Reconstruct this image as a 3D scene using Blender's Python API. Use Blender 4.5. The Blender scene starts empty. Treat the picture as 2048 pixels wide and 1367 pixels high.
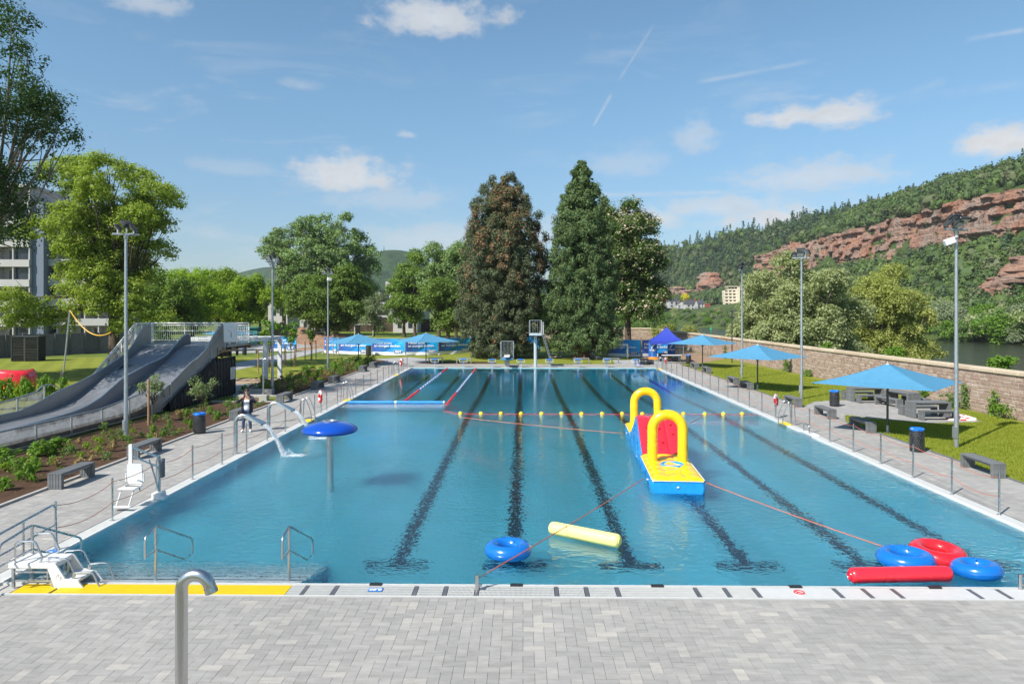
import bpy, math, random
import numpy as np
from mathutils import Vector, Matrix, noise as mnoise

SC = bpy.context.scene
COL = SC.collection
rnd = random.Random(7)
R = math.radians

# ------------------------------------------------------------------ camera
F_PX, CAM_H, CAM_Y, YAW, HORIZON = 1460.6, 5.035, -13.4, R(0.86), 619.0
cam_data = bpy.data.cameras.new('camera')
cam = bpy.data.objects.new('camera', cam_data)
COL.objects.link(cam)
cam.location = (0, CAM_Y, CAM_H)
cam.rotation_euler = (R(90), 0, YAW)
cam_data.sensor_width = 36.0
cam_data.lens = 36.0 * F_PX / 2048.0
cam_data.shift_y = -(683.5 - HORIZON) / 2048.0
cam_data.clip_start = 0.1
cam_data.clip_end = 9000
SC.camera = cam

# ------------------------------------------------------------------ light
SUN_EL, SUN_AZ = R(45), R(225)            # azimuth clockwise from +Y
SUN_STRENGTH, SKY_STRENGTH, EXPOSURE = 5.0, 0.10, 0.5
sd = Vector((math.sin(SUN_AZ) * math.cos(SUN_EL), math.cos(SUN_AZ) * math.cos(SUN_EL), math.sin(SUN_EL)))
sun_data = bpy.data.lights.new('sun', 'SUN')
sun_data.energy = SUN_STRENGTH
sun_data.angle = R(0.5)
sun_data.color = (1.0, 0.95, 0.87)
sun = bpy.data.objects.new('sun', sun_data)
COL.objects.link(sun)
sun.rotation_euler = (-sd).to_track_quat('-Z', 'Y').to_euler()
sun.location = (-30, -30, 60)

world = bpy.data.worlds.new('World')
SC.world = world
world.use_nodes = True


class NT:
    """small helper to write node trees"""
    def __init__(self, tree):
        self.t = tree; self.n = tree.nodes; self.l = tree.links
    def new(self, typ, **kw):
        nd = self.n.new(typ)
        for k, v in kw.items():
            setattr(nd, k, v)
        return nd
    def put(self, sock, v):
        if isinstance(v, bpy.types.NodeSocket):
            self.l.new(v, sock)
        elif v is not None:
            if isinstance(v, (tuple, list)) and sock.type == 'RGBA' and len(v) == 3:
                v = (*v, 1)
            sock.default_value = v
    def math(self, op, a, b=None, c=None, clamp=False):
        nd = self.new('ShaderNodeMath', operation=op); nd.use_clamp = clamp
        self.put(nd.inputs[0], a); self.put(nd.inputs[1], b)
        if c is not None: self.put(nd.inputs[2], c)
        return nd.outputs[0]
    def noise(self, vec, scale, detail=4, rough=0.55, dist=0.0):
        nd = self.new('ShaderNodeTexNoise')
        self.put(nd.inputs['Vector'], vec)
        nd.inputs['Scale'].default_value = scale; nd.inputs['Detail'].default_value = detail
        nd.inputs['Roughness'].default_value = rough; nd.inputs['Distortion'].default_value = dist
        return nd.outputs['Fac']
    def ramp(self, fac, stops):
        nd = self.new('ShaderNodeValToRGB'); cr = nd.color_ramp
        while len(cr.elements) < len(stops): cr.elements.new(0.5)
        for e, (p, c) in zip(cr.elements, stops):
            e.position = p; e.color = (*c, 1) if len(c) == 3 else c
        self.put(nd.inputs[0], fac)
        return nd.outputs[0]
    def mix(self, fac, a, b, blend='MIX'):
        nd = self.new('ShaderNodeMix', data_type='RGBA', blend_type=blend)
        self.put(nd.inputs[0], fac); self.put(nd.inputs[6], a); self.put(nd.inputs[7], b)
        return nd.outputs[2]
    def rng(self, v, a, b, c=0.0, d=1.0, smooth=False):
        nd = self.new('ShaderNodeMapRange'); nd.clamp = True
        if smooth: nd.interpolation_type = 'SMOOTHSTEP'
        self.put(nd.inputs[0], v)
        for i, q in enumerate((a, b, c, d)): self.put(nd.inputs[i + 1], q)
        return nd.outputs[0]
    def scalevec(self, vec, s, rot=(0, 0, 0)):
        nd = self.new('ShaderNodeMapping'); self.put(nd.inputs[0], vec)
        nd.inputs['Scale'].default_value = s; nd.inputs['Rotation'].default_value = rot
        return nd.outputs[0]


def build_world():
    w = NT(world.node_tree); w.n.clear()
    sky = w.new('ShaderNodeTexSky', sky_type='NISHITA')
    sky.sun_disc = False
    sky.sun_elevation = SUN_EL; sky.sun_rotation = SUN_AZ
    sky.altitude = 150; sky.air_density = 1.0; sky.dust_density = SKY_DUST; sky.ozone_density = 1.6
    tc = w.new('ShaderNodeTexCoord').outputs['Generated']
    sp = w.new('ShaderNodeSeparateXYZ'); w.put(sp.inputs[0], tc)
    az = w.math('ARCTAN2', sp.outputs[0], sp.outputs[1])
    el = w.math('ARCSINE', sp.outputs[2])
    cb = w.new('ShaderNodeCombineXYZ'); w.put(cb.inputs[0], az); w.put(cb.inputs[1], el)
    ae = cb.outputs[0]
    warp = w.new('ShaderNodeTexNoise'); w.put(warp.inputs['Vector'], ae)
    warp.inputs['Scale'].default_value = 11; warp.inputs['Detail'].default_value = 6
    n_big = w.noise(ae, 14, 9, 0.6)
    n_fine = w.noise(w.scalevec(ae, (1, 1.7, 1)), 30, 8, 0.62)
    total = None
    def angles(px, py):
        u, v = (px - 1024) / F_PX, (HORIZON - py) / F_PX
        return math.atan2(u, 1.0) - YAW, math.atan2(v, math.hypot(1.0, u))
    # cumulus puffs: centre px, half width, half height, softness, density
    for (px, py, rx, ry, dens) in CLOUDS:
        a0, e0 = angles(px, py)
        dx = w.math('DIVIDE', w.math('SUBTRACT', az, a0), rx / F_PX)
        dy0 = w.math('SUBTRACT', el, e0)
        dy = w.math('DIVIDE', dy0, ry / F_PX)
        low = w.math('MULTIPLY', w.math('MINIMUM', dy, 0.0), 1.5)      # flatter base than top
        dy = w.math('ADD', w.math('MAXIMUM', dy, 0.0), low)
        d2 = w.math('ADD', w.math('MULTIPLY', dx, dx), w.math('MULTIPLY', dy, dy))
        d = w.math('SQRT', d2)
        d = w.math('ADD', d, w.math('MULTIPLY', w.math('SUBTRACT', n_fine, 0.5), 2.0))
        d = w.math('ADD', d, w.math('MULTIPLY', w.math('SUBTRACT', n_big, 0.5), 1.2))
        m = w.rng(d, 1.12, 0.2, 0.0, dens, True)
        total = m if total is None else w.math('MAXIMUM', total, m)
    # thin streaky cirrus, the same all the way round the sky
    st = w.scalevec(ae, (2.2, 9.0, 1), (0, 0, R(9)))
    cir = w.noise(st, 2.3, 9, 0.62, 0.6)
    cir2 = w.noise(ae, 3.0, 3, 0.5)
    cirm = w.math('MULTIPLY', w.rng(cir, 0.52, 0.80), w.rng(cir2, 0.42, 0.62))
    band = w.math('MULTIPLY', w.rng(el, 0.02, 0.10), w.rng(el, 0.55, 0.16))
    cirm = w.math('MULTIPLY', cirm, w.math('ADD', w.math('MULTIPLY', band, 0.62), 0.05))
    total = w.math('MAXIMUM', total, cirm)
    # contrails
    for (x0, y0, x1, y1, wd, dens) in TRAILS:
        a0, e0 = angles(x0, y0); a1, e1 = angles(x1, y1)
        L = math.hypot(a1 - a0, e1 - e0); ux, uy = (a1 - a0) / L, (e1 - e0) / L
        da = w.math('SUBTRACT', az, a0); de = w.math('SUBTRACT', el, e0)
        t = w.math('DIVIDE', w.math('ADD', w.math('MULTIPLY', da, ux), w.math('MULTIPLY', de, uy)), L)
        s = w.math('ABSOLUTE', w.math('SUBTRACT', w.math('MULTIPLY', da, uy), w.math('MULTIPLY', de, ux)))
        s = w.math('ADD', s, w.math('MULTIPLY', w.math('SUBTRACT', n_fine, 0.5), wd * 1.4 / F_PX))
        m = w.rng(s, wd / F_PX, 0.0, 0.0, dens, True)
        m = w.math('MULTIPLY', m, w.math('MULTIPLY', w.rng(t, 0.0, 0.12), w.rng(t, 1.0, 0.85)))
        m = w.math('MULTIPLY', m, w.rng(n_big, 0.33, 0.6))
        total = w.math('MAXIMUM', total, m)
    shade = w.rng(n_fine, 0.3, 0.7, 0.86, 1.05)
    ccol = w.mix(1.0, CLOUD_RGB, shade, 'MULTIPLY')
    skyc = w.mix(1.0, sky.outputs[0], w.mix(w.rng(el, 0.0, 0.34, 0, 1, True), SKY_LOW, SKY_TINT), 'MULTIPLY')
    col = w.mix(total, skyc, ccol)
    bg = w.new('ShaderNodeBackground'); w.put(bg.inputs[0], col); bg.inputs[1].default_value = SKY_STRENGTH
    out = w.new('ShaderNodeOutputWorld'); w.l.new(bg.outputs[0], out.inputs[0])


SKY_DUST = 0.6
SKY_TINT, SKY_LOW = (0.86, 1.07, 1.08), (0.66, 0.74, 0.84)
CLOUD_RGB = (5.6, 5.65, 5.75)
CLOUDS = [(870, 40, 150, 50, 0.75), (295, 8, 75, 30, 0.5), (690, 355, 125, 55, 0.85), (1570, 238, 75, 26, 0.85), (1690, 232, 75, 34, 0.85),
          (2015, 285, 90, 36, 0.95), (1395, 275, 55, 50, 0.42), (1290, 440, 80, 34, 0.75), (1560, 440, 140, 36, 0.9), (1640, 355, 170, 42, 0.6),
          (815, 270, 26, 10, 0.4), (600, 172, 45, 16, 0.25), (1450, 415, 160, 32, 0.6), (860, 480, 170, 46, 0.45), (780, 400, 150, 40, .35), (1250, 330, 110, 40, .3), (1090, 470, 60, 40, 0.4), (470, 338, 100, 22, 0.22)]
TRAILS = [(1185, 255, 1225, 185, 5, 0.34), (1235, 165, 1310, 45, 5, 0.25), (1390, 165, 1640, 118, 7, 0.28), (1100, 390, 1760, 370, 8, 0.4),
          (1930, 80, 2060, 58, 7, 0.45), (1740, 210, 1900, 160, 10, 0.25), (1760, 205, 2060, 165, 12, 0.16)]
build_world()
SC.view_settings.view_transform = 'Standard'
SC.view_settings.look = 'None'
SC.view_settings.exposure = EXPOSURE
SC.view_settings.gamma = 1.0
SC.view_settings.use_curve_mapping = False
SC.cycles.use_denoising = True
SC.cycles.max_bounces = 8
SC.cycles.transparent_max_bounces = 12
SC.cycles.sample_clamp_indirect = 6.0


# ------------------------------------------------------------------ helpers
def G(px, py, z=0.0):
    """the point at height z that the photograph shows at pixel (px, py)"""
    u, v = (px - 1024) / F_PX, (HORIZON - py) / F_PX
    t = (z - CAM_H) / v
    return Vector((t * (u * math.cos(YAW) - math.sin(YAW)), CAM_Y + t * (u * math.sin(YAW) + math.cos(YAW)), z))


def AT(px, py, depth):
    u, v = (px - 1024) / F_PX, (HORIZON - py) / F_PX
    return Vector((depth * (u * math.cos(YAW) - math.sin(YAW)), CAM_Y + depth * (u * math.sin(YAW) + math.cos(YAW)), CAM_H + depth * v))


def tag(o, label=None, cat=None, group=None, kind=None):
    if label: o['label'] = label
    if cat: o['category'] = cat
    if group: o['group'] = group
    if kind: o['kind'] = kind
    return o


def thing(name, label, cat, loc=(0, 0, 0), rz=0.0, group=None):
    o = bpy.data.objects.new(name, None)
    o.empty_display_size = 0.2
    COL.objects.link(o)
    o.location = loc; o.rotation_euler = (0, 0, rz)
    return tag(o, label, cat, group)


def link(name, me, parent=None, loc=None, rz=None, kind=None):
    o = bpy.data.objects.new(name, me)
    COL.objects.link(o)
    if parent: o.parent = parent
    if loc is not None: o.location = loc
    if rz is not None: o.rotation_euler = (0, 0, rz)
    if kind: o['kind'] = kind
    return o


KIDS = {}
def copy_tree(o, loc=None, rz=None, label=None, group=None, parent=None):
    c = o.copy(); COL.objects.link(c)
    if parent: c.parent = parent
    for ch in list(o.children):
        copy_tree(ch, parent=c)
    if loc is not None: c.location = loc
    if rz is not None: c.rotation_euler = (0, 0, rz)
    if label: c['label'] = label
    if group: c['group'] = group
    return c


ORD = ['first', 'second', 'third', 'fourth', 'fifth', 'sixth', 'seventh', 'eighth', 'ninth', 'tenth', 'eleventh', 'twelfth', 'thirteenth',
       'fourteenth', 'fifteenth', 'sixteenth', 'seventeenth', 'eighteenth', 'nineteenth', 'twentieth', 'twenty-first', 'twenty-second',
       'twenty-third', 'twenty-fourth', 'twenty-fifth', 'twenty-sixth']


class MB:
    """collects shapes and links them as ONE mesh object"""
    def __init__(self):
        self.v = []; self.f = []; self.m = []; self.cur = 0
    def add(self, vs, fs):
        b = len(self.v); self.v += [tuple(p) for p in vs]
        for q in fs:
            self.f.append([i + b for i in q]); self.m.append(self.cur)
        return self
    def box(self, c, s, rz=0.0, rx=0.0, ry=0.0):
        hx, hy, hz = s[0] / 2, s[1] / 2, s[2] / 2
        M = Matrix.Rotation(rz, 3, 'Z') @ Matrix.Rotation(ry, 3, 'Y') @ Matrix.Rotation(rx, 3, 'X')
        vs = [Vector(c) + M @ Vector((x, y, z)) for z in (-hz, hz) for y in (-hy, hy) for x in (-hx, hx)]
        return self.add(vs, [(0, 2, 3, 1), (4, 5, 7, 6), (0, 1, 5, 4), (2, 6, 7, 3), (0, 4, 6, 2), (1, 3, 7, 5)])
    def cbox(self, c, s, b=0.01, rz=0.0):
        """box with chamfered vertical and top edges"""
        hx, hy, hz = s[0] / 2, s[1] / 2, s[2] / 2
        M = Matrix.Rotation(rz, 3, 'Z')
        def ring(x, y, z, k):
            return [(x - k, y, z), (x, y - k, z), (x, -y + k, z), (x - k, -y, z), (-x + k, -y, z), (-x, -y + k, z), (-x, y - k, z), (-x + k, y, z)]
        rs = [ring(hx - b, hy - b, -hz, b * .5), ring(hx, hy, -hz + b, b), ring(hx, hy, hz - b, b), ring(hx - b, hy - b, hz, b * .5)]
        vs = [Vector(c) + M @ Vector(p) for rr in rs for p in rr]
        fs = []
        for k in range(3):
            for i in range(8):
                j = (i + 1) % 8
                fs.append((k * 8 + j, k * 8 + i, (k + 1) * 8 + i, (k + 1) * 8 + j))
        fs.append(tuple(range(8))); fs.append(tuple(range(31, 23, -1)))
        return self.add(vs, fs)
    def bar(self, p0, p1, w, h=None, up=(0, 0, 1)):
        h = w if h is None else h
        p0, p1 = Vector(p0), Vector(p1)
        d = (p1 - p0).normalized(); up = Vector(up)
        if abs(d.dot(up)) > 0.98: up = Vector((0, 1, 0))
        s = d.cross(up).normalized(); u = s.cross(d)
        vs = [p + s * a * w / 2 + u * b * h / 2 for p in (p0, p1) for a, b in ((-1, -1), (1, -1), (1, 1), (-1, 1))]
        return self.add(vs, [(0, 1, 2, 3), (7, 6, 5, 4), (0, 4, 5, 1), (1, 5, 6, 2), (2, 6, 7, 3), (3, 7, 4, 0)])
    def tube(self, pts, r, n=8, closed=False, cap=True, flat=None):
        pts = [Vector(p) for p in pts]; N = len(pts)
        rr = r if isinstance(r, (list, tuple)) else [r] * N
        tan = []
        for i in range(N):
            a = pts[(i - 1) % N] if (closed or i > 0) else pts[i]
            b = pts[(i + 1) % N] if (closed or i < N - 1) else pts[i]
            t = (b - a); tan.append(t.normalized() if t.length > 1e-9 else Vector((0, 0, 1)))
        ref = Vector((0, 0, 1)) if abs(tan[0].z) < 0.9 else Vector((1, 0, 0))
        s = tan[0].cross(ref).normalized(); base = len(self.v); vs = []
        for i in range(N):
            s = (s - tan[i] * s.dot(tan[i])); s = s.normalized() if s.length > 1e-6 else tan[i].orthogonal().normalized()
            u = tan[i].cross(s)
            for k in range(n):
                a = 2 * math.pi * k / n
                vs.append(pts[i] + (s * math.cos(a) + u * math.sin(a) * (flat or 1.0)) * rr[i])
        fs = []
        for i in range(N if closed else N - 1):
            j = (i + 1) % N
            for k in range(n):
                k2 = (k + 1) % n
                fs.append((i * n + k, i * n + k2, j * n + k2, j * n + k))
        if cap and not closed:
            fs.append(tuple(range(n - 1, -1, -1))); fs.append(tuple(range((N - 1) * n, N * n)))
        return self.add(vs, fs)
    def lathe(self, prof, n=24, c=(0, 0, 0)):
        vs = []; fs = []
        for (r, z) in prof:
            for k in range(n):
                a = 2 * math.pi * k / n
                vs.append((c[0] + r * math.cos(a), c[1] + r * math.sin(a), c[2] + z))
        for i in range(len(prof) - 1):
            for k in range(n):
                k2 = (k + 1) % n
                fs.append((i * n + k, i * n + k2, (i + 1) * n + k2, (i + 1) * n + k))
        if prof[0][0] > 1e-4: fs.append(tuple(range(n - 1, -1, -1)))
        if prof[-1][0] > 1e-4: fs.append(tuple(range((len(prof) - 1) * n, len(prof) * n)))
        return self.add(vs, fs)
    def prism(self, poly, z0, z1):
        n = len(poly)
        ar = sum(poly[i][0] * poly[(i + 1) % n][1] - poly[(i + 1) % n][0] * poly[i][1] for i in range(n))
        if ar < 0: poly = poly[::-1]
        vs = [(x, y, z0) for x, y in poly] + [(x, y, z1) for x, y in poly]
        fs = [tuple(range(n - 1, -1, -1)), tuple(range(n, 2 * n))]
        fs += [(i, (i + 1) % n, n + (i + 1) % n, n + i) for i in range(n)]
        return self.add(vs, fs)
    def sheet(self, poly, z):
        n = len(poly)
        ar = sum(poly[i][0] * poly[(i + 1) % n][1] - poly[(i + 1) % n][0] * poly[i][1] for i in range(n))
        if ar < 0: poly = poly[::-1]
        return self.add([(x, y, z) for x, y in poly], [tuple(range(n))])
    def ball(self, c, r, n=12, m=8, sz=1.0):
        prof = [(r * math.sin(math.pi * i / m) + (1e-5 if i in (0, m) else 0), -r * sz * math.cos(math.pi * i / m)) for i in range(m + 1)]
        return self.lathe(prof, n, c)
    def torus(self, c, R_, r, n=28, m=12, axis='Z', flat=1.0):
        pts = []
        for i in range(n):
            a = 2 * math.pi * i / n
            p = {'Z': (R_ * math.cos(a), R_ * math.sin(a), 0), 'Y': (R_ * math.cos(a), 0, R_ * math.sin(a)), 'X': (0, R_ * math.cos(a), R_ * math.sin(a))}[axis]
            pts.append((c[0] + p[0], c[1] + p[1], c[2] + p[2]))
        return self.tube(pts, r, m, closed=True)
    def mesh(self, name, mats, smooth=True, angle=40):
        me = bpy.data.meshes.new(name)
        me.from_pydata(self.v, [], self.f)
        for m in (mats if isinstance(mats, (list, tuple)) else [mats]): me.materials.append(m)
        if self.m and max(self.m): me.polygons.foreach_set('material_index', self.m)
        me.polygons.foreach_set('use_smooth', [bool(smooth)] * len(me.polygons))
        me.update()
        if smooth: me.set_sharp_from_angle(angle=R(angle))
        return me
    def build(self, name, mats, parent=None, loc=None, rz=None, kind=None, smooth=True, angle=40):
        return link(name, self.mesh(name, mats, smooth, angle), parent, loc, rz, kind)


def arc(c, r, a0, a1, n, plane='xz'):
    out = []
    for i in range(n + 1):
        a = R(a0 + (a1 - a0) * i / n)
        p = {'xz': (r * math.cos(a), 0, r * math.sin(a)), 'yz': (0, r * math.cos(a), r * math.sin(a)), 'xy': (r * math.cos(a), r * math.sin(a), 0)}[plane]
        out.append((c[0] + p[0], c[1] + p[1], c[2] + p[2]))
    return out


def fillet(pts, r, n=5):
    """round the inner corners of a polyline"""
    pts = [Vector(p) for p in pts]; out = [pts[0]]
    for i in range(1, len(pts) - 1):
        a, b, c = pts[i - 1], pts[i], pts[i + 1]
        rr = min(r, (a - b).length * .49, (c - b).length * .49)
        p, q = b + (a - b).normalized() * rr, b + (c - b).normalized() * rr
        for k in range(n + 1):
            t = k / n
            out.append(p * (1 - t) ** 2 + b * 2 * t * (1 - t) + q * t * t)
    out.append(pts[-1])
    return out


def quads_mesh(name, V, mats, k=4, smooth=False):
    """V: (n, k, 3) array of separate faces"""
    n = len(V)
    me = bpy.data.meshes.new(name)
    me.vertices.add(n * k); me.vertices.foreach_set('co', np.ascontiguousarray(V, dtype=np.float32).ravel())
    me.loops.add(n * k); me.loops.foreach_set('vertex_index', np.arange(n * k, dtype=np.int32))
    me.polygons.add(n); me.polygons.foreach_set('loop_start', np.arange(0, n * k, k, dtype=np.int32))
    for m in (mats if isinstance(mats, (list, tuple)) else [mats]): me.materials.append(m)
    me.update(calc_edges=True)
    return me
# ------------------------------------------------------------------ materials
MATS = {}


def nodes_of(name):
    m = bpy.data.materials.new(name); m.use_nodes = True
    t = NT(m.node_tree); t.n.clear()
    out = t.new('ShaderNodeOutputMaterial')
    return m, t, out


def mat(name, col, rough=0.5, metal=0.0, var=0.12, vscale=6.0, bump=0.0, bscale=60.0, coat=0.0, spec=0.5, island=0.0, coord='Object', transl=0.0, aniso=(1, 1, 1)):
    if name in MATS: return MATS[name]
    m, t, out = nodes_of(name)
    tc = t.new('ShaderNodeTexCoord').outputs[coord]
    tc = t.scalevec(tc, aniso)
    n = t.noise(tc, vscale, 5, 0.6)
    f = t.rng(n, 0.3, 0.7, 1 - var, 1 + var)
    if island:
        g = t.new('ShaderNodeNewGeometry').outputs['Random Per Island']
        oi = t.new('ShaderNodeObjectInfo').outputs['Random']
        q = t.math('FRACT', t.math('ADD', g, oi))
        f = t.math('MULTIPLY', f, t.rng(q, 0, 1, 1 - island, 1 + island))
    c = t.mix(1.0, col, f, 'MULTIPLY')
    p = t.new('ShaderNodeBsdfPrincipled')
    t.put(p.inputs['Base Color'], c)
    t.put(p.inputs['Roughness'], t.rng(n, 0.3, 0.7, max(0.02, rough * 0.85), min(1, rough * 1.15)))
    p.inputs['Metallic'].default_value = metal
    p.inputs['Specular IOR Level'].default_value = spec
    p.inputs['Coat Weight'].default_value = coat
    p.inputs['Coat Roughness'].default_value = 0.08
    if bump:
        b = t.new('ShaderNodeBump'); b.inputs['Strength'].default_value = bump; b.inputs['Distance'].default_value = 0.01
        t.put(b.inputs['Height'], t.noise(tc, bscale, 4, 0.6)); t.l.new(b.outputs[0], p.inputs['Normal'])
    sh = p.outputs[0]
    if transl:
        tr = t.new('ShaderNodeBsdfTranslucent'); t.put(tr.inputs[0], c)
        mx = t.new('ShaderNodeMixShader'); mx.inputs[0].default_value = transl
        t.l.new(sh, mx.inputs[1]); t.l.new(tr.outputs[0], mx.inputs[2]); sh = mx.outputs[0]
    t.l.new(sh, out.inputs[0])
    MATS[name] = m
    return m


def leaf_mat(name, col, col2, transl=0.35, vscale=0.35, rough=0.55):
    if name in MATS: return MATS[name]
    m, t, out = nodes_of(name)
    ge = t.new('ShaderNodeNewGeometry')
    tc = t.new('ShaderNodeTexCoord').outputs['Object']
    n = t.noise(tc, vscale, 3, 0.6)
    q = t.math('ADD', t.math('MULTIPLY', ge.outputs['Random Per Island'], 0.6), t.math('MULTIPLY', t.rng(n, 0.3, 0.7), 0.4))
    oi = t.new('ShaderNodeObjectInfo').outputs['Random']
    c = t.mix(q, col, col2)
    c = t.mix(1.0, c, t.rng(oi, 0, 1, 1.2, 1.5), 'MULTIPLY')
    p = t.new('ShaderNodeBsdfPrincipled'); t.put(p.inputs['Base Color'], c)
    p.inputs['Roughness'].default_value = rough; p.inputs['Specular IOR Level'].default_value = 0.3 if transl > .2 else 0.08
    tr = t.new('ShaderNodeBsdfTranslucent'); t.put(tr.inputs[0], t.mix(1.0, c, (1.15, 1.2, 0.6), 'MULTIPLY'))
    mx = t.new('ShaderNodeMixShader'); mx.inputs[0].default_value = min(.5, transl * 1.25)
    t.l.new(p.outputs[0], mx.inputs[1]); t.l.new(tr.outputs[0], mx.inputs[2]); t.l.new(mx.outputs[0], out.inputs[0])
    MATS[name] = m
    return m


platform_pale = mat('platform_pale', (0.40, 0.47, 0.50), 0.45, 0, 0.05)
steel = mat('brushed_steel', (0.58, 0.58, 0.575), 0.28, 1.0, 0.03, 3, aniso=(1, 1, .1))
steel_dull = mat('galvanised_steel', (0.42, 0.45, 0.47), 0.42, 0.75, 0.10, 12)
side_steel = mat('slide_side_steel', (0.34, 0.335, 0.325), 0.42, 0.5, 0.1, 2.0)
slide_steel = mat('slide_steel', (0.195, 0.205, 0.225), 0.48, 0.35, 0.12, 3.0, aniso=(1, .25, 1))
white_plastic = mat('white_plastic', (0.68, 0.68, 0.67), 0.35, 0, 0.03)
white_paint = mat('white_paint', (0.66, 0.66, 0.65), 0.45, 0, 0.04)
edge_white = mat('pool_edge_white', (0.52, 0.52, 0.50), 0.5, 0, 0.06, 8)
dark_plate = mat('dark_steel_plate', (0.17, 0.17, 0.18), 0.45, 0.5, 0.2)
black_rubber = mat('black_rubber', (0.018, 0.018, 0.02), 0.55, 0, 0.2)
grate_grey = mat('grate_light_grey', (0.52, 0.52, 0.50), 0.5, 0, 0.05)
grate_white = mat('grate_white', (0.56, 0.56, 0.55), 0.45, 0, 0.04)
grate_yellow = mat('grate_yellow', (0.86, 0.60, 0.008), 0.5, 0, 0.05)
rope_orange = mat('orange_rope', (0.52, 0.13, 0.06), 0.7, 0, 0.2, 40)
rope_red = mat('red_rope', (0.55, 0.03, 0.04), 0.7, 0, 0.2, 40)
plank_grey = mat('grey_recycled_plank', (0.135, 0.142, 0.145), 0.7, 0, 0.18, 9, 0.25, 50, island=0.12)
canvas_blue = mat('sky_blue_canvas', (0.078, 0.27, 0.44), 0.75, 0, 0.05, 4, 0.1, 200, transl=0.12)
tent_blue = mat('royal_blue_canvas', (0.022, 0.045, 0.36), 0.65, 0, 0.08, 4, 0.1, 200)
umb_pole = mat('dark_grey_pole', (0.07, 0.07, 0.072), 0.45, 0.4, 0.1)
bin_black = mat('black_bin', (0.014, 0.015, 0.017), 0.4, 0, 0.2, coat=0.2)
bag_blue = mat('blue_bag', (0.01, 0.16, 0.62), 0.35, 0, 0.15, 20, 0.5, 40)
lamp_dark = mat('lamp_dark', (0.05, 0.053, 0.058), 0.45, 0.3, 0.1)
lamp_glass = mat('lamp_glass', (0.50, 0.52, 0.50), 0.15, 0, 0.04)
infl_yellow = mat('inflatable_yellow', (0.88, 0.56, 0.006), 0.28, 0, 0.05, 3, 0.25, 14, coat=0.4)
infl_red = mat('inflatable_red', (0.72, 0.022, 0.04), 0.28, 0, 0.05, 3, 0.25, 14, coat=0.4)
infl_blue = mat('inflatable_blue', (0.008, 0.26, 0.72), 0.28, 0, 0.05, 3, 0.25, 14, coat=0.4)
ring_blue = mat('ring_blue', (0.006, 0.145, 0.52), 0.25, 0, 0.06, 3, 0.15, 12, coat=0.5)
ring_red = mat('ring_red', (0.62, 0.014, 0.022), 0.25, 0, 0.06, 3, 0.15, 12, coat=0.5)
roll_yellow = mat('roll_pale_yellow', (0.88, 0.80, 0.27), 0.4, 0, 0.04, 3, 0.1, 12)
mush_blue = mat('mushroom_blue', (0.004, 0.062, 0.40), 0.16, 0, 0.06, 2, coat=0.6)
buoy_yellow = mat('buoy_yellow', (0.86, 0.58, 0.02), 0.35, 0, 0.05)
float_red = mat('float_red', (0.66, 0.02, 0.025), 0.4)
float_white = mat('float_white', (0.8, 0.8, 0.8), 0.4, 0, 0.04)
float_blue = mat('float_blue', (0.01, 0.12, 0.5), 0.4)
bark = mat('bark', (0.085, 0.062, 0.045), 0.9, 0, 0.35, 2.5, 0.8, 12)
bark_red = mat('bark_reddish', (0.12, 0.062, 0.04), 0.9, 0, 0.35, 2.5, 0.8, 12)
bark_pale = mat('bark_pale', (0.16, 0.14, 0.11), 0.9, 0, 0.35, 2.5, 0.8, 12)
timber = mat('timber_stake', (0.34, 0.20, 0.10), 0.75, 0, 0.2, 8)
concrete = mat('concrete_kerb', (0.40, 0.38, 0.35), 0.85, 0, 0.12, 6, 0.3, 60)
block_deck = mat('blue_block_top', (0.01, 0.16, 0.55), 0.5)
slat_dark = mat('anthracite_slat', (0.045, 0.047, 0.052), 0.45, 0.2, 0.15, island=0.45)
dark_void = mat('dark_interior', (0.012, 0.012, 0.013), 0.8)
skin = mat('skin', (0.50, 0.30, 0.21), 0.55, 0, 0.06)
navy = mat('navy_cloth', (0.014, 0.017, 0.035), 0.85, 0, 0.2, 12, 0.3, 60)
denim = mat('denim', (0.035, 0.065, 0.13), 0.85, 0, 0.25, 12, 0.3, 60)
shirt = mat('white_cloth', (0.74, 0.74, 0.77), 0.8, 0, 0.05, 9)
grey_stripe = mat('grey_cloth', (0.26, 0.26, 0.34), 0.8)
hair_m = mat('dark_hair', (0.040, 0.024, 0.015), 0.6)
lip_m = mat('lip', (0.40, 0.17, 0.13), 0.5)
building_white = mat('building_white', (0.43, 0.42, 0.41), 0.8, 0, 0.05, 0.6)
building_cream = mat('building_cream', (0.66, 0.58, 0.44), 0.8, 0, 0.05, 0.4)
building_blue = mat('building_slate_blue', (0.15, 0.18, 0.24), 0.7, 0, 0.06, 0.6)
window_dark = mat('window_glass_dark', (0.03, 0.036, 0.045), 0.12, 0, 0.3, 1.2)
roof_slate = mat('roof_slate', (0.055, 0.058, 0.068), 0.7, 0, 0.15, 2)
roof_red = mat('roof_red_tile', (0.28, 0.08, 0.05), 0.8, 0, 0.15, 2)
towel_white = mat('towel_white', (0.74, 0.70, 0.66), 0.9)
towel_red = mat('towel_red', (0.55, 0.05, 0.04), 0.9)
net_grey = mat('fence_wire', (0.30, 0.31, 0.31), 0.5, 0.6, 0.1)
teal_paint = mat('teal_paint', (0.02, 0.18, 0.17), 0.6)
yellow_hose = mat('yellow_hose', (0.75, 0.42, 0.02), 0.5)
lettering_white = mat('lettering_white', (0.82, 0.82, 0.82), 0.6, 0, 0.0)
navy_print = mat('navy_print', (0.03, 0.07, 0.26), 0.6, 0, 0.02)
orange_print = mat('orange_print', (0.80, 0.30, 0.02), 0.6, 0, 0.02)
blue_print = mat('blue_print', (0.02, 0.15, 0.50), 0.6, 0, 0.02)
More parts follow.
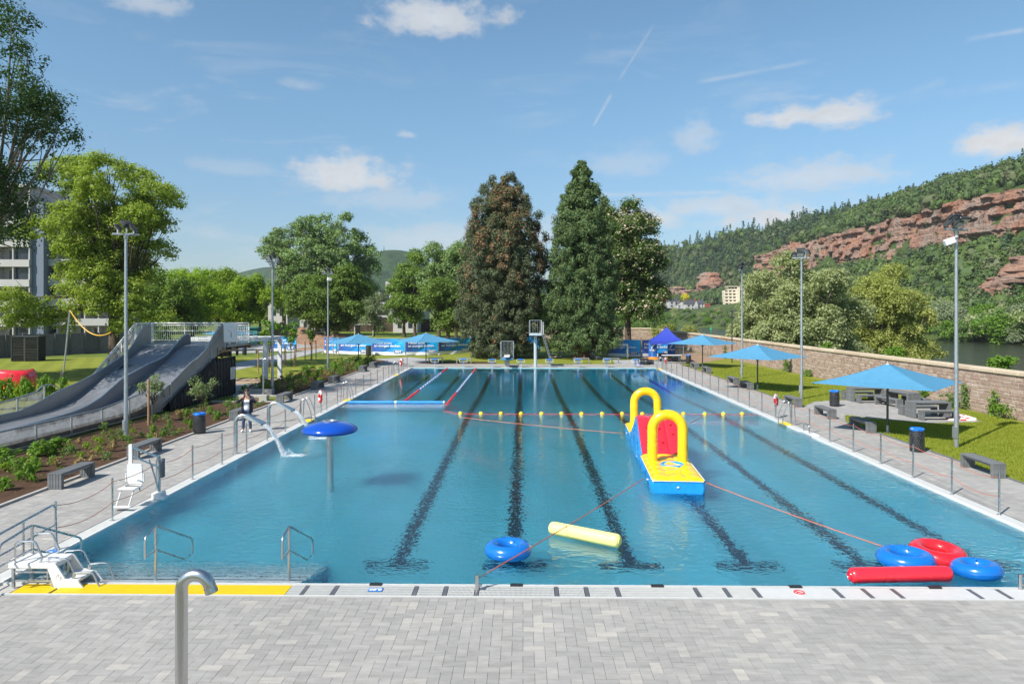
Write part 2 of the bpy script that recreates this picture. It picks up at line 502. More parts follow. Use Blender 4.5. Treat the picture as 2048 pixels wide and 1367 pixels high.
red_print = mat('red_print', (0.62, 0.03, 0.04), 0.6, 0, 0.02)

# foliage
L_maple = leaf_mat('leaf_maple', (0.150, 0.215, 0.026), (0.260, 0.315, 0.060), 0.4)
L_plane = leaf_mat('leaf_plane_dark', (0.026, 0.058, 0.012), (0.055, 0.105, 0.022), 0.3)
L_poplar = leaf_mat('leaf_poplar', (0.115, 0.185, 0.060), (0.210, 0.285, 0.120), 0.3)
L_round = leaf_mat('leaf_round', (0.072, 0.125, 0.020), (0.145, 0.215, 0.042), 0.3)
L_fresh = leaf_mat('leaf_fresh', (0.143, 0.231, 0.013), (0.220, 0.308, 0.033), 0.42)
L_lime = leaf_mat('leaf_lime', (0.075, 0.130, 0.018), (0.125, 0.190, 0.036), 0.35)
L_seq = leaf_mat('needles_sequoia', (0.046, 0.080, 0.032), (0.125, 0.175, 0.070), 0.15)
L_seq2 = leaf_mat('needles_sequoia_dull', (0.058, 0.078, 0.042), (0.130, 0.150, 0.080), 0.15)
L_dead = leaf_mat('needles_dead', (0.270, 0.135, 0.075), (0.400, 0.220, 0.130), 0.15)
L_chest = leaf_mat('leaf_chestnut', (0.045, 0.090, 0.016), (0.090, 0.145, 0.032), 0.3)
L_bloss = leaf_mat('blossom_pink_white', (0.400, 0.330, 0.240), (0.500, 0.420, 0.330), 0.3)
L_willow = leaf_mat('leaf_willow', (0.215, 0.255, 0.110), (0.335, 0.365, 0.200), 0.35)
L_willow2 = leaf_mat('leaf_willow_yellow', (0.209, 0.237, 0.055), (0.319, 0.336, 0.121), 0.4)
L_bush = leaf_mat('leaf_bush', (0.076, 0.145, 0.034), (0.152, 0.221, 0.069), 0.3)
L_bush2 = leaf_mat('leaf_bush_bright', (0.086, 0.178, 0.017), (0.161, 0.265, 0.034), 0.35)
L_silver = leaf_mat('leaf_silvery', (0.130, 0.170, 0.090), (0.240, 0.280, 0.170), 0.3)
L_dry = leaf_mat('leaf_dry', (0.220, 0.160, 0.080), (0.300, 0.240, 0.120), 0.25)
L_yellow = leaf_mat('leaf_yellow', (0.400, 0.380, 0.010), (0.520, 0.460, 0.020), 0.3)


def m_paver():
    m, t, out = nodes_of('paver_stone')
    ge = t.new('ShaderNodeNewGeometry')
    oi = t.new('ShaderNodeObjectInfo').outputs['Random']
    q = t.math('FRACT', t.math('ADD', ge.outputs['Random Per Island'], t.math('MULTIPLY', oi, 7.3)))
    pos = ge.outputs['Position']
    cloud = t.noise(t.scalevec(pos, (3.0, 9.0, 1)), 1.0, 5, 0.6)
    big = t.noise(pos, 0.35, 3, 0.5)
    col = t.ramp(q, [(0.0, (0.290, 0.278, 0.263)), (0.45, (0.318, 0.305, 0.288)), (0.84, (0.340, 0.325, 0.304)), (0.95, (0.368, 0.349, 0.320)), (1.0, (0.410, 0.384, 0.344))])
    col = t.mix(1.0, col, t.rng(cloud, 0.3, 0.7, 0.84, 1.13), 'MULTIPLY')
    col = t.mix(1.0, col, t.rng(big, 0.35, 0.65, 0.93, 1.05), 'MULTIPLY')
    spots = t.noise(pos, 3.1, 2, 0.4)
    col = t.mix(t.rng(spots, 0.735, 0.80, 0, 0.5), col, (0.12, 0.11, 0.10))
    p = t.new('ShaderNodeBsdfPrincipled'); t.put(p.inputs['Base Color'], col); p.inputs['Roughness'].default_value = 0.8
    b = t.new('ShaderNodeBump'); b.inputs['Strength'].default_value = 0.2; b.inputs['Distance'].default_value = 0.004
    t.put(b.inputs['Height'], t.noise(pos, 160, 3, 0.7)); t.l.new(b.outputs[0], p.inputs['Normal'])
    t.l.new(p.outputs[0], out.inputs[0])
    return m


def m_grass(name, c1, c2, c3, stripes=0.0):
    m, t, out = nodes_of(name)
    pos = t.new('ShaderNodeNewGeometry').outputs['Position']
    a = t.noise(pos, 0.30, 4, 0.6); b_ = t.noise(pos, 5.0, 5, 0.7); d = t.noise(t.scalevec(pos, (1, 1, 0.2)), 38, 3, 0.7)
    col = t.mix(t.rng(a, 0.35, 0.65), c1, c2)
    col = t.mix(t.rng(b_, 0.48, 0.72, 0, 0.7), col, c3)
    col = t.mix(1.0, col, t.rng(d, 0.3, 0.7, 0.72, 1.25), 'MULTIPLY')
    if stripes:
        sp = t.new('ShaderNodeSeparateXYZ'); t.put(sp.inputs[0], pos)
        wv = t.math('SINE', t.math('MULTIPLY', t.math('ADD', sp.outputs[0], t.math('MULTIPLY', sp.outputs[1], 0.55)), 3.6))
        col = t.mix(1.0, col, t.rng(wv, -0.6, 0.6, 1 - stripes, 1 + stripes), 'MULTIPLY')
    p = t.new('ShaderNodeBsdfPrincipled'); t.put(p.inputs['Base Color'], col)
    p.inputs['Roughness'].default_value = 0.9; p.inputs['Specular IOR Level'].default_value = 0.2
    b = t.new('ShaderNodeBump'); b.inputs['Strength'].default_value = 0.7; b.inputs['Distance'].default_value = 0.05
    t.put(b.inputs['Height'], t.noise(pos, 24, 4, 0.8)); t.l.new(b.outputs[0], p.inputs['Normal'])
    t.l.new(p.outputs[0], out.inputs[0])
    return m


def m_earth(name, c1, c2, bump=0.8, sc=3.0):
    m, t, out = nodes_of(name)
    pos = t.new('ShaderNodeNewGeometry').outputs['Position']
    a = t.noise(pos, sc, 6, 0.65); b_ = t.noise(pos, sc * 9, 4, 0.7)
    col = t.mix(t.rng(a, 0.3, 0.7), c1, c2)
    col = t.mix(1.0, col, t.rng(b_, 0.3, 0.7, 0.65, 1.35), 'MULTIPLY')
    p = t.new('ShaderNodeBsdfPrincipled'); t.put(p.inputs['Base Color'], col); p.inputs['Roughness'].default_value = 0.95
    p.inputs['Specular IOR Level'].default_value = 0.15
    b = t.new('ShaderNodeBump'); b.inputs['Strength'].default_value = bump; b.inputs['Distance'].default_value = 0.05
    t.put(b.inputs['Height'], b_); t.l.new(b.outputs[0], p.inputs['Normal'])
    t.l.new(p.outputs[0], out.inputs[0])
    return m


def m_water():
    m, t, out = nodes_of('pool_water')
    pos = t.new('ShaderNodeNewGeometry').outputs['Position']
    n1 = t.noise(t.scalevec(pos, (1.5, 2.2, 1), (0, 0, R(20))), 2.0, 2, 0.5, 0.4)
    n2 = t.noise(t.scalevec(pos, (1.0, 1.4, 1), (0, 0, R(-25))), 6.0, 2, 0.5, 0.5)
    n3 = t.noise(pos, 0.16, 2, 0.5)
    sy = t.new('ShaderNodeSeparateXYZ'); t.put(sy.inputs[0], pos)
    calm = t.rng(sy.outputs[1], 12, 34, 1.0, 0.12)      # the far end lies sheltered by the trees
    amp = t.rng(n3, 0.35, 0.65, 0.4, 1.5)
    hgt = t.math('ADD', t.math('MULTIPLY', n1, 0.75), t.math('MULTIPLY', t.math('MULTIPLY', n2, 0.72), amp))
    hgt = t.math('MULTIPLY', hgt, calm)
    b = t.new('ShaderNodeBump'); b.inputs['Strength'].default_value = 1.0; b.inputs['Distance'].default_value = WATER_BUMP
    t.put(b.inputs['Height'], hgt)
    rf = t.new('ShaderNodeBsdfRefraction'); rf.inputs['IOR'].default_value = 1.333; rf.inputs['Roughness'].default_value = 0.0
    rf.inputs['Color'].default_value = (1, 1, 1, 1)
    tr = t.new('ShaderNodeBsdfTransparent'); tr.inputs[0].default_value = (1, 1, 1, 1)
    mt = t.new('ShaderNodeMixShader'); mt.inputs[0].default_value = WATER_CLEAR
    t.l.new(rf.outputs[0], mt.inputs[1]); t.l.new(tr.outputs[0], mt.inputs[2])
    gl = t.new('ShaderNodeBsdfGlossy'); gl.inputs['Roughness'].default_value = 0.02; gl.inputs['Color'].default_value = (1, 1, 1, 1)
    fr = t.new('ShaderNodeFresnel'); fr.inputs['IOR'].default_value = 1.333
    b2 = t.new('ShaderNodeBump'); b2.inputs['Strength'].default_value = 1.0; b2.inputs['Distance'].default_value = WATER_BUMP * .42
    t.put(b2.inputs['Height'], hgt); t.l.new(b.outputs[0], rf.inputs['Normal'])
    for q in (gl.inputs['Normal'], fr.inputs['Normal']): t.l.new(b2.outputs[0], q)
    mx = t.new('ShaderNodeMixShader'); t.l.new(fr.outputs[0], mx.inputs[0]); t.l.new(mt.outputs[0], mx.inputs[1]); t.l.new(gl.outputs[0], mx.inputs[2])
    t.l.new(mx.outputs[0], out.inputs[0])
    va = t.new('ShaderNodeVolumeAbsorption'); va.inputs['Color'].default_value = (0.28, 0.83, 0.90, 1); va.inputs['Density'].default_value = WATER_DENS
    t.l.new(va.outputs[0], out.inputs[1])
    return m


WATER_BUMP, WATER_CLEAR, WATER_DENS = 0.062, 0.0, 0.5


def m_river():
    m, t, out = nodes_of('river_water')
    pos = t.new('ShaderNodeNewGeometry').outputs['Position']
    n1 = t.noise(t.scalevec(pos, (1.0, 0.5, 1)), 0.8, 5, 0.6)
    b = t.new('ShaderNodeBump'); b.inputs['Strength'].default_value = 1.0; b.inputs['Distance'].default_value = 0.30
    t.put(b.inputs['Height'], n1)
    p = t.new('ShaderNodeBsdfPrincipled'); p.inputs['Base Color'].default_value = (0.030, 0.032, 0.022, 1)
    p.inputs['Roughness'].default_value = 0.12; p.inputs['IOR'].default_value = 1.333
    t.l.new(b.outputs[0], p.inputs['Normal']); t.l.new(p.outputs[0], out.inputs[0])
    return m


def m_glass():
    m, t, out = nodes_of('clear_panel')
    tr = t.new('ShaderNodeBsdfTransparent'); tr.inputs[0].default_value = (0.84, 0.85, 0.85, 1)
    gl = t.new('ShaderNodeBsdfGlossy'); gl.inputs['Roughness'].default_value = 0.05
    di = t.new('ShaderNodeBsdfTranslucent'); di.inputs[0].default_value = (0.42, 0.42, 0.43, 1)
    pos = t.new('ShaderNodeTexCoord').outputs['Object']
    sm = t.rng(t.noise(pos, 1.4, 4, 0.7, 1.5), 0.42, 0.78, 0.10, 0.45)
    m1 = t.new('ShaderNodeMixShader'); t.put(m1.inputs[0], sm); t.l.new(tr.outputs[0], m1.inputs[1]); t.l.new(di.outputs[0], m1.inputs[2])
    lw = t.new('ShaderNodeLayerWeight'); lw.inputs['Blend'].default_value = 0.5
    m2 = t.new('ShaderNodeMixShader'); t.put(m2.inputs[0], t.math('ADD', t.math('MULTIPLY', t.math('POWER', lw.outputs['Facing'], 4.0), 0.45), 0.03)); t.l.new(m1.outputs[0], m2.inputs[1]); t.l.new(gl.outputs[0], m2.inputs[2])
    t.l.new(m2.outputs[0], out.inputs[0])
    return m


def m_spray(dens):
    m, t, out = nodes_of('spray_%d' % int(dens * 100))
    pos = t.new('ShaderNodeTexCoord').outputs['Object']
    n = t.noise(t.scalevec(pos, (1, 1, 0.6)), 22, 4, 0.7, 1.0)
    tr = t.new('ShaderNodeBsdfTransparent')
    p = t.new('ShaderNodeBsdfPrincipled'); p.inputs['Base Color'].default_value = (0.8, 0.84, 0.88, 1); p.inputs['Roughness'].default_value = 0.2
    mx = t.new('ShaderNodeMixShader'); t.put(mx.inputs[0], t.rng(n, 0.40, 0.66, dens * 0.25, dens))
    t.l.new(tr.outputs[0], mx.inputs[1]); t.l.new(p.outputs[0], mx.inputs[2]); t.l.new(mx.outputs[0], out.inputs[0])
    return m


def m_foam():
    m, t, out = nodes_of('splash_foam')
    pos = t.new('ShaderNodeTexCoord').outputs['Object']
    sp = t.new('ShaderNodeSeparateXYZ'); t.put(sp.inputs[0], pos)
    d = t.math('SQRT', t.math('ADD', t.math('MULTIPLY', sp.outputs[0], sp.outputs[0]), t.math('MULTIPLY', sp.outputs[1], sp.outputs[1])))
    n = t.noise(pos, 9, 5, 0.75, 0.5)
    a = t.math('ADD', t.rng(d, 0.0, 0.62, 0.62, -0.25), t.math('MULTIPLY', t.math('SUBTRACT', n, 0.5), 2.6))
    tr = t.new('ShaderNodeBsdfTransparent')
    p = t.new('ShaderNodeBsdfPrincipled'); p.inputs['Base Color'].default_value = (0.82, 0.86, 0.9, 1); p.inputs['Roughness'].default_value = 0.5
    mx = t.new('ShaderNodeMixShader'); t.put(mx.inputs[0], t.rng(a, 0.1, 0.6, 0, 0.95))
    t.l.new(tr.outputs[0], mx.inputs[1]); t.l.new(p.outputs[0], mx.inputs[2]); t.l.new(mx.outputs[0], out.inputs[0])
    return m


def m_stone(name, stops, grey=(0.33, 0.30, 0.27)):
    m, t, out = nodes_of(name)
    ge = t.new('ShaderNodeNewGeometry'); oi = t.new('ShaderNodeObjectInfo').outputs['Random']
    q = t.math('FRACT', t.math('ADD', ge.outputs['Random Per Island'], t.math('MULTIPLY', oi, 5.7)))
    pos = ge.outputs['Position']
    col = t.ramp(q, stops)
    n = t.noise(pos, 5.0, 5, 0.7)
    col = t.mix(t.rng(n, 0.45, 0.7, 0, 0.55), col, grey)
    col = t.mix(1.0, col, t.rng(t.noise(pos, 22, 4, 0.7), 0.3, 0.7, 0.75, 1.22), 'MULTIPLY')
    p = t.new('ShaderNodeBsdfPrincipled'); t.put(p.inputs['Base Color'], col); p.inputs['Roughness'].default_value = 0.9
    b = t.new('ShaderNodeBump'); b.inputs['Strength'].default_value = 0.8; b.inputs['Distance'].default_value = 0.03
    t.put(b.inputs['Height'], t.noise(pos, 14, 5, 0.75)); t.l.new(b.outputs[0], p.inputs['Normal'])
    t.l.new(p.outputs[0], out.inputs[0])
    return m


def m_rock():
    m, t, out = nodes_of('red_sandstone')
    pos = t.new('ShaderNodeNewGeometry').outputs['Position']
    st = t.noise(t.scalevec(pos, (0.02, 0.02, 0.42), (R(3), R(2), 0)), 1.0, 7, 0.65, 0.3)
    n = t.noise(pos, 0.05, 5, 0.65)
    cr = t.noise(t.scalevec(pos, (0.30, 0.30, 0.10)), 1.0, 6, 0.7)
    col = t.ramp(st, [(0.25, (0.18, 0.11, 0.082)), (0.42, (0.31, 0.165, 0.115)), (0.52, (0.39, 0.19, 0.12)), (0.64, (0.28, 0.165, 0.12)), (0.8, (0.25, 0.19, 0.15))])
    col = t.mix(t.rng(n, 0.42, 0.64, 0, 0.85), col, (0.27, 0.225, 0.19))
    col = t.mix(t.rng(cr, 0.52, 0.64, 0, 0.8), col, (0.10, 0.062, 0.05))
    p = t.new('ShaderNodeBsdfPrincipled'); t.put(p.inputs['Base Color'], col); p.inputs['Roughness'].default_value = 0.95
    p.inputs['Specular IOR Level'].default_value = 0.2
    b = t.new('ShaderNodeBump'); b.inputs['Strength'].default_value = 1.0; b.inputs['Distance'].default_value = 2.2
    t.put(b.inputs['Height'], t.math('ADD', st, cr)); t.l.new(b.outputs[0], p.inputs['Normal'])
    t.l.new(p.outputs[0], out.inputs[0])
    return m


def m_forest_far():
    m, t, out = nodes_of('far_forest_floor')
    pos = t.new('ShaderNodeNewGeometry').outputs['Position']
    a = t.noise(pos, 0.008, 4, 0.6); v = t.noise(pos, 0.05, 6, 0.7)
    col = t.mix(t.rng(a, 0.35, 0.65), (0.030, 0.062, 0.022), (0.050, 0.088, 0.026))
    col = t.mix(1.0, col, t.rng(v, 0.3, 0.7, 0.55, 1.4), 'MULTIPLY')
    p = t.new('ShaderNodeBsdfPrincipled'); t.put(p.inputs['Base Color'], col); p.inputs['Roughness'].default_value = 0.95
    p.inputs['Specular IOR Level'].default_value = 0.1
    b = t.new('ShaderNodeBump'); b.inputs['Strength'].default_value = 1.0; b.inputs['Distance'].default_value = 14.0
    t.put(b.inputs['Height'], t.noise(pos, 0.045, 6, 0.7)); t.l.new(b.outputs[0], p.inputs['Normal'])
    t.l.new(p.outputs[0], out.inputs[0])
    return m


def m_banner(w):
    m, t, out = nodes_of('banner_print')
    uv = t.new('ShaderNodeTexCoord').outputs['Object']
    sp = t.new('ShaderNodeSeparateXYZ'); t.put(sp.inputs[0], uv)
    f = t.math('DIVIDE', sp.outputs[0], w)
    col = t.ramp(f, [(0.0, (0.030, 0.085, 0.36)), (0.3, (0.022, 0.15, 0.48)), (0.62, (0.008, 0.27, 0.68)), (1.0, (0.004, 0.36, 0.76))])
    col = t.mix(t.rng(t.math('ADD', sp.outputs[2], t.math('MULTIPLY', sp.outputs[0], 0.02)), 0.395, 0.40), (0.78, 0.79, 0.80), col)
    p = t.new('ShaderNodeBsdfPrincipled'); t.put(p.inputs['Base Color'], col); p.inputs['Roughness'].default_value = 0.5
    t.l.new(p.outputs[0], out.inputs[0])
    return m


def m_poolfloor():
    m, t, out = nodes_of('pool_steel_floor')
    pos = t.new('ShaderNodeNewGeometry').outputs['Position']
    sp = t.new('ShaderNodeSeparateXYZ'); t.put(sp.inputs[0], pos)
    n = t.noise(pos, 0.5, 3, 0.5)
    seam = t.math('ABSOLUTE', t.math('SUBTRACT', t.math('FRACT', t.math('DIVIDE', sp.outputs[0], 1.25)), 0.5))
    wn = t.new('ShaderNodeTexWhiteNoise', noise_dimensions='1D'); t.put(wn.inputs['W'], t.math('FLOOR', t.math('ADD', t.math('DIVIDE', sp.outputs[0], 1.25), .5)))
    col = t.mix(1.0, POOL_FLOOR, t.math('MULTIPLY', t.rng(n, 0.3, 0.7, 0.93, 1.07), t.rng(wn.outputs['Value'], 0, 1, .88, 1.1)), 'MULTIPLY')
    col = t.mix(t.rng(seam, 0.488, 0.498, 0, 0.25), col, (0.10, 0.16, 0.18))
    p = t.new('ShaderNodeBsdfPrincipled'); t.put(p.inputs['Base Color'], col); p.inputs['Roughness'].default_value = 0.6
    t.l.new(p.outputs[0], out.inputs[0])
    return m


POOL_FLOOR = (0.28, 0.65, 0.735)
paver_m = m_paver()
grass_m = m_grass('lawn_grass', (0.180, 0.210, 0.022), (0.230, 0.245, 0.034), (0.145, 0.180, 0.022), 0.07)
grass_far = m_grass('meadow_grass', (0.10, 0.15, 0.02), (0.16, 0.19, 0.04), (0.08, 0.12, 0.02))
bank_m = m_grass('bank_undergrowth', (0.045, 0.08, 0.018), (0.085, 0.11, 0.03), (0.03, 0.05, 0.014))
soil_m = m_earth('bed_soil', (0.065, 0.036, 0.022), (0.12, 0.07, 0.045), 1.0, 2.5)
soil_pale = m_earth('bare_earth', (0.24, 0.16, 0.10), (0.34, 0.24, 0.17), 0.8, 0.8)
soil_pile = m_earth('heaped_soil', (0.20, 0.115, 0.075), (0.30, 0.19, 0.13), 1.0, 0.9)
joint_m = m_earth('joint_sand', (0.17, 0.165, 0.155), (0.23, 0.22, 0.205), 0.3, 6)
tan_path = m_earth('tan_path', (0.36, 0.25, 0.17), (0.42, 0.31, 0.22), 0.2, 5)
path_m = m_earth('grey_path', (0.30, 0.30, 0.30), (0.37, 0.365, 0.36), 0.2, 2)
water_m = m_water()
river_m = m_river()
glass_m = m_glass()
jet_m = m_spray(0.42)
foam_m = m_foam()
stone_m = m_stone('rubble_sandstone', [(0.0, (0.27, 0.18, 0.135)), (0.3, (0.32, 0.22, 0.168)), (0.6, (0.36, 0.26, 0.20)), (0.85, (0.40, 0.305, 0.24)), (1.0, (0.44, 0.36, 0.29))])
mortar_m = m_earth('wall_mortar', (0.34, 0.26, 0.20), (0.42, 0.33, 0.26), 0.9, 6)
coping_m = m_stone('coping_sandstone', [(0.0, (0.47, 0.37, 0.26)), (0.5, (0.52, 0.42, 0.30)), (1.0, (0.56, 0.47, 0.35))], (0.44, 0.36, 0.27))
dark_wall_m = m_stone('old_dark_wall', [(0.0, (0.06, 0.04, 0.03)), (0.5, (0.10, 0.07, 0.05)), (1.0, (0.15, 0.10, 0.08))], (0.07, 0.06, 0.05))
rock_m = m_rock()
hill_m = m_forest_far()
floor_m = m_poolfloor()
lane_m = mat('lane_line_dark', (0.012, 0.016, 0.03), 0.6, 0, 0.1)
step_m = mat('pool_step_steel', (0.80, 0.84, 0.84), 0.5, 0, 0.06, 3)
# ------------------------------------------------------------------ ground
POOL_X0, POOL_X1, POOL_L = -9.65, 11.5, 50.0
WATER_Z = -0.05
DECK_L, DECK_R = -13.3, 14.45          # outer edges of the paved sides


def sstep(t):
    t = max(0.0, min(1.0, t)); return t * t * (3 - 2 * t)


def wall_x(y):                           # the river wall's line
    return 22.9 - 0.036 * (y - 12)


def ground_z(x, y):
    edge = wall_x(min(y, 98)) + 1.5 if y < 100 else 21 - (y - 100) * 0.05
    z = -7.0 * sstep((x - edge) / 18.0)
    return z


def add_ground():
    xs = sorted(set([-3000, -1500, -700, -300, -160, -90, -50, -30, DECK_L - 5] + [-10.2, 12.0] + list(range(20, 62, 2)) + [70, 90, 120, 200, 400, 900, 2000, 3000]))
    ys = sorted(set([-200, -60, -30, -12, -0.55, 50.25] + list(range(8, 100, 8)) + list(range(100, 420, 20)) + [500, 650, 900, 1300, 2000, 3500]))
    mb = MB(); idx = {}
    for i, x in enumerate(xs):
        for j, y in enumerate(ys):
            idx[i, j] = len(mb.v)
            mb.v.append((x, y, ground_z(x, y) - 0.03))
    for i in range(len(xs) - 1):
        for j in range(len(ys) - 1):
            if xs[i] >= -10.2 and xs[i + 1] <= 12.0 and ys[j] >= -0.55 and ys[j + 1] <= 50.25: continue   # the pool's hole
            mb.f.append([idx[i, j], idx[i + 1, j], idx[i + 1, j + 1], idx[i, j + 1]]); mb.m.append(0)
    mb.build('ground', grass_far, kind='structure')


add_ground()


def flat(name, poly, z, m):
    return MB().sheet([(p[0], p[1]) for p in poly], z).build(name, m, kind='structure', smooth=False)


# lawns, beds and paths are sheets a few millimetres apart
lawn_r = [(DECK_R, -12), (wall_x(-12), -12), (wall_x(40), 40), (wall_x(62), 62), (16.6, 60.5), (15.6, 55.5), (DECK_R, 54)]
flat('lawn', lawn_r, -0.012, grass_m)
lawn_l = [(-17.3, 31), (-17.3, 57), (-14.0, 62), (-20.0, 64), (-45, 64), (-80, 50), (-80, -10), (-22.9, -10), (-22.9, 27), (-19, 29)]
flat('lawn', lawn_l, -0.020, grass_m)
flat('lawn', [(-9.0, 54.2), (12.4, 53.2), (16.5, 60), (17, 72), (-22, 72), (-16.4, 63)], -0.016, grass_m)
flat('earth_strip', [(10.5, 66.5), (15.6, 55.8), (17, 56.2), (wall_x(62) - .2, 62), (wall_x(90) - .2, 80), (12, 80)], -0.008, soil_pale)
flat('earth_strip', [(-33, 75), (-8, 78), (-6, 92), (-20, 104), (-60, 104), (-52, 80)], -0.012, soil_pale)
flat('football_lawn', [(-28, 98), (24, 92), (18, 130), (0, 190), (-60, 190), (-50, 110)], -0.007, m_grass('mown_meadow', (0.15, 0.21, 0.022), (0.19, 0.24, 0.03), (0.12, 0.17, 0.02), 0.12))
flat('planting_bed', [(-13.42, -6), (-13.42, 26.2), (-17.0, 26.2), (-17.6, 18), (-17.9, -6)], -0.004, soil_m)
flat('planting_bed', [(-13.42, 29.0), (-13.42, 58.5), (-15.2, 60.5), (-16.9, 59), (-17.3, 31.5), (-16.2, 29.2)], -0.004, soil_m)
flat('planting_bed', [(-10.2, 55.2), (-8.6, 54.5), (-2.5, 55.0), (-2.6, 57.4), (-9, 57.6)], -0.003, soil_m)
# foot paths on the left lawn
flat('path', [G(468, 740), G(560, 722), G(640, 703), G(720, 699), G(760, 706), G(800, 712), G(640, 696), G(560, 708), G(468, 726)], -0.010, path_m)
flat('path', [G(466, 793)[:2], G(527, 792), G(600, 790), G(535, 768), G(466, 766)], -0.009, path_m)
flat('tan_path', [G(466, 766), G(548, 766), G(600, 757), G(466, 756)], -0.008, tan_path)
flat('slide_terrace', [(-17.95, -8), (-17.95, 22), (-23.2, 22), (-26, 14), (-26, -8)], -0.006, path_m)
flat('path', [G(380, 707), G(520, 705), G(640, 690), G(640, 684), G(380, 694)], -0.011, path_m)

# the paved deck around the pool: a joint-coloured bed carrying herringbone pavers
deck = flat('pool_deck', [(DECK_L, -12), (DECK_R, -12), (DECK_R, -0.62), (DECK_L, -0.62)], -0.014, joint_m)
PW = 0.163
paver_h = MB().box((0, 0, -0.02), (2 * PW - 0.005, PW - 0.005, 0.04)).mesh('paver', paver_m, smooth=False)
paver_v = MB().box((0, 0, -0.02), (PW - 0.005, 2 * PW - 0.005, 0.04)).mesh('paver', paver_m, smooth=False)


def herringbone(x0, x1, y0, y1, inside=None):
    out = []
    i0, i1, j0, j1 = int(x0 / PW) - 3, int(x1 / PW) + 3, int(y0 / PW) - 3, int(y1 / PW) + 3
    for j in range(j0, j1):
        for i in range(i0, i1):
            k = (i - j) % 4
            if k == 0: c = ((i + 1) * PW, (j + .5) * PW, 0)
            elif k == 3: c = ((i + .5) * PW, (j + 1) * PW, 1)
            else: continue
            hx, hy = (PW, PW / 2) if c[2] == 0 else (PW / 2, PW)
            if c[0] - hx < x0 or c[0] + hx > x1 or c[1] - hy < y0 or c[1] + hy > y1:
                # cut stones along the border
                a, b_, d, e = max(c[0] - hx, x0), min(c[0] + hx, x1), max(c[1] - hy, y0), min(c[1] + hy, y1)
                if b_ - a < 0.03 or e - d < 0.03: continue
                out.append(((a + b_) / 2, (d + e) / 2, (b_ - a) / 2, (e - d) / 2, -1)); continue
            if inside and not inside(c[0], c[1]): continue
            out.append((c[0], c[1], hx, hy, c[2]))
    return out


def paver_sheet(parent, plist, name='paving'):
    n = len(plist); P = np.array(plist)
    r_ = np.random.default_rng(3)
    hx, hy = P[:, 2] - .0025, P[:, 3] - .0025
    z = r_.normal(0, 0.0006, n)
    zt = z[:, None] + r_.normal(0, 0.0006, (n, 4))
    V = np.zeros((n, 8, 3))
    for k, (sx, sy) in enumerate(((-1, -1), (1, -1), (1, 1), (-1, 1))):
        V[:, k, 0] = P[:, 0] + sx * hx; V[:, k, 1] = P[:, 1] + sy * hy; V[:, k, 2] = zt[:, k]
        V[:, k + 4, 0] = V[:, k, 0]; V[:, k + 4, 1] = V[:, k, 1]; V[:, k + 4, 2] = -0.035
    me = bpy.data.meshes.new(name)
    F = np.array([[0, 1, 2, 3], [0, 4, 5, 1], [1, 5, 6, 2], [2, 6, 7, 3], [3, 7, 4, 0]])
    faces = (np.arange(n)[:, None, None] * 8 + F[None]).reshape(-1, 4)
    me.vertices.add(n * 8); me.vertices.foreach_set('co', V.astype(np.float32).ravel())
    me.loops.add(len(faces) * 4); me.loops.foreach_set('vertex_index', faces.astype(np.int32).ravel())
    me.polygons.add(len(faces)); me.polygons.foreach_set('loop_start', np.arange(0, len(faces) * 4, 4, dtype=np.int32))
    me.materials.append(paver_m); me.update(calc_edges=True)
    me.polygons.foreach_set('use_smooth', np.zeros(len(me.polygons), dtype=bool))
    return link(name, me, parent, kind='stuff')


front = herringbone(DECK_L, DECK_R, -8.0, -0.64)
view = [p for p in front if p[4] >= 0 and -4.2 < p[1] and abs(p[0] + .05) < 0.715 * (p[1] + 13.4)]
view.sort(key=lambda p: p[1])
near = set(view[:300])
for p in near:
    link('paver', paver_h if p[4] == 0 else paver_v, deck, loc=(p[0], p[1], rnd.gauss(0, .0006)))
paver_sheet(deck, [p for p in front if p not in near])
for nm, box_ in (('pool_deck', (DECK_L, -10.02, -0.62, 54.6)), ('pool_deck', (11.87, DECK_R, -0.62, 54.6)), ('pool_deck', (-10.0, 11.85, 50.36, 54.3))):
    x0, x1, y0, y1 = box_
    d_ = flat(nm, [(x0, y0), (x1, y0), (x1, y1), (x0, y1)], -0.014, joint_m)
    paver_sheet(d_, herringbone(x0, x1, y0 + .01, y1 - .01))
flat('pool_deck', [(-13.4, 54.6), (-9, 54.6), (-9.4, 61), (-12, 64), (-15, 61)], -0.006, path_m)
flat('pool_deck', [(8.5, 54.3), (DECK_R, 54.6), (15.4, 55.6), (13.5, 60), (9, 60)], -0.006, path_m)
# paved bay under the picnic tables
bay = [(DECK_R, 24.6), G(1629, 803), G(1700, 799), G(1800, 801), G(1875, 810), G(1962, 843), G(1860, 846), G(1740, 836), G(1690, 829), (DECK_R, 19.5)]
bay = [(p[0], p[1]) for p in bay]
flat('picnic_terrace', bay, -0.004, joint_m)


def in_poly(x, y, poly):
    c = False
    for i in range(len(poly)):
        (xa, ya), (xb, yb) = poly[i], poly[i - 1]
        if (ya > y) != (yb > y) and x < (xb - xa) * (y - ya) / (yb - ya) + xa: c = not c
    return c


pv = [p for p in herringbone(DECK_R, 23, 15, 31, lambda x, y: in_poly(x, y, bay)) if p[4] >= 0]
paver_sheet(bpy.data.objects['picnic_terrace'], pv).location.z = 0.004

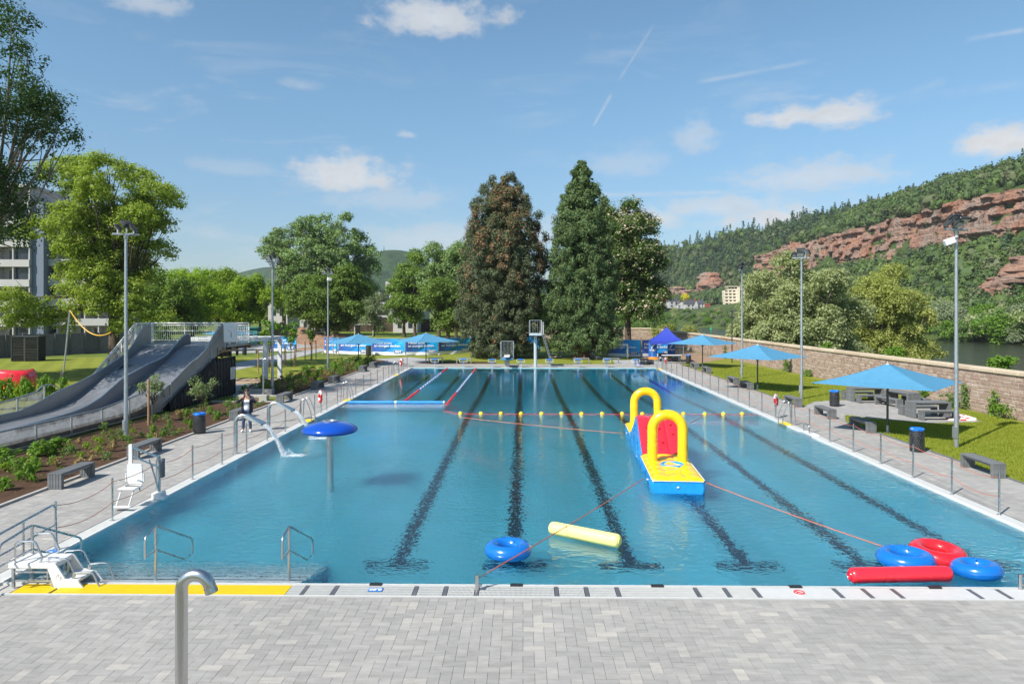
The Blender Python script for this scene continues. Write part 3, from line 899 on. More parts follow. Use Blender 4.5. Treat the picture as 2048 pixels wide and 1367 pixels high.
# kerbs
def kerb(p0, p1, w=0.10, h=0.09, m=concrete):
    MB().bar((p0[0], p0[1], h / 2 - 0.03), (p1[0], p1[1], h / 2 - 0.03), w, h).build('kerb', m, kind='structure', smooth=False)
kerb((DECK_L - .06, -6), (DECK_L - .06, 26.2)); kerb((DECK_L - .06, 29.0), (DECK_L - .06, 58.4))
kerb((DECK_R + .05, -8), (DECK_R + .05, 19.4), .08, .055, plank_grey); kerb((DECK_R + .05, 24.7), (DECK_R + .05, 54), .08, .055, plank_grey)
kerb((-17.32, 31), (-17.0, 59)); kerb((-16.2, 29.1), (-13.5, 29.0)); kerb((-17.3, 31.3), (-16.2, 29.1)); kerb((-17.0, 26.25), (-13.45, 26.25))
for (px, py, sx, sy) in ((507, 800, 1.6, .45), (521, 788, 1.5, .5)):
    p = G(px, py); MB().box((p.x, p.y, .14), (sx, sy, .32)).build('concrete_step', concrete, kind='structure', smooth=False)

# ------------------------------------------------------------------ pool
D1, D2 = -1.12, -3.4


def floor_z(y, x=0.0):
    return WATER_Z + (D1 if y < 22 else D1 + (D2 - D1) * sstep((y - 22) / 14.0))


basin = MB()
ys = [0, 5, 10, 15, 20, 22, 24, 26, 28, 30, 32, 34, 36, 40, 45, 50]
rows = []
for y in ys:
    rows.append([(POOL_X0, y, floor_z(y)), (POOL_X1, y, floor_z(y))])
for a, b_ in zip(rows[:-1], rows[1:]):
    basin.add([a[0], a[1], b_[1], b_[0]], [(0, 1, 2, 3)])
    for s in (0, 1):
        q = [a[s], b_[s], (b_[s][0], b_[s][1], -0.02), (a[s][0], a[s][1], -0.02)]
        basin.add(q, [(0, 1, 2, 3) if s == 0 else (3, 2, 1, 0)])
for y in (0, 50):
    basin.add([(POOL_X0, y, floor_z(y)), (POOL_X1, y, floor_z(y)), (POOL_X1, y, -0.02), (POOL_X0, y, -0.02)], [(0, 1, 2, 3)])
pool = basin.build('pool_basin', floor_m, kind='structure', smooth=False)
# lane lines on the floor with a T at both ends
LANES = [-7.7 + 2.5 * i for i in range(8)]
for i, x in enumerate(LANES):
    y0 = 26.5 if i < 2 else 2.4
    mb = MB(); yy = [y0] + [y for y in ys if y0 + .5 < y < 48] + [48]
    for a, b_ in zip(yy[:-1], yy[1:]):
        mb.add([(x - .15, a, floor_z(a) + .006), (x + .15, a, floor_z(a) + .006), (x + .15, b_, floor_z(b_) + .006), (x - .15, b_, floor_z(b_) + .006)], [(0, 1, 2, 3)])
    if i >= 2: mb.box((x, 2.25, floor_z(2) + .003), (1.35, .36, .008))
    mb.box((x, 48.1, floor_z(48) + .003), (1.35, .25, .008))
    mb.build('lane_line', lane_m, pool, smooth=False)
# entry steps in the near corner
for k in range(6):
    MB().box((-6.75, .17 + .32 * k, WATER_Z - .025 - .165 * k - .5), (5.2, .318, 1.0)).build('entry_step', step_m, pool, smooth=False)
    MB().box((-6.75, .315 + .32 * k, WATER_Z - .022 - .165 * k), (5.2, .035, .008)).build('step_nosing', lane_m, pool, smooth=False)
# low white wall between the shallow and the deep water, just under the surface
MB().box((-6.9, 25.2, WATER_Z - .475), (5.35, 1.4, .92)).build('divider_wall', white_plastic, pool, smooth=False)

water = MB().box(((POOL_X0 + POOL_X1) / 2, 25, (WATER_Z - 4.0) / 2), (POOL_X1 - POOL_X0 + .08, 50.08, 4.0 + WATER_Z)).build('pool_water', water_m, kind='structure')

# raised lip and overflow channel
edge = MB()
for (x0, x1) in ((POOL_X0 - .35, POOL_X0), (POOL_X1, POOL_X1 + .35)):
    edge.box(((x0 + x1) / 2, 25.15, -.06), (.345, 50.5, .12))
edge_o = edge.build('pool_edge', edge_white, kind='structure', smooth=False)
MB().box((.925, 50.2, -.06), (21.8, .26, .12)).build('pool_edge', concrete, kind='structure', smooth=False)
for x in (POOL_X0 - .352, POOL_X1 + .352):
    MB().box((x, 25, -.06), (.012, 50, .13)).build('edge_strip', dark_plate, edge_o, smooth=False)
for x in (POOL_X0 - .012, POOL_X1 + .012):
    MB().box((x, 25, -.03), (.05, 50, .075)).build('edge_lip', white_plastic, edge_o, smooth=False)

gut = MB().box((.925, -.31, -.12), (23.0, .58, .16)).build('overflow_channel', concrete, kind='structure', smooth=False)
MB().box((.925, -.045, -.02), (23.0, .07, .05)).build('channel_lip', edge_white, gut, smooth=False)
MB().box((.925, -.585, -.02), (23.0, .05, .05)).build('channel_rim', edge_white, gut, smooth=False)


def gx(px, py=1180):
    return G(px, py).x


cuts = [gx(28), gx(575), gx(608), gx(669), gx(831), gx(891), gx(954), gx(1113), gx(1173), gx(1235), gx(1393), gx(1452), gx(1511), gx(1667, 1176), gx(1723, 1175), gx(1780, 1174), gx(1928, 1172), gx(1982, 1171), gx(2046, 1168), 11.8]
for k, (xa, xb) in enumerate(zip(cuts[:-1], cuts[1:])):
    m = grate_yellow if k == 0 else (grate_grey if k < 12 else grate_white)
    gap = .012 if k in (0, 1) else .045
    spans = [(xa + .01, gx(110, 1178) - .03), (gx(110, 1178) + .03, xb)] if k == 0 else [(xa + gap, xb - gap)]
    for (a, b_) in spans:
        mb = MB(); n = int((b_ - a) / .022)
        for i in range(n):
            mb.box((a + .011 + (b_ - a) * i / n, -.32, -.012), (.0135 if k < 12 else .018, .45, .018))
        for y in (-.535, -.43, -.32, -.21, -.105): mb.box(((a + b_) / 2, y, -.0135), (b_ - a, .012, .019))
        mb.build('grate', m, gut, smooth=False)
    if k > 1:
        MB().box((xa, -.32, -.012), (.07, .44, .022)).build('fixing_plate', dark_plate, gut, smooth=False)
for px, py in ((751, 1170), (1033, 1170), (1313, 1168), (1583, 1165), (1848, 1160)):
    MB().box((gx(px, py), -.04, .004), (.23, .09, .03)).build('edge_block', black_rubber, gut, smooth=False)


def text_mesh(s, size, m, align='LEFT', extrude=0.002, spacing=1.0, bold=0.0):
    cu = bpy.data.curves.new('lettering', 'FONT')
    cu.body = s; cu.size = size; cu.align_x = align; cu.extrude = extrude; cu.space_line = spacing; cu.offset = bold
    cu.resolution_u = 2
    o = bpy.data.objects.new('lettering', cu); COL.objects.link(o)
    dg = bpy.context.evaluated_depsgraph_get()
    me = bpy.data.meshes.new_from_object(o.evaluated_get(dg))
    bpy.data.objects.remove(o); bpy.data.curves.remove(cu)
    me.name = 'lettering'; me.materials.clear(); me.materials.append(m)
    return me


# depth sign and no-diving sign lying on the grates
def flat_sign(x, y, w, h, m, parent, rz=0.0):
    return MB().cbox((0, 0, 0), (w, h, .006), .002).build('depth_sign', m, parent, loc=(x, y, .004), rz=rz, smooth=False)
s1 = flat_sign(gx(750, 1181), -.30, .26, .17, blue_print, gut)
link('lettering', text_mesh('0,80', .13, lettering_white, 'CENTER', .001, bold=.004), s1, loc=(.0, .045, .0045), rz=math.pi)
s2 = flat_sign(-9.82, 1.55, .22, .45, blue_print, edge_o)
link('lettering', text_mesh('0,80', .13, lettering_white, 'CENTER', .001, bold=.004), s2, loc=(.045, -.0, .0045), rz=R(90))
MB().lathe([(.105, 0), (.105, .006), (0, .006)], 28).build('prohibition_sign', white_plastic, gut, loc=(gx(1590, 1176), -.32, 0))
ps = bpy.data.objects['prohibition_sign']
mb = MB().torus((0, 0, .007), .085, .014, 28, 6).bar((-.06, .06, .008), (.06, -.06, .008), .022, .008)
mb.bar((-.045, -.02, .006), (.02, .02, .006), .026, .006).build('prohibition_mark', red_print, ps)

# ------------------------------------------------------------------ river, far bank and hill
MB().sheet([(24, -60), (420, -60), (420, 700), (200, 2500), (-200, 2500), (-60, 1200), (0, 600), (18, 300)], -5.0).build('river', river_m, kind='structure', smooth=False)
LN = dict(
    shore=[(185, 20, -6.5), (150, 137, -6.5), (141, 180, -6.5), (136, 221, -6.5), (118, 297, -6.5), (98, 379, -6.5), (75, 534, -6.5), (52, 750, -6.5), (10, 1040, -6.5)],
    foot=[(200, 20, 0), (166, 137, 0), (158, 180, 0), (153, 221, 0), (136, 297, 0), (118, 379, 0), (98, 534, 0), (78, 750, 0), (40, 1040, 0)],
    mid=[(228, 30, 12), (212, 140, 12), (205, 190, 13), (200, 240, 13), (192, 310, 12), (182, 400, 10), (162, 555, 8), (130, 790, 3), (75, 1080, 2)],
    cbot=[(262, 40, 38), (258, 155, 38), (252, 280, 38), (246, 395, 39), (243, 470, 38), (240, 570, 35), (232, 700, 25), (190, 915, 17), (120, 1190, 10)],
    ctop=[(274, 45, 67), (269, 160, 67), (263, 285, 68), (256, 400, 67), (253, 478, 65), (250, 580, 64), (243, 712, 61), (202, 925, 40), (132, 1200, 24)],
    ridge=[(342, 45, 101), (335, 190, 98), (326, 320, 95), (320, 425, 94), (316, 510, 94), (318, 600, 94), (300, 690, 93), (228, 895, 89), (150, 1200, 84)],
    back=[(520, 45, 104), (510, 200, 98), (500, 340, 93), (495, 450, 90), (490, 540, 88), (490, 640, 86), (480, 760, 84), (420, 1000, 82), (330, 1330, 78)])


def smooth_line(pts, n):
    out = []
    m = len(pts)
    for i in range(n):
        t = i / (n - 1) * (m - 1); k = min(int(t), m - 2); u = t - k
        p0, p1, p2, p3 = (Vector(pts[max(0, min(m - 1, q))]) for q in (k - 1, k, k + 1, k + 2))
        out.append(.5 * ((2 * p1) + (p2 - p0) * u + (2 * p0 - 5 * p1 + 4 * p2 - p3) * u * u + (3 * p1 - p0 - 3 * p2 + p3) * u ** 3))
    return out


NS = 150
HL = {k: smooth_line(v, NS) for k, v in LN.items()}


def strip_pt(a, b_, s, t):
    """point on the strip between two lines, s along the river and t across it"""
    f = s * (NS - 1); k = min(int(f), NS - 2); u = f - k
    return (HL[a][k].lerp(HL[a][k + 1], u)).lerp(HL[b_][k].lerp(HL[b_][k + 1], u), t)


hb = MB(); prev = None
order = [('shore', 2), ('foot', 3), ('mid', 5), ('cbot', 3), ('ctop', 6), ('ridge', 3), ('back', 1)]
names = [o[0] for o in order]
for i in range(NS):
    s = i / (NS - 1); row = []
    for q, (nm, cnt) in enumerate(order[:-1]):
        for k in range(cnt):
            p = strip_pt(nm, names[q + 1], s, k / cnt)
            w = 0 if nm == 'shore' else (1.6 if nm != 'ctop' else 4)
            row.append(p + Vector((0, 0, w * (mnoise.noise(p * .02) + .6 * mnoise.noise(p * .06)))))
    row.append(HL['back'][i]); row.append(HL['back'][i] + Vector((900, 400, -60)))
    ids = []
    for p in row: ids.append(len(hb.v)); hb.v.append(tuple(p))
    if prev:
        for a in range(len(ids) - 1):
            hb.f.append([prev[a], ids[a], ids[a + 1], prev[a + 1]]); hb.m.append(0)
    prev = ids
hb.build('hillside', bank_m, kind='structure')


def rock_face(name, s0, s1, ns, nz, fade, seed, out_=3.5, zlo=-3, zhi=1.5):
    """the sandstone band: ledges, buttresses and joints as real relief"""
    mb = MB(); prev = None
    for i in range(ns + 1):
        s = s0 + (s1 - s0) * i / ns
        a, b_ = strip_pt('cbot', 'cbot', s, 0), strip_pt('ctop', 'ctop', s, 0)
        nrm = Vector((a.x - b_.x, a.y - b_.y, 0)).normalized()
        ids = []
        hum = 1 + .25 * mnoise.noise(Vector((s * 40 + seed, 0, 1)))
        for k in range(nz + 1):
            t = k / nz
            z = (a.z + zlo + 7 * mnoise.noise(Vector((s * 34, seed, 0))) + 4 * mnoise.noise(Vector((s * 110, seed, 0)))) * (1 - t) + (b_.z + zhi + 5 * mnoise.noise(Vector((s * 26, seed, 5))) + 3 * mnoise.noise(Vector((s * 90, seed, 9)))) * t
            base = a.lerp(b_, t * .55)
            q = Vector((base.x * .06, base.y * .06, z * .15 + seed))
            buttress = 4.2 * mnoise.noise(Vector((base.x * .035 + seed, base.y * .035, z * .008)))
            ledge = 2.6 * (mnoise.cell(Vector((seed, (base.y + base.x) * .02, z * .26))) - .5)
            block = 2.4 * (mnoise.cell(Vector((base.y * .12 + base.x * .1, z * .2, seed))) - .5)
            d = out_ * hum * (1 - t * .55) + buttress + ledge + block + .8 * mnoise.noise(q * 3)
            p = Vector((base.x, base.y, z)) + nrm * d
            ids.append(len(mb.v)); mb.v.append(tuple(p))
        top = strip_pt('ctop', 'ridge', s, .10); ids.append(len(mb.v)); mb.v.append(tuple(top + Vector((0, 0, -1))))
        if prev:
            for k in range(len(ids) - 1):
                mb.f.append([prev[k], ids[k], ids[k + 1], prev[k + 1]]); mb.m.append(0)
        prev = ids
    return mb.build(name, rock_m, kind='structure', smooth=False)


rock_face('cliff', .02, .765, 420, 34, 0, 3.1, zlo=-5, zhi=0)


def outcrop(px, py, depth, w, h, seed):
    """a free-standing rock on the slope; (px, py) is its foot"""
    p = AT(px, py, depth)
    mb = MB(); n, m = 26, 16
    for j in range(m + 1):
        t = j / m
        for i in range(n):
            a = 2 * math.pi * i / n
            r = w * .5 * (1 - .45 * t ** 2.5)
            q = Vector((math.cos(a) * 1.4 + seed, math.sin(a) * 1.4, t * 2.5))
            r *= 1 + .30 * mnoise.noise(q) + .16 * (mnoise.cell(Vector((a * 2 + seed, t * 7, 0))) - .5)
            if j == m: r *= .55
            mb.v.append((r * math.cos(a), r * math.sin(a), h * t + .05 * h * mnoise.noise(q * 2)))
    for j in range(m):
        for i in range(n):
            k = (i + 1) % n
            mb.f.append([j * n + i, j * n + k, (j + 1) * n + k, (j + 1) * n + i]); mb.m.append(0)
    mb.f.append([m * n + i for i in range(n)]); mb.m.append(0)
    o = mb.build('rock_outcrop', rock_m, loc=(p.x, p.y, p.z - .12 * h), kind='structure', smooth=False)
    return o


for a in ((1420, 588, 800, 34, 27, 1.0), (1446, 590, 800, 24, 16, 2.2), (1348, 602, 885, 50, 20, 3.3), (1318, 602, 915, 40, 18, 9.1), (1382, 602, 850, 36, 15, 5.1), (2005, 590, 275, 15, 8, 4.4), (2050, 560, 270, 16, 10, 6.6), (1972, 600, 270, 7, 6, 8.8)): outcrop(*a)

# far hills on the other side of the town
def far_hill(pts, depth, thick, seed):
    mb = MB(); prev = None
    n = 90
    xs = [p[0] for p in pts]
    for i in range(n + 1):
        px = xs[0] + (xs[-1] - xs[0]) * i / n
        k = max(q for q in range(len(pts) - 1) if pts[q][0] <= px + 1e-6) if px < xs[-1] else len(pts) - 2
        u = (px - pts[k][0]) / (pts[k + 1][0] - pts[k][0]); u = u * u * (3 - 2 * u)
        py = pts[k][1] * (1 - u) + pts[k + 1][1] * u
        top = AT(px, py, depth); ids = []
        for j in range(14):
            t = j / 13
            z = top.z * sstep(t) + 8 * mnoise.noise(Vector((px * .02, t * 6, seed))) * (t > .02)
            q = AT(px, 619, depth - thick * (1 - t))
            ids.append(len(mb.v)); mb.v.append((q.x, q.y, z if j else -3))
        q = AT(px, 619, depth + thick); ids.append(len(mb.v)); mb.v.append((q.x, q.y, -3))
        if prev:
            for a in range(len(ids) - 1):
                mb.f.append([prev[a], ids[a], ids[a + 1], prev[a + 1]]); mb.m.append(0)
        prev = ids
    mb.build('hills', hill_m, kind='structure')


far_hill([(-500, 600), (200, 585), (440, 556), (530, 534), (620, 536), (690, 548), (800, 600), (900, 612)], 2300, 500, 1.0)
far_hill([(620, 606), (690, 535), (738, 508), (775, 502), (815, 507), (870, 530), (960, 556), (1080, 575), (1250, 590), (1330, 612)], 1550, 350, 2.0)





HAZE = 0.00011
# summer haze in the valley air: far hills fade a little
hz, ht, ho = nodes_of('haze_air')
pv_ = ht.new('ShaderNodeVolumePrincipled'); pv_.inputs['Color'].default_value = (.86, .92, 1, 1); pv_.inputs['Density'].default_value = HAZE; pv_.inputs['Anisotropy'].default_value = 0.2
ht.l.new(pv_.outputs[0], ho.inputs[1])
tag(MB().box((100, 1500, 71), (7000, 4400, 160)).build('haze', hz, kind='stuff', smooth=False), 'pale summer haze filling the valley', 'haze')
# ------------------------------------------------------------------ rope barrier
post_me = MB().tube([(0, 0, -.02), (0, 0, 1.0)], .024, 10).lathe([(.055, 0), (.055, .012), (.03, .016)], 14).lathe([(.024, 1.0), (.026, 1.005), (0, 1.02)], 10).mesh('rope_post', steel)
SIDES = {'left': (-9.82, [1.8 + 2.12 * k for k in range(23)]), 'right': (11.70, [4.72 + 1.98 * k for k in range(23)])}
SKIP = {'left': (8, 18), 'right': (7,)}
for side, (x, ys_) in SIDES.items():
    for k, y in enumerate(ys_):
        o = link('rope_post', post_me, loc=(x, y, 0))
        tag(o, 'slim steel rope post on the %s pool edge, %s from the near end' % (side, ORD[k]), 'post', 'rope posts along the pool edges')
    for z, wh in ((.93, 'upper'), (.46, 'lower')):
        r_ = random.Random(int(z * 100)); cut = sorted(SKIP[side]) + [len(ys_) - 1]; k0 = 0
        for q, c in enumerate(cut):
            pts = []
            for k in range(k0, c):
                a, b_ = ys_[k], ys_[k + 1]; sag = r_.uniform(.06, .13)
                pts += [(x + .028, a + (b_ - a) * t, z + r_.uniform(-.004, .004) - sag * 4 * t * (1 - t)) for t in [i / 8 for i in range(8)]]
            pts.append((x + .028, ys_[c], z))
            o = MB().tube(pts, .0075, 5).build('barrier_rope', rope_orange)
            tag(o, '%s orange rope between the steel posts of the %s pool edge, %s stretch' % (wh, side, ('near', 'middle', 'far')[q] if len(cut) == 3 else ('near', 'far')[q]), 'rope', 'orange barrier ropes')
            k0 = c + 1

# ------------------------------------------------------------------ hand rails in the entry steps
def step_rail(x, label, ext=0.0):
    t = thing('step_handrail', label, 'handrail', (x, .27, 0), group='handrails at the entry steps')
    up = fillet([(0, -.38 - ext, .48), (0, -.38 - ext, .86), (0, .0, .97), (0, 1.55, .24), (0, 1.55, -.12)], .12)
    MB().tube(up, .021, 10).build('upper_rail', steel, t)
    lo = fillet([(0, -.38 - ext, .48), (0, .0, .52), (0, 1.2, -.08), (0, 1.55, -.12)], .08)
    MB().tube(lo, .019, 10).build('lower_rail', steel, t)
    MB().tube([(0, 0, -.12), (0, 0, .97)], .026, 12).lathe([(.06, -.10), (.06, -.085), (.03, -.08)], 14).build('post', steel, t)
    return t
step_rail(-6.93, 'steel handrail rising from the entry steps, nearer the white transfer steps')
step_rail(-4.40, 'steel handrail at the right end of the entry steps')
t = step_rail(-9.28, 'steel handrail sloping into the water behind the white transfer steps', .5)
# long railing on the edge
t = thing('edge_railing', 'two bar steel railing along the left pool edge behind the white transfer steps', 'railing', (-9.78, 0, 0))
MB().tube(fillet([(0, -4.2, .80), (0, -.4, .80), (0, 1.72, .98), (0, 1.78, .0)], .13), .022, 10).build('upper_rail', steel, t)
MB().tube(fillet([(0, -4.2, .40), (0, -.4, .40), (0, 1.76, .55)], .1), .019, 10).build('lower_rail', steel, t)
for y in (-2.4, -.25, .75): MB().tube([(0, y, -.02), (0, y, .80 + max(0, y + .4) * .085)], .022, 10).build('post', steel, t)

# white transfer steps
t = thing('transfer_steps', 'white plastic transfer steps with steel grab rails beside the yellow grate', 'transfer steps', (-8.93, .02, 0))
MB().cbox((0, 0, .38), (.86, .58, .10), .015).build('platform', white_plastic, t)
for sx, sy in ((-.36, -.24), (.36, -.24), (-.36, .24), (.36, .24)):
    MB().box((sx, sy, .16), (.045, .045, .36)).build('leg', steel_dull, t)
for z in (.10, .26): MB().bar((-.36, -.24, z), (.36, -.24, z), .03).build('stretcher', steel_dull, t)
side = [(.30, .33), (.44, .43), (.62, .15), (.86, .10), (1.08, -.16), (1.30, -.22), (1.30, -.40), (.56, -.22), (.46, -.12)]
for y in (-.27, .27):
    mb = MB(); n = len(side)
    vs = [(p[0], y - .018, p[1]) for p in side] + [(p[0], y + .018, p[1]) for p in side]
    mb.add(vs, [tuple(range(n)), tuple(range(2 * n - 1, n - 1, -1))] + [((i + 1) % n, i, n + i, n + (i + 1) % n) for i in range(n)])
    mb.build('side_panel', white_plastic, t, smooth=False)
for c, s in (((.66, 0, .10), (.36, .52, .06)), ((1.02, 0, -.10), (.34, .52, .06)), ((1.36, 0, -.27), (.34, .52, .06))):
    MB().cbox(c, s, .012).build('tread', white_plastic, t)
for (dx, dz) in ((0, .0), (.60, -.32), (1.06, -.56)):
    for y in (-.22, .26):
        if dx == 0 and y < 0: pass
        pts = fillet([(-.34 + dx, y, .43 + dz), (-.34 + dx, y, .80 + dz), (.02 + dx, y, .82 + dz), (.17 + dx, y, .50 + dz), (.10 + dx, y, .42 + dz)], .07)
        MB().tube(pts, .018, 8).build('grab_rail', steel, t)
mb = MB().torus((0, 0, 0), .11, .006, 20, 5)
mb.tube([(-.02, .13, 0), (-.01, .03, 0), (.07, .02, 0), (.10, -.07, 0)], .008, 5)
mb.build('wheelchair_emblem', grate_grey, t, loc=(.05, 0, .432))
mb = MB().torus((0, 0, 0), .05, .004, 16, 5, 'Y').tube([(-.01, -.002, .06), (0, -.002, .01), (.03, -.002, .01), (.045, -.002, -.035)], .005, 5)
mb.build('wheelchair_emblem', grate_grey, t, loc=(.50, -.29, .18))

# ------------------------------------------------------------------ pool lift
t = thing('pool_lift', 'white pool lift with a hanging seat on the left pool edge', 'pool lift', (-9.72, 5.95, 0))
MB().cbox((0, 0, .09), (.26, .30, .18), .02).cbox((.12, -.06, .05), (.2, .22, .10), .015).build('base', white_plastic, t)
MB().tube([(0, 0, .1), (0, 0, 1.15)], .045, 12).build('mast', steel_dull, t)
MB().bar((0, 0, 1.10), (-.42, -.62, 1.50), .05).build('upper_arm', white_paint, t)
MB().bar((.0, -.05, .86), (-.40, -.62, 1.26), .045).build('lower_arm', white_paint, t)
MB().tube([(.02, -.03, .18), (-.09, -.22, .95)], .022, 8).tube([(-.05, -.13, .6), (-.12, -.27, 1.1)], .014, 8).build('actuator', steel_dull, t)
MB().cbox((.07, .05, .80), (.08, .16, .5), .01).build('battery_box', dark_plate, t)
MB().bar((-.42, -.62, 1.56), (-.42, -.62, .72), .085, .055).build('hanger', white_paint, t)
st = MB(); st.cbox((-.30, -.86, .50), (.44, .44, .05), .02); st.build('seat', white_plastic, t)
bk = MB()
prof = [(-.19, 0), (.19, 0), (.20, .25), (.19, .50), (.15, .53), (-.15, .53), (-.19, .50), (-.20, .25)]
n = len(prof); vs = [(-.30 + x, -.66 + .03 - .05 * (z / .5), .54 + z) for x, z in prof] + [(-.30 + x, -.62 + .03 - .05 * (z / .5), .54 + z) for x, z in prof]
bk.add(vs, [tuple(range(n)), tuple(range(2 * n - 1, n - 1, -1))] + [((i + 1) % n, i, n + i, n + (i + 1) % n) for i in range(n)])
bk.build('backrest', white_plastic, t)
for sx in (-.53, -.07): MB().tube(fillet([(sx, -.64, .82), (sx, -.64, .58), (sx, -.92, .70), (sx, -1.0, .70)], .05), .018, 8).build('armrest', white_plastic, t)
for sx in (-.46, -.14): MB().tube([(sx, -.98, .48), (sx - .03, -1.16, .12)], .018, 8).build('footrest_bar', white_plastic, t)
MB().cbox((-.33, -1.2, .10), (.46, .16, .025), .008).build('footrest', white_plastic, t)
MB().tube([(-.46, -.8, .53), (-.30, -.84, .545), (-.12, -.8, .53), (-.05, -.86, .44)], .022, 6, flat=.4).build('belt', black_rubber, t)

# ------------------------------------------------------------------ ladders
def ladder(x, y, sgn, label):
    """sgn = +1 when the water lies towards +X"""
    t = thing('ladder_rails', label, 'pool ladder', (x, y, 0), group='steel ladder rails on the pool edges')
    for dy in (-.28, .28):
        pts = fillet([(-.42 * sgn, dy, .0), (-.36 * sgn, dy, .98), (-.12 * sgn, dy, 1.02), (.12 * sgn, dy, .40), (.16 * sgn, dy, -.5)], .16)
        MB().tube(pts, .021, 10).build('rail', steel, t)
    for k in range(2): MB().bar((.14 * sgn, -.28, -.12 - .25 * k), (.14 * sgn, .28, -.12 - .25 * k), .08, .03).build('rung', steel, t)
    MB().cbox((-.10 * sgn, 0, .012), (.36, .86, .02), .006).build('mat', grate_yellow, t)
    return t
ladder(-9.65, 19.6, 1, 'steel ladder rails with a yellow mat, nearest ladder on the left pool edge')
ladder(-9.65, 27.1, 1, 'steel ladder rails with a yellow mat at the end of the blue divider tube')
ladder(-9.65, 42.6, 1, 'steel ladder rails with a yellow mat near the far corner of the left pool edge')
ladder(11.5, 19.0, -1, 'steel ladder rails with a yellow mat on the right pool edge beside the lifebuoy')
ladder(11.5, 48.7, -1, 'steel ladder rails with a yellow mat at the far corner before the blue tent')
t = thing('grab_rail', 'low steel grab rail on a white block on the right pool edge', 'grab rail', (11.62, 16.5, 0))
MB().tube(fillet([(-.08, -.28, .05), (-.08, -.28, .38), (-.08, .28, .38), (-.08, .28, .05)], .12), .022, 10).build('rail', steel, t)
MB().cbox((.0, -.1, .03), (.34, 1.2, .06), .01).build('block', white_plastic, t)

# ------------------------------------------------------------------ lifebuoys
def lifebuoy(x, y, tilt, label):
    t = thing('lifebuoy', label, 'lifebuoy', (x, y, .82), tilt, group='red and white lifebuoys on posts')
    for k in range(8):
        a0, a1 = 45 * k - 22, 45 * k + 22
        pts = [(.0, .245 * math.cos(R(a)), .245 * math.sin(R(a))) for a in np.linspace(a0, a1, 6)]
        MB().tube(pts, .062, 10, flat=.8).build('segment', float_red if k in (4, 5, 6, 7, 0) and k % 2 == 0 or k == 5 else white_plastic, t)
    MB().tube([(.03 * math.cos(a * 3), (.33 + .02 * math.sin(a * 4)) * math.cos(a), (.33 + .02 * math.sin(a * 4)) * math.sin(a)) for a in np.linspace(0, 6.2, 32)], .009, 5).build('grab_line', rope_red, t)
    return t
def buoy_post(x, y, label):
    t = thing('lifebuoy_post', label, 'post', (x, y, 0), group='lifebuoy posts')
    MB().tube([(0, 0, -.02), (0, 0, 1.12)], .028, 10).build('post', steel_dull, t)
    MB().bar((0, 0, 1.0), (.10, 0, 1.0), .05, .02).bar((.1, 0, 1.0), (.1, 0, 1.08), .05, .02).build('hook', steel_dull, t)
for (x, y, tl, a) in ((-9.86, 22.1, R(28), 'between the two nearer ladders on the left pool edge'), (-9.86, 45.6, R(24), 'near the far corner of the left pool edge'),
                      (11.78, 20.9, R(148), 'on the right pool edge near the picnic tables'), (11.8, 47.2, R(155), 'on the right pool edge in front of the blue tent')):
    buoy_post(x, y, 'steel post carrying a lifebuoy ' + a)
    lifebuoy(x, y - .12, tl, 'red and white lifebuoy hanging ' + a)

# ------------------------------------------------------------------ water spouts
def spout(x, y, label, jl, sl):
    t = thing('water_spout', label, 'water spout', (x, y, 0), group='swan neck water spouts')
    MB().tube([(0, 0, -.02)] + [(0, 0, .9)] + arc((.26, 0, 1.08), .26, 180, 70, 9), .066, 14).build('pipe', steel, t)
    mb = MB(); rows = [(.34, 1.33, .066, .066), (.55, 1.24, .14, .05), (.98, 1.04, .26, .028)]
    for (px, pz, w, h) in rows:
        for (sy, sz) in ((-1, -1), (1, -1), (1, 1), (-1, 1)): mb.v.append((px + sz * h * .4, sy * w, pz + sz * h))
    for i in range(2):
        for k in range(4):
            mb.f.append([i * 4 + k, i * 4 + (k + 1) % 4, (i + 1) * 4 + (k + 1) % 4, (i + 1) * 4 + k]); mb.m.append(0)
    mb.build('nozzle', steel, t)
    MB().lathe([(.12, 0), (.12, .015), (.07, .02)], 16).build('flange', steel, t)
    w = thing('water_jet', jl, 'water jet', (x, y, 0), group='falling water jets')
    mb = MB(); N = 16; rr = random.Random(int(y * 10))
    for strand in range(12):
        oy = rr.uniform(-.18, .18); v0 = rr.uniform(.9, 1.12); pts = []; rad = []
        dz = rr.uniform(-.03, .03)
        for i in range(N + 1):
            q = i / N
            pts.append((.97 + .78 * q * v0, oy * (1 - .45 * q) + .012 * math.sin(q * 19 + strand), 1.03 + dz * (1 - q) - .26 * q - .86 * q * q + rr.uniform(-.006, .006)))
            rad.append(.012 + .022 * q + rr.uniform(0, .006))
        mb.tube(pts, rad, 6, cap=False)
    mb.build('falling_water', jet_m, w)
    mb = MB(); 
    for k in range(150):
        q = rr.random() ** .6; a = rr.uniform(0, 6.28)
        mb.ball((1.80 + .22 * q * math.cos(a) + .05, .30 * q * math.sin(a), WATER_Z + .02 + .32 * (1 - q) * rr.random()), rr.uniform(.006, .02), 5, 4)
    mb.build('spray', jet_m, w)
    f = MB().lathe([(.001, .0), (.25, .002), (.9, .001)], 36)
    fo = f.build('foam_patch', foam_m, loc=(x + 2.05, y - .02, WATER_Z + .006))
    tag(fo, sl, 'foam'); fo['kind'] = 'stuff'
    fo.scale = (1.1, .75, 1)
spout(-10.05, 12.0, 'steel swan neck water spout on the left pool edge, nearer the mushroom fountain', 'sheet of water falling from the nearer steel spout', 'white foam where the nearer water jet hits the pool')
spout(-10.08, 15.4, 'steel swan neck water spout on the left pool edge, farther from the camera', 'sheet of water falling from the farther steel spout', 'white foam where the farther water jet hits the pool')

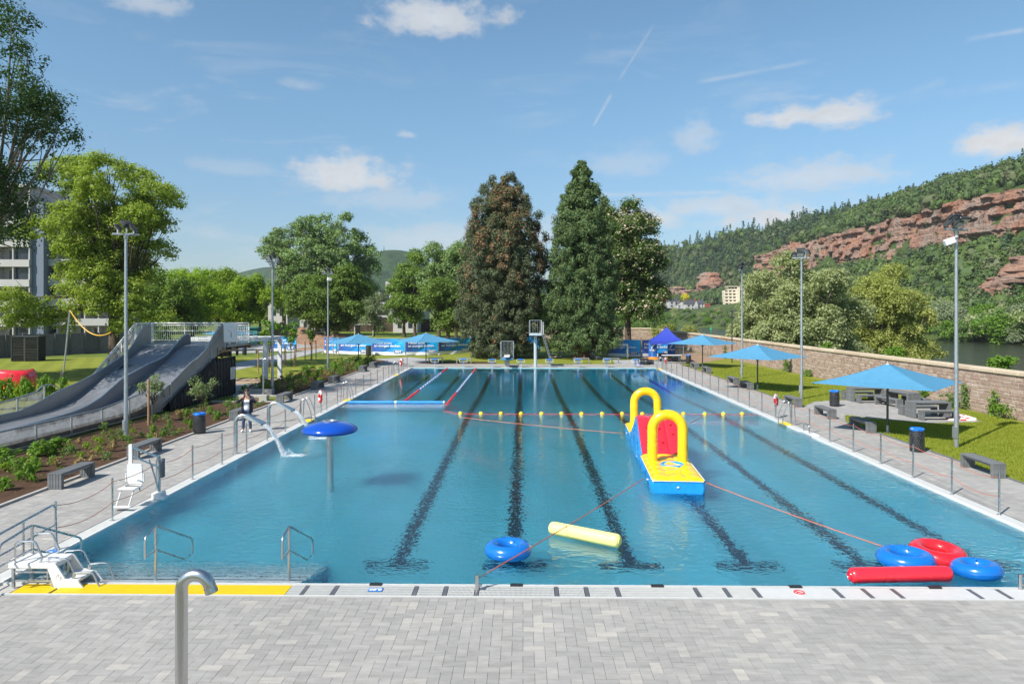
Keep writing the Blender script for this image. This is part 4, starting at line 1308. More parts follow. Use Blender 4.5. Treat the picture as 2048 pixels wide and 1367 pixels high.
# mushroom fountain
p = G(660, 962, WATER_Z)
t = thing('mushroom_fountain', 'blue mushroom fountain on a steel column standing in the pool', 'fountain', (p.x, p.y, 0))
cap = [(.10, 1.44), (.55, 1.40), (.74, 1.40), (.80, 1.43), (.815, 1.475), (.795, 1.53), (.71, 1.60), (.54, 1.665), (.34, 1.715), (.20, 1.735)]
MB().lathe(cap, 56).build('cap', mush_blue, t, angle=60)
MB().lathe([(.20, 1.725), (.23, 1.735), (.23, 1.755), (.15, 1.76), (.14, 1.73), (.001, 1.725)], 40).build('top_plate', steel_dull, t)
MB().tube([(0, 0, -1.2), (0, 0, 1.45)], .10, 28).build('column', steel, t)

# foreground shower
p = AT(363, 619, 7.6)
t = thing('shower_pipe', 'tall polished steel gooseneck shower pipe standing in the foreground paving', 'shower', (p.x, p.y, 0))
MB().tube([(0, 0, -.02), (0, 0, 2.05)] + arc((.15, 0, 2.13), .15, 180, 8, 16) , .063, 28, cap=False).build('pipe', steel, t)
e = Vector((.15 + .15 * math.cos(R(8)), 0, 2.13 + .15 * math.sin(R(8))))
MB().tube([e, e + Vector((.012, 0, -.03)), e + Vector((.02, 0, -.055))], [.063, .066, .066], 28).build('shower_head', steel, t)
MB().lathe([(.11, 0), (.11, .02), (.065, .025)], 28).build('flange', steel, t)

# ------------------------------------------------------------------ starting blocks
def block_at(k, x):
    pos = ORD[k] if k < 7 else 'last'
    t = thing('starting_block', 'blue topped starting block at the far pool edge, %s from the left' % ORD[k], 'starting block', (x, 50.28, 0), group='starting blocks')
    MB().bar((0, .02, -.1), (0, .12, .62), .12, .14).build('post', steel_dull, t)
    MB().cbox((0, .12, .70), (.52, .56, .07), .015).build('platform', block_deck, t)
    mb = MB().tube(fillet([(-.26, -.02, .70), (-.33, -.05, .70), (-.33, -.08, .46), (.33, -.08, .46), (.33, -.05, .70), (.26, -.02, .70)], .06), .017, 6)
    mb.build('backstroke_grip', white_paint, t)
    MB().box((0, -.02, .44), (.30, .04, .10)).build('number_plate', blue_print, t, smooth=False)
for k, x in enumerate(LANES): block_at(k, x)

# spring board tower and three metre platform
t = thing('springboard', 'low springboard with a tall railing cage at the far pool edge', 'springboard', (-1.40, 50.9, 0))
MB().box((0, .0, .3), (.42, .9, .62)).build('pedestal', concrete, t, smooth=False)
MB().cbox((0, .3, .70), (1.0, 2.4, .10), .02).build('base_plate', canvas_blue, t)
MB().cbox((0, -.2, .98), (.5, 3.0, .05), .015).build('board', white_paint, t)
MB().box((0, .2, .86), (.4, .4, .2)).build('fulcrum', steel_dull, t, smooth=False)
for sx in (-1, 1):
    MB().tube(fillet([(sx * .56, -.6, .66), (sx * .56, -.6, 2.2), (sx * .56, 1.5, 2.2), (sx * .56, 1.5, .66)], .1), .025, 8).build('railing', steel_dull, t)
    MB().tube([(sx * .56, -.6, 1.2), (sx * .56, 1.5, 1.2)], .016, 6).tube([(sx * .56, -.6, 1.7), (sx * .56, 1.5, 1.7)], .016, 6).build('rail_bar', steel_dull, t)
MB().tube([(-.56, 1.5, 2.2), (.56, 1.5, 2.2)], .02, 6).build('rail_bar', steel_dull, t)
mb = MB()
for k in range(9): mb.tube([(-.5 + .125 * k, 1.5, .8), (-.5 + .125 * k, 1.5, 2.2)], .013, 5)
mb.build('back_bars', steel_dull, t)
t = thing('diving_platform', 'white three metre diving platform on a single round column', 'diving platform', (1.10, 50.75, 0))
MB().tube([(0, 0, -.1), (0, 0, 2.78)], .145, 20).build('column', platform_pale, t)
MB().cbox((0, .5, 2.86), (1.1, 2.6, .16), .02).build('platform', platform_pale, t)
for sx in (-1, 1):
    MB().tube(fillet([(sx * .52, -.55, 2.92), (sx * .52, -.55, 4.08), (sx * .52, 1.7, 4.08), (sx * .52, 1.7, 2.92)], .08), .028, 8).build('railing', steel_dull, t)
    mb = MB()
    for k in range(8): mb.tube([(sx * .52, -.35 + .27 * k, 2.92), (sx * .52, -.35 + .27 * k, 4.06)], .012, 5)
    mb.build('rail_bars', steel_dull, t)
mb = MB().tube([(-.52, 1.7, 4.08), (.52, 1.7, 4.08)], .02, 6)
for k in range(5): mb.tube([(-.42 + .21 * k, 1.72, 2.92), (-.42 + .21 * k, 1.72, 4.06)], .011, 5)
mb.build('back_rail', steel_dull, t)
for dx in (0, .45):
    MB().tube(fillet([(.62 + dx * .3, 1.45 + dx, 3.9), (.62 + dx * .3, 1.4 + dx, 2.9), (1.5 + dx * .3, 2.9 + dx, .0)], .2), .03, 8).build('ladder_rail', white_paint, t)
mb = MB()
for k in range(10):
    q = k / 9; a = Vector((.62, 1.4, 2.8)).lerp(Vector((1.5, 2.9, .2)), q); mb.bar(a, a + Vector((.135, .45, 0)), .08, .03)
mb.build('ladder_rungs', white_paint, t)

# grey low frames behind the blocks
for px0, px1, py in ((857, 886, 725), (913, 943, 726), (1147, 1178, 726), (1206, 1238, 726)):
    a, b_ = G(px0, py), G(px1, py); w = b_.x - a.x
    t = thing('low_frame_bench', 'low grey frame bench behind the starting blocks, %s from the left' % ORD[[857, 913, 1147, 1206].index(px0)], 'bench', ((a.x + b_.x) / 2, a.y, 0), group='low frame benches')
    MB().box((0, 0, .47), (w, .42, .07)).build('seat', steel_dull, t, smooth=False)
    for s in (-1, 1): MB().box((s * (w / 2 - .04), 0, .217), (.08, .40, .434)).build('leg', steel_dull, t, smooth=False)

# ------------------------------------------------------------------ things floating in the pool
def lane_rope(x, y0, y1, label):
    t = thing('lane_rope', label, 'lane rope', (x, 0, WATER_Z + .02), group='lane ropes')
    n = int((y1 - y0) / .55); L = (y1 - y0) / n
    shapes = {}
    for nm, m in (('r', float_red), ('w', float_white), ('b', float_blue)):
        mb = MB()
        for k in range(5): mb.lathe([(.02, 0), (.055, .012), (.06, .04), (.055, .068), (.02, .08)], 10, (0, 0, 0.0 + .1 * k))
        me = mb.mesh('float', m)
        me.transform(Matrix.Translation((0, 0, 0)) @ Matrix.Rotation(R(-90), 4, 'X')); shapes[nm] = me
    for k in range(n):
        y = y0 + L * k
        c = 'r' if (y < y0 + 5.2 or y > y1 - 5) else ('w' if k % 2 else 'b')
        link('float', shapes[c], t, loc=(.01 * math.sin(k), y, 0))
    MB().tube([(0, y0 - .4, 0), (0, y1 + .3, 0)], .012, 5).build('cable', steel_dull, t)
lane_rope(-6.56, 26.9, 49.8, 'red, white and blue lane rope nearer the left pool edge')
lane_rope(-4.07, 25.4, 49.8, 'red, white and blue lane rope starting at the end of the divider tube')

t = thing('divider_tube', 'long blue floating tube closing off two lanes on the left', 'divider tube', (-6.9, 26.15, WATER_Z + .05))
for a, b_ in ((-2.65, -.06), (.06, 2.55)):
    MB().tube([(a, 0, 0), (b_, 0, 0)], .095, 14).build('tube_section', mat('tube_blue', (.03, .25, .62), .35, coat=.3), t)
MB().cbox((0, 0, .02), (.14, .22, .16), .03).build('coupling', white_plastic, t)
MB().cbox((2.62, 0, .02), (.12, .2, .14), .03).build('end_fitting', white_plastic, t)

# buoy line
BY = 22.1
mb = MB().tube([(-4.0, BY + 1.2, WATER_Z + .02)] + [(-3.2 + 14.6 * k / 40, BY + .05 * math.sin(k * 1.3), WATER_Z + .02) for k in range(41)], .014, 5)
tag(mb.build('buoy_rope', rope_red), 'red floating rope strung with yellow balls across the pool', 'rope')
buoy_me = MB().ball((0, 0, .03), .105, 18, 12).mesh('buoy', buoy_yellow)
bpx = [921, 962, 1002, 1042, 1083, 1123, 1163, 1204, 1244, 1284, 1325, 1366, 1408, 1445, 1482]
for k, px in enumerate(bpx):
    p = G(px, 826, .0)
    tag(link('buoy', buoy_me, loc=(p.x, BY + .02 * (k % 3), WATER_Z)), 'yellow ball buoy on the red rope across the pool, %s from the left' % ORD[k], 'buoy', 'yellow ball buoys on the red rope')

# inflatable rings and rolls
def swim_ring(px, py, R_, r, m, label, tilt=0.0):
    p = G(px, py, WATER_Z + r * .7)
    mb = MB(); pts = [(R_ * math.cos(a), R_ * math.sin(a), 0) for a in np.linspace(0, 2 * math.pi, 49)[:-1]]
    mb.tube(pts, r, 22, closed=True)
    t = thing('swim_ring', label, 'swim ring', p, .4, group='inflatable swim rings')
    mb.build('ring', m, t, angle=80)
    MB().torus((0, 0, r * .02), R_ + r, .006, 48, 5).build('weld_seam', m, t)
    MB().lathe([(.016, 0), (.016, .02), (.008, .03)], 8, (R_ * .6 - r * .55 + .03, .1, r * .9)).build('valve', m, t)
    t.rotation_euler = (tilt, 0, .4)
    return t
swim_ring(1016, 1098, .335, .155, ring_blue, 'blue swim ring floating alone under the rope beside the yellow roll')
swim_ring(1811, 1116, .385, .155, ring_blue, 'larger blue swim ring behind the red roll')
swim_ring(1875, 1106, .375, .165, ring_red, 'red swim ring between the two blue rings', R(5))
swim_ring(1953, 1137, .305, .140, ring_blue, 'smaller blue swim ring at the right end of the red roll', R(-3))
def roll(p0, p1, r, m, label, fold=True):
    p0, p1 = Vector(p0), Vector(p1); d = (p1 - p0); L = d.length
    t = thing('swim_roll', label, 'swim roll', p0, math.atan2(d.y, d.x), group='inflatable swim rolls')
    pts = [(x, 0, 0) for x in (0, .012, .04, .09, .16)] + [(.16 + (L - .32) * k / 20, 0, 0) for k in range(1, 20)] + [(L - x, 0, 0) for x in (.16, .09, .04, .012, 0)]
    rad = [.45 * r, .75 * r, .93 * r, r, r * 1.01] + [r * (1 + .008 * math.sin(k * 2.1)) for k in range(1, 20)] + [r * 1.01, r, .93 * r, .75 * r, .45 * r]
    MB().tube(pts, rad, 26).build('roll', m, t, angle=80)
    MB().torus((-.002, 0, 0), r * .5, r * .06, 18, 6, 'X').torus((L + .002, 0, 0), r * .5, r * .06, 18, 6, 'X').build('end_seam', m, t)
roll(G(1699, 1150, .1), G(1901, 1146, .1), .145, infl_red, 'long red inflatable roll floating at the near pool edge')
roll(G(1101, 1054, .09), G(1240, 1082, .09), .145, roll_yellow, 'pale yellow inflatable roll floating in the middle of the pool')

# ------------------------------------------------------------------ inflatable obstacle course
def inflatable():
    o = G(1302, 986, WATER_Z)
    base = Vector((4.30, o.y, WATER_Z))
    end = Vector((4.95, o.y + 10.0, WATER_Z))
    d = end - base
    t = thing('inflatable_course', 'yellow, red and blue inflatable obstacle course with two arches floating in the pool', 'inflatable', base, math.atan2(d.y, d.x) - math.pi / 2)
    W = .72
    # blue hull: stations along the length with (y, half width, top height)
    def shell(name, st, m, bottom, dome=0.0, nx=14, quilt=0.0, ql=0.8):
        mb = MB(); rows = []
        for (y, w, z) in st:
            ids = []
            for k in range(nx + 1):
                u = -1 + 2 * k / nx
                q = (1 - abs(u) ** 4) * dome
                bump = quilt * abs(math.sin(math.pi * y / ql)) ** .6 * (1 - u ** 8) + quilt * .8 * abs(math.sin(math.pi * (u + 1) * 1.5)) ** .6
                ids.append(len(mb.v)); mb.v.append((u * w, y, z + q + bump))
            rows.append(ids)
        for a, b_ in zip(rows[:-1], rows[1:]):
            for k in range(nx): mb.f.append([a[k], a[k + 1], b_[k + 1], b_[k]]); mb.m.append(0)
        return mb, rows
    def lin(st, n):
        out = []
        for (a, b_) in zip(st[:-1], st[1:]):
            for k in range(n): out.append(tuple(a[i] + (b_[i] - a[i]) * k / n for i in range(3)))
        out.append(st[-1]); return out
    # hull as one rounded tube-like body
    mb = MB(); ring = [(-1, .0), (-1.04, .5), (-1, .97), (-.97, 1.0), (.97, 1.0), (1, .97), (1.04, .5), (1, .0), (.9, -.35), (-.9, -.35)]
    st = lin([(0, W * .93, .30), (.10, W, .36), (2.2, W, .36), (3.2, W, .36), (7.6, W, .36), (9.9, W * 1.0, .36), (10.0, W * .93, .30)], 6)
    for (y, w, z) in st:
        for (u, v) in ring: mb.v.append((u * w + (.02 * math.sin(y * 9) if abs(u) >= 1 else 0), y, v * z if v > 0 else v * .3))
    n = len(ring)
    for i in range(len(st) - 1):
        for k in range(n): mb.f.append([i * n + k, i * n + (k + 1) % n, (i + 1) * n + (k + 1) % n, (i + 1) * n + k]); mb.m.append(0)
    mb.f.append(list(range(n))[::-1]); mb.m.append(0); mb.f.append([(len(st) - 1) * n + k for k in range(n)]); mb.m.append(0)
    mb.build('hull', infl_blue, t, angle=50)
    # yellow decks front and back, quilted
    for nm, a, b_ in (('front', .02, 3.35), ('back', 7.45, 9.98)):
        mb, _ = shell(nm, [(a - .015, W * .95, .30)] + [(y, W * .985, .365) for y in np.linspace(a, b_, 40)] + [(b_ + .015, W * .95, .30)], infl_yellow, 0, 0, 30, .055, .62)
        mb.build('deck', infl_yellow, t, angle=80)
    for s in (-1, 1): MB().tube([(s * W * 1.0, y, .372) for y in np.linspace(.02, 3.35, 12)], .012, 5).tube([(s * W * 1.0, y, .372) for y in np.linspace(7.45, 9.98, 10)], .012, 5).build('edge_seam', white_plastic, t, kind='stuff')
    MB().tube([(-W * .96, -.012, .335), (0, -.014, .338), (W * .96, -.012, .335)], .011, 5).build('edge_seam', white_plastic, t)
    # well in the front deck
    MB().lathe([(.36, .36), (.37, .44), (.33, .47), (.28, .44), (.27, .39), (.001, .385)], 28, (.08, 1.75, 0)).build('well', infl_blue, t)
    # red climbing wedge with three vertical chambers per side
    prof = [(3.3, .40), (3.7, .56), (4.3, .88), (4.85, 1.17), (5.15, 1.29), (5.4, 1.33), (5.65, 1.29), (6.0, 1.12), (6.8, .74), (7.5, .42)]
    mb = MB(); nx = 36; rows = []
    pp = []
    for (a, b_) in zip(prof[:-1], prof[1:]):
        for k in range(5): pp.append((a[0] + (b_[0] - a[0]) * k / 5, a[1] + (b_[1] - a[1]) * k / 5))
    pp.append(prof[-1])
    for (y, z) in pp:
        ids = []
        for k in range(nx + 1):
            u = -1 + 2 * k / nx
            puff = .075 * abs(math.sin(math.pi * (u + 1) * 1.5)) ** .5
            sgn = -1 if y < 5.4 else 1
            ids.append(len(mb.v)); mb.v.append((u * W * .93, y + sgn * puff * .55, z + puff * .8))
        rows.append(ids)
    for a, b_ in zip(rows[:-1], rows[1:]):
        for k in range(nx): mb.f.append([a[k], a[k + 1], b_[k + 1], b_[k]]); mb.m.append(0)
    mb.build('climbing_wall', infl_red, t, angle=60)
    for s in (-1, 1):
        mb = MB(); k = len(pp)
        for (y, z) in pp:
            for (dx, zz) in ((.93, z + .02), (1.0 + .02 * math.sin(y * 7), z * .72 + .1), (1.02, .34)): mb.v.append((s * dx * W, y, zz))
        for i in range(k - 1):
            for q in range(2):
                f = [i * 3 + q, i * 3 + q + 1, (i + 1) * 3 + q + 1, (i + 1) * 3 + q]
                mb.f.append(f if s > 0 else f[::-1]); mb.m.append(0)
        mb.build('side_panel', infl_blue, t, angle=60)
    r_ = random.Random(4)
    def wz(y):
        for (a, b_) in zip(prof[:-1], prof[1:]):
            if a[0] <= y <= b_[0]: return a[1] + (b_[1] - a[1]) * (y - a[0]) / (b_[0] - a[0])
    for (u, y) in ((-.62, 3.95), (0.05, 3.9), (.62, 4.3), (-.6, 4.65), (.0, 4.55), (.58, 4.75), (-.02, 4.98), (.55, 5.1)):
        MB().tube([(0, 0, 0), (0, -.05, .03), (0, -.10, .06)], [.045, .04, .03], 10).build('climbing_knob', infl_red, t, loc=(u * W * .93, y - .04, wz(y) + .06))
    # arches
    for y0 in (2.25, 8.75):
        pts = [(-.46, y0, .38), (-.46, y0, .8), (-.46, y0, 1.1), (-.46, y0, 1.36)] + arc((0, y0, 1.40), .46, 180, 0, 22) + [(.46, y0, 1.36), (.46, y0, 1.1), (.46, y0, .8), (.46, y0, .38)]
        rad = [.152 + .004 * (i % 2) for i in range(len(pts))]
        MB().tube(pts, rad, 18).build('arch', infl_yellow, t, angle=80)
    for (x, y) in ((-W * 1.03, .9), (W * 1.03, .3), (-W * 1.04, 4.3), (-W * 1.03, 8.9), (0, -.01)):
        MB().lathe([(.035, -.012), (.035, .012), (.02, .02), (.001, .02)], 12, (x, y, .17)).build('anchor_patch', white_plastic, t)
    return t
infl = inflatable()


def anchor_rope(p0, p1, label, sag=.05, m=rope_orange):
    p0, p1 = Vector(p0), Vector(p1)
    pts = [p0.lerp(p1, k / 16) + Vector((0, 0, -sag * 4 * (k / 16) * (1 - k / 16))) for k in range(17)]
    o = MB().tube(pts, .011, 5).build('anchor_rope', m)
    tag(o, label, 'rope', 'orange mooring ropes of the inflatable')
def edge_post(px, y, label):
    x = gx(px, 1178)
    t = thing('mooring_post', label, 'post', (x, y, 0), group='short steel mooring posts')
    MB().tube([(0, 0, -.02), (0, 0, .26)], .034, 12).lathe([(.034, .26), (.036, .27), (.001, .275)], 12).build('post', steel, t)
    MB().bar((.02, 0, .22), (.17, .09, .27), .04, .012).build('bracket', dark_plate, t)
    MB().tube([(.0, 0, .10), (.09, .0, .08)], .03, 10).build('clamp', steel, t)
    return Vector((x + .19, y + .1, .28))
a1 = edge_post(954, -.28, 'short steel mooring post on the grey grate with an orange rope')
a2 = edge_post(2041, -.1, 'short steel mooring post near the right end of the white grate')
anchor_rope(a1, G(1288, 956, .2), 'orange rope from the near mooring post to the front left of the inflatable', .03)
anchor_rope(G(1772, 1094, .03), G(1409, 963, .2), 'orange rope running from the swim rings on the right to the front of the inflatable', .03)
anchor_rope(G(920, 834, .02), G(1244, 866, .2), 'orange rope from the buoy line to the back left of the inflatable', .03)
anchor_rope(G(1380, 846, .2), G(1408, 829, .0), 'short orange rope from the inflatable back to the right part of the buoy line', .02)
# ------------------------------------------------------------------ benches, picnic sets, bins
def plank_set(root, L, W, H, n, th=.055, pl_gap=.008):
    """waterfall furniture: n planks along the top, n at each end"""
    pw = (W - pl_gap * (n - 1)) / n
    top = MB().cbox((0, 0, 0), (pw, L, th), .005).mesh('plank', plank_grey, smooth=False)
    leg = MB().cbox((0, 0, 0), (pw, .12, H - th - .004), .005).mesh('plank', plank_grey, smooth=False)
    for k in range(n):
        x = -W / 2 + pw / 2 + k * (pw + pl_gap)
        link('plank', top, root, loc=(x, 0, H - th / 2))
        for s in (-1, 1): link('plank', leg, root, loc=(x, s * (L / 2 - .062), (H - th - .004) / 2))
    MB().box((0, 0, H - th - .035), (W * .8, L - .26, .05)).build('support_rail', dark_plate, root, smooth=False)


bench0 = thing('plank_bench', 'x', 'bench', (0, 0, 0), group='grey plank benches along the pool')
plank_set(bench0, 1.62, .40, .45, 5)
LB = [(6.86, 'beside the white pool lift, nearest on the left'), (10.95, 'on the left between the pool lift and the tall lamp'), (19.5, 'behind the person taking a picture'), (25.8, 'before the concrete steps left of the ladder'),
      (32.3, 'at the near end of the far left planting bed'), (36.4, 'second along the far left planting bed'), (45.4, 'in the shade of the left umbrella, nearer one'), (49.6, 'in the shade of the left umbrella, farther one')]
RB = [(8.62, 14.2, 'nearest on the right, beside the lawn and black bin'), (16.6, 14.2, 'under the right edge umbrella next to its pole'), (20.4, 14.2, 'at the corner of the picnic terrace'), (24.5, 14.2, 'beside the second lamp on the right'),
      (32.6, 14.25, 'before the pole of the middle right umbrella'), (35.8, 14.3, 'just past the middle right umbrella'), (44.6, 14.7, 'by the third lamp on the right'), (49.1, 14.8, 'before the far right umbrella pole')]
first = True
for (y, a) in LB:
    o = bench0 if first else copy_tree(bench0); first = False
    o.location = (-13.12, y + .8, 0); o['label'] = 'grey plank bench ' + a
for (y, x, a) in RB:
    o = copy_tree(bench0); o.location = (x + .02, y + .8, 0); o['label'] = 'grey plank bench ' + a
o = copy_tree(bench0, G(500, 706), R(90), 'grey plank bench by the bin behind the slide tower')

tab0 = None; pb0 = None
def picnic(cx, cy, rz, which):
    global tab0, pb0
    if tab0 is None:
        tab0 = thing('picnic_table', 'x', 'table', (0, 0, 0), group='grey plank picnic tables'); plank_set(tab0, 1.75, .76, .76, 7, .06)
        pb0 = thing('picnic_bench', 'x', 'bench', (0, 0, 0), group='grey plank picnic benches'); plank_set(pb0, 1.70, .38, .45, 4)
        t, b1 = tab0, pb0
    else:
        t, b1 = copy_tree(tab0), copy_tree(pb0)
    b2 = copy_tree(pb0)
    c, s = math.cos(rz), math.sin(rz)
    t.location = (cx, cy, 0); t.rotation_euler.z = rz
    for b_, d, nm in ((b1, -.82, which[1]), (b2, .82, which[2])):
        b_.location = (cx + c * d, cy + s * d, 0); b_.rotation_euler.z = rz; b_['label'] = nm
    t['label'] = which[0]
A = G(1735, 803)
picnic(A.x, A.y + .3, R(-86), ('grey plank picnic table nearest the black bin on the terrace', 'grey bench on the wall side of the picnic table by the bin', 'grey bench on the pool side of the picnic table by the bin'))
B = G(1795, 812)
picnic(B.x + .35, B.y + .2, R(12), ('grey plank picnic table seen end on behind the umbrella pole', 'grey bench left of the end on picnic table', 'grey bench right of the end on picnic table, mostly hidden'))
C_ = G(1858, 835)
picnic(C_.x, C_.y + .1, R(-88), ('grey plank picnic table nearest the tall right lamp', 'grey bench behind the picnic table nearest the lamp', 'grey bench in front of the picnic table nearest the lamp'))


def make_bin():
    t = thing('litter_bin', 'x', 'bin', group='black litter bins')
    MB().lathe([(.21, 0), (.235, .02), (.245, .40), (.225, .76), (.21, .80)], 28).build('body', bin_black, t)
    mb = MB(); r_ = random.Random(2)
    for row in range(8):
        for k in range(22):
            if r_.random() < .15: continue
            a = 2 * math.pi * (k + .5 * (row % 2)) / 22; z = .13 + row * .075
            rr = .2465 - .02 * max(0, (z - .4) / .36) ** 1.3 + .0005
            mb.box((rr * math.cos(a), rr * math.sin(a), z), (.006, .022, .028), rz=a)
    mb.build('perforation', dark_plate, t, kind='stuff', smooth=False)
    mb = MB(); n = 28; rows = [(.222, .74), (.238, .77), (.235, .815), (.205, .835), (.165, .80), (.15, .60)]
    for q, (r, z) in enumerate(rows):
        for k in range(n):
            a = 2 * math.pi * k / n; w = .010 * math.sin(k * 2.7 + q) + .008 * math.sin(k * 1.1)
            mb.v.append(((r + w) * math.cos(a), (r + w) * math.sin(a), z + w * 2.2 * (q < 3)))
    for q in range(len(rows) - 1):
        for k in range(n):
            mb.f.append([q * n + k, q * n + (k + 1) % n, (q + 1) * n + (k + 1) % n, (q + 1) * n + k]); mb.m.append(0)
    mb.build('bag', bag_blue, t)
    return t
bin0 = make_bin()
first = True
for p, a in ((G(1834, 902), 'beside the lawn on the right, nearest the camera'), (G(1669, 812), 'at the near corner of the picnic terrace'), (G(399, 866), 'on the left deck before the slide'),
             (G(1377, 727), 'under the far right umbrella near the table'), (G(489, 709), 'behind the slide tower next to a bench')):
    o = bin0 if first else copy_tree(bin0); first = False
    o.location = p; o['label'] = 'black litter bin with a blue bag ' + a; o.rotation_euler.z = p.y
t = thing('waste_cylinder', 'dark grey cylindrical waste bin standing before the second blue banner', 'bin', G(737, 711))
MB().lathe([(.26, 0), (.30, .05), (.30, 1.05), (.33, 1.06), (.33, 1.12), (.001, 1.14)], 20).build('body', umb_pole, t)

# ------------------------------------------------------------------ umbrellas
def make_umbrella():
    t = thing('parasol', 'x', 'umbrella', group='sky blue square parasols')
    MB().tube([(0, 0, 0), (0, 0, 2.86)], .045, 14).build('pole', umb_pole, t)
    H, Z0, Z1 = 3.16, 2.05, 2.82
    mb = MB(); n = 10
    cs = [(H * math.cos(R(45 + 90 * k + 45)), H * math.sin(R(45 + 90 * k + 45))) for k in range(4)]
    for k in range(4):
        a, b_ = Vector(cs[k]), Vector(cs[(k + 1) % 4]); ids = {}
        for i in range(n + 1):
            for j in range(n + 1):
                u, w = i / n, j / n
                q = a.lerp(b_, w) * u
                z = Z1 + (Z0 - Z1) * u - .07 * math.sin(math.pi * u) - .05 * u * 4 * w * (1 - w) * .6
                pull = 1 - .045 * 4 * w * (1 - w) * u
                ids[i, j] = len(mb.v); mb.v.append((q.x * pull, q.y * pull, z))
        for i in range(n):
            for j in range(n):
                mb.f.append([ids[i, j], ids[i + 1, j], ids[i + 1, j + 1], ids[i, j + 1]]); mb.m.append(0)
    mb.build('canopy', canvas_blue, t, angle=12)
    mb = MB()
    for x, y in cs: mb.tube([(x * u, y * u, Z1 + (Z0 - Z1) * u - .07 * math.sin(math.pi * u) + .004) for u in np.linspace(.03, .995, 11)], .013, 5)
    mb.build('hip_seam', canvas_blue, t, kind='stuff')
    for k in range(4):
        x, y = cs[k]
        MB().tube([(0, 0, Z1 - .05), (x * .5, y * .5, (Z0 + Z1) / 2 - .13), (x * .985, y * .985, Z0 - .015)], .016, 6).build('rib', umb_pole, t)
        MB().tube([(0, 0, 1.85), (x * .5, y * .5, (Z0 + Z1) / 2 - .14)], .012, 6).build('strut', umb_pole, t)
    MB().lathe([(.07, 1.80), (.09, 1.82), (.09, 1.9), (.05, 1.92)], 12).build('slider', umb_pole, t)
    MB().lathe([(.07, 2.80), (.06, 2.83), (.02, 2.85), (.014, 2.90), (.001, 2.91)], 14).build('finial', white_paint, t)
    MB().lathe([(.14, 0), (.14, .02), (.06, .04), (.055, .3), (.045, .31)], 16).build('base_sleeve', steel_dull, t)
    return t
umb0 = make_umbrella(); first = True
for p, rz, a in ((G(1775, 865), R(3), 'over the right lawn in front of the picnic terrace'), (G(1515, 778), R(-2), 'on the right lawn halfway along the pool'), (G(1405, 733), R(4), 'at the far right beside the royal blue tent'),
                 (G(717, 729.6), R(-7), 'at the far left above two benches'), (G(852, 725), R(-6), 'at the far left pool corner before the banners'), (AT(457, 700, 90), R(2), 'far behind the slide tower')):
    o = umb0 if first else copy_tree(umb0); first = False
    o.location = (p.x, p.y, 0); o.rotation_euler.z = rz; o['label'] = 'sky blue square parasol ' + a

# ------------------------------------------------------------------ flood lights
def make_lamp(kind):
    t = thing('flood_light', 'x', 'flood light', group='tall flood light masts')
    H = 7.9
    MB().tube([(0, 0, 0), (0, 0, 1.2), (0, 0, 1.3), (0, 0, H)], [.085, .082, .075, .055], 18).build('mast', steel_dull, t)
    MB().box((0, 0, .55), (.10, .20, .42)).build('access_door', steel_dull, t, loc=(-.045, 0, .0), smooth=False)
    MB().lathe([(.07, H - .12), (.085, H - .1), (.085, H + .04), (.001, H + .05)], 14).build('collar', steel_dull, t)
    MB().cbox((0, 0, H + .06), (.95, .16, .07), .01, rz=R(18)).cbox((.2, .1, H + .06), (.16, .55, .06), .01, rz=R(18)).build('crossbar', steel_dull, t)
    heads = kind
    for (x, y, z, rz, tilt) in heads:
        h = MB().cbox((0, 0, 0), (.46, .34, .09), .02).box((0, 0, .06), (.34, .22, .05))
        for k in range(5): h.box((-.16 + .08 * k, 0, .09), (.012, .2, .05))
        hd = h.build('lamp_head', lamp_dark, t, loc=(x, y, H + z)); hd.rotation_euler = (tilt, 0, rz)
        gl = MB().box((0, 0, -.049), (.36, .24, .01)).build('lens', lamp_glass, hd, smooth=False)
        MB().bar((x, y, H + .09), (x, y, H + z - .03), .05, .03).build('bracket', steel_dull, t)
    return t
HL_ = [(-.32, -.1, .30, R(95), R(52)), (-.02, .05, .44, R(70), R(48)), (.26, -.02, .36, R(20), R(-52)), (.05, -.2, .22, R(60), R(40))]
lamp0 = make_lamp([(-.30, -.05, .30, R(-60), R(-50)), (0, .05, .46, R(-110), R(-48)), (.30, .0, .26, R(-70), R(-50))])
lamp1 = make_lamp([(-.34, -.06, .26, R(62), R(-42)), (-.05, .05, .50, R(25), R(-35)), (.26, 0, .40, R(8), R(-32)), (-.02, -.12, .24, R(40), R(-45))])
for o, p, rz, a in ((lamp0, G(252, 878), 0, 'standing in the planting bed in front of the slide'), (copy_tree(lamp0), G(545, 783), R(40), 'in the left planting bed beside the white pergola'), (copy_tree(lamp0), G(656, 742), R(10), 'in the far left planting bed beside the parasol'),
                    (lamp1, G(1912.6, 894), 0, 'with a white loudspeaker on the right lawn'), (copy_tree(lamp1), G(1603, 797), R(-50), 'on the right lawn between two parasols'), (copy_tree(lamp1), G(1484, 756), R(35), 'on the right lawn nearest the river bend')):
    o.location = p; o.rotation_euler.z = rz
    o['label'] = 'tall flood light mast ' + a
p = G(1912.6, 894)
t = thing('loudspeaker', 'white horn loudspeaker fixed below the lamps of the right mast', 'loudspeaker', (p.x - .28, p.y - .06, 7.52), R(-10))
MB().cbox((0, 0, 0), (.36, .26, .24), .03).build('housing', white_plastic, t).rotation_euler = (0, R(-20), 0)
MB().bar((.28, .03, .2), (.05, 0, .1), .04).build('bracket', white_plastic, t)
p2 = G(656, 742)
t = thing('loudspeaker', 'white loudspeaker below the lamps of the far left mast', 'loudspeaker', (p2.x + .15, p2.y - .12, 7.5), R(30))
MB().cbox((0, 0, 0), (.34, .26, .24), .03).build('housing', white_plastic, t)
MB().bar((-.15, .1, .15), (0, 0, .1), .04).build('bracket', white_plastic, t)
p = AT(1464, 724, 69.5)
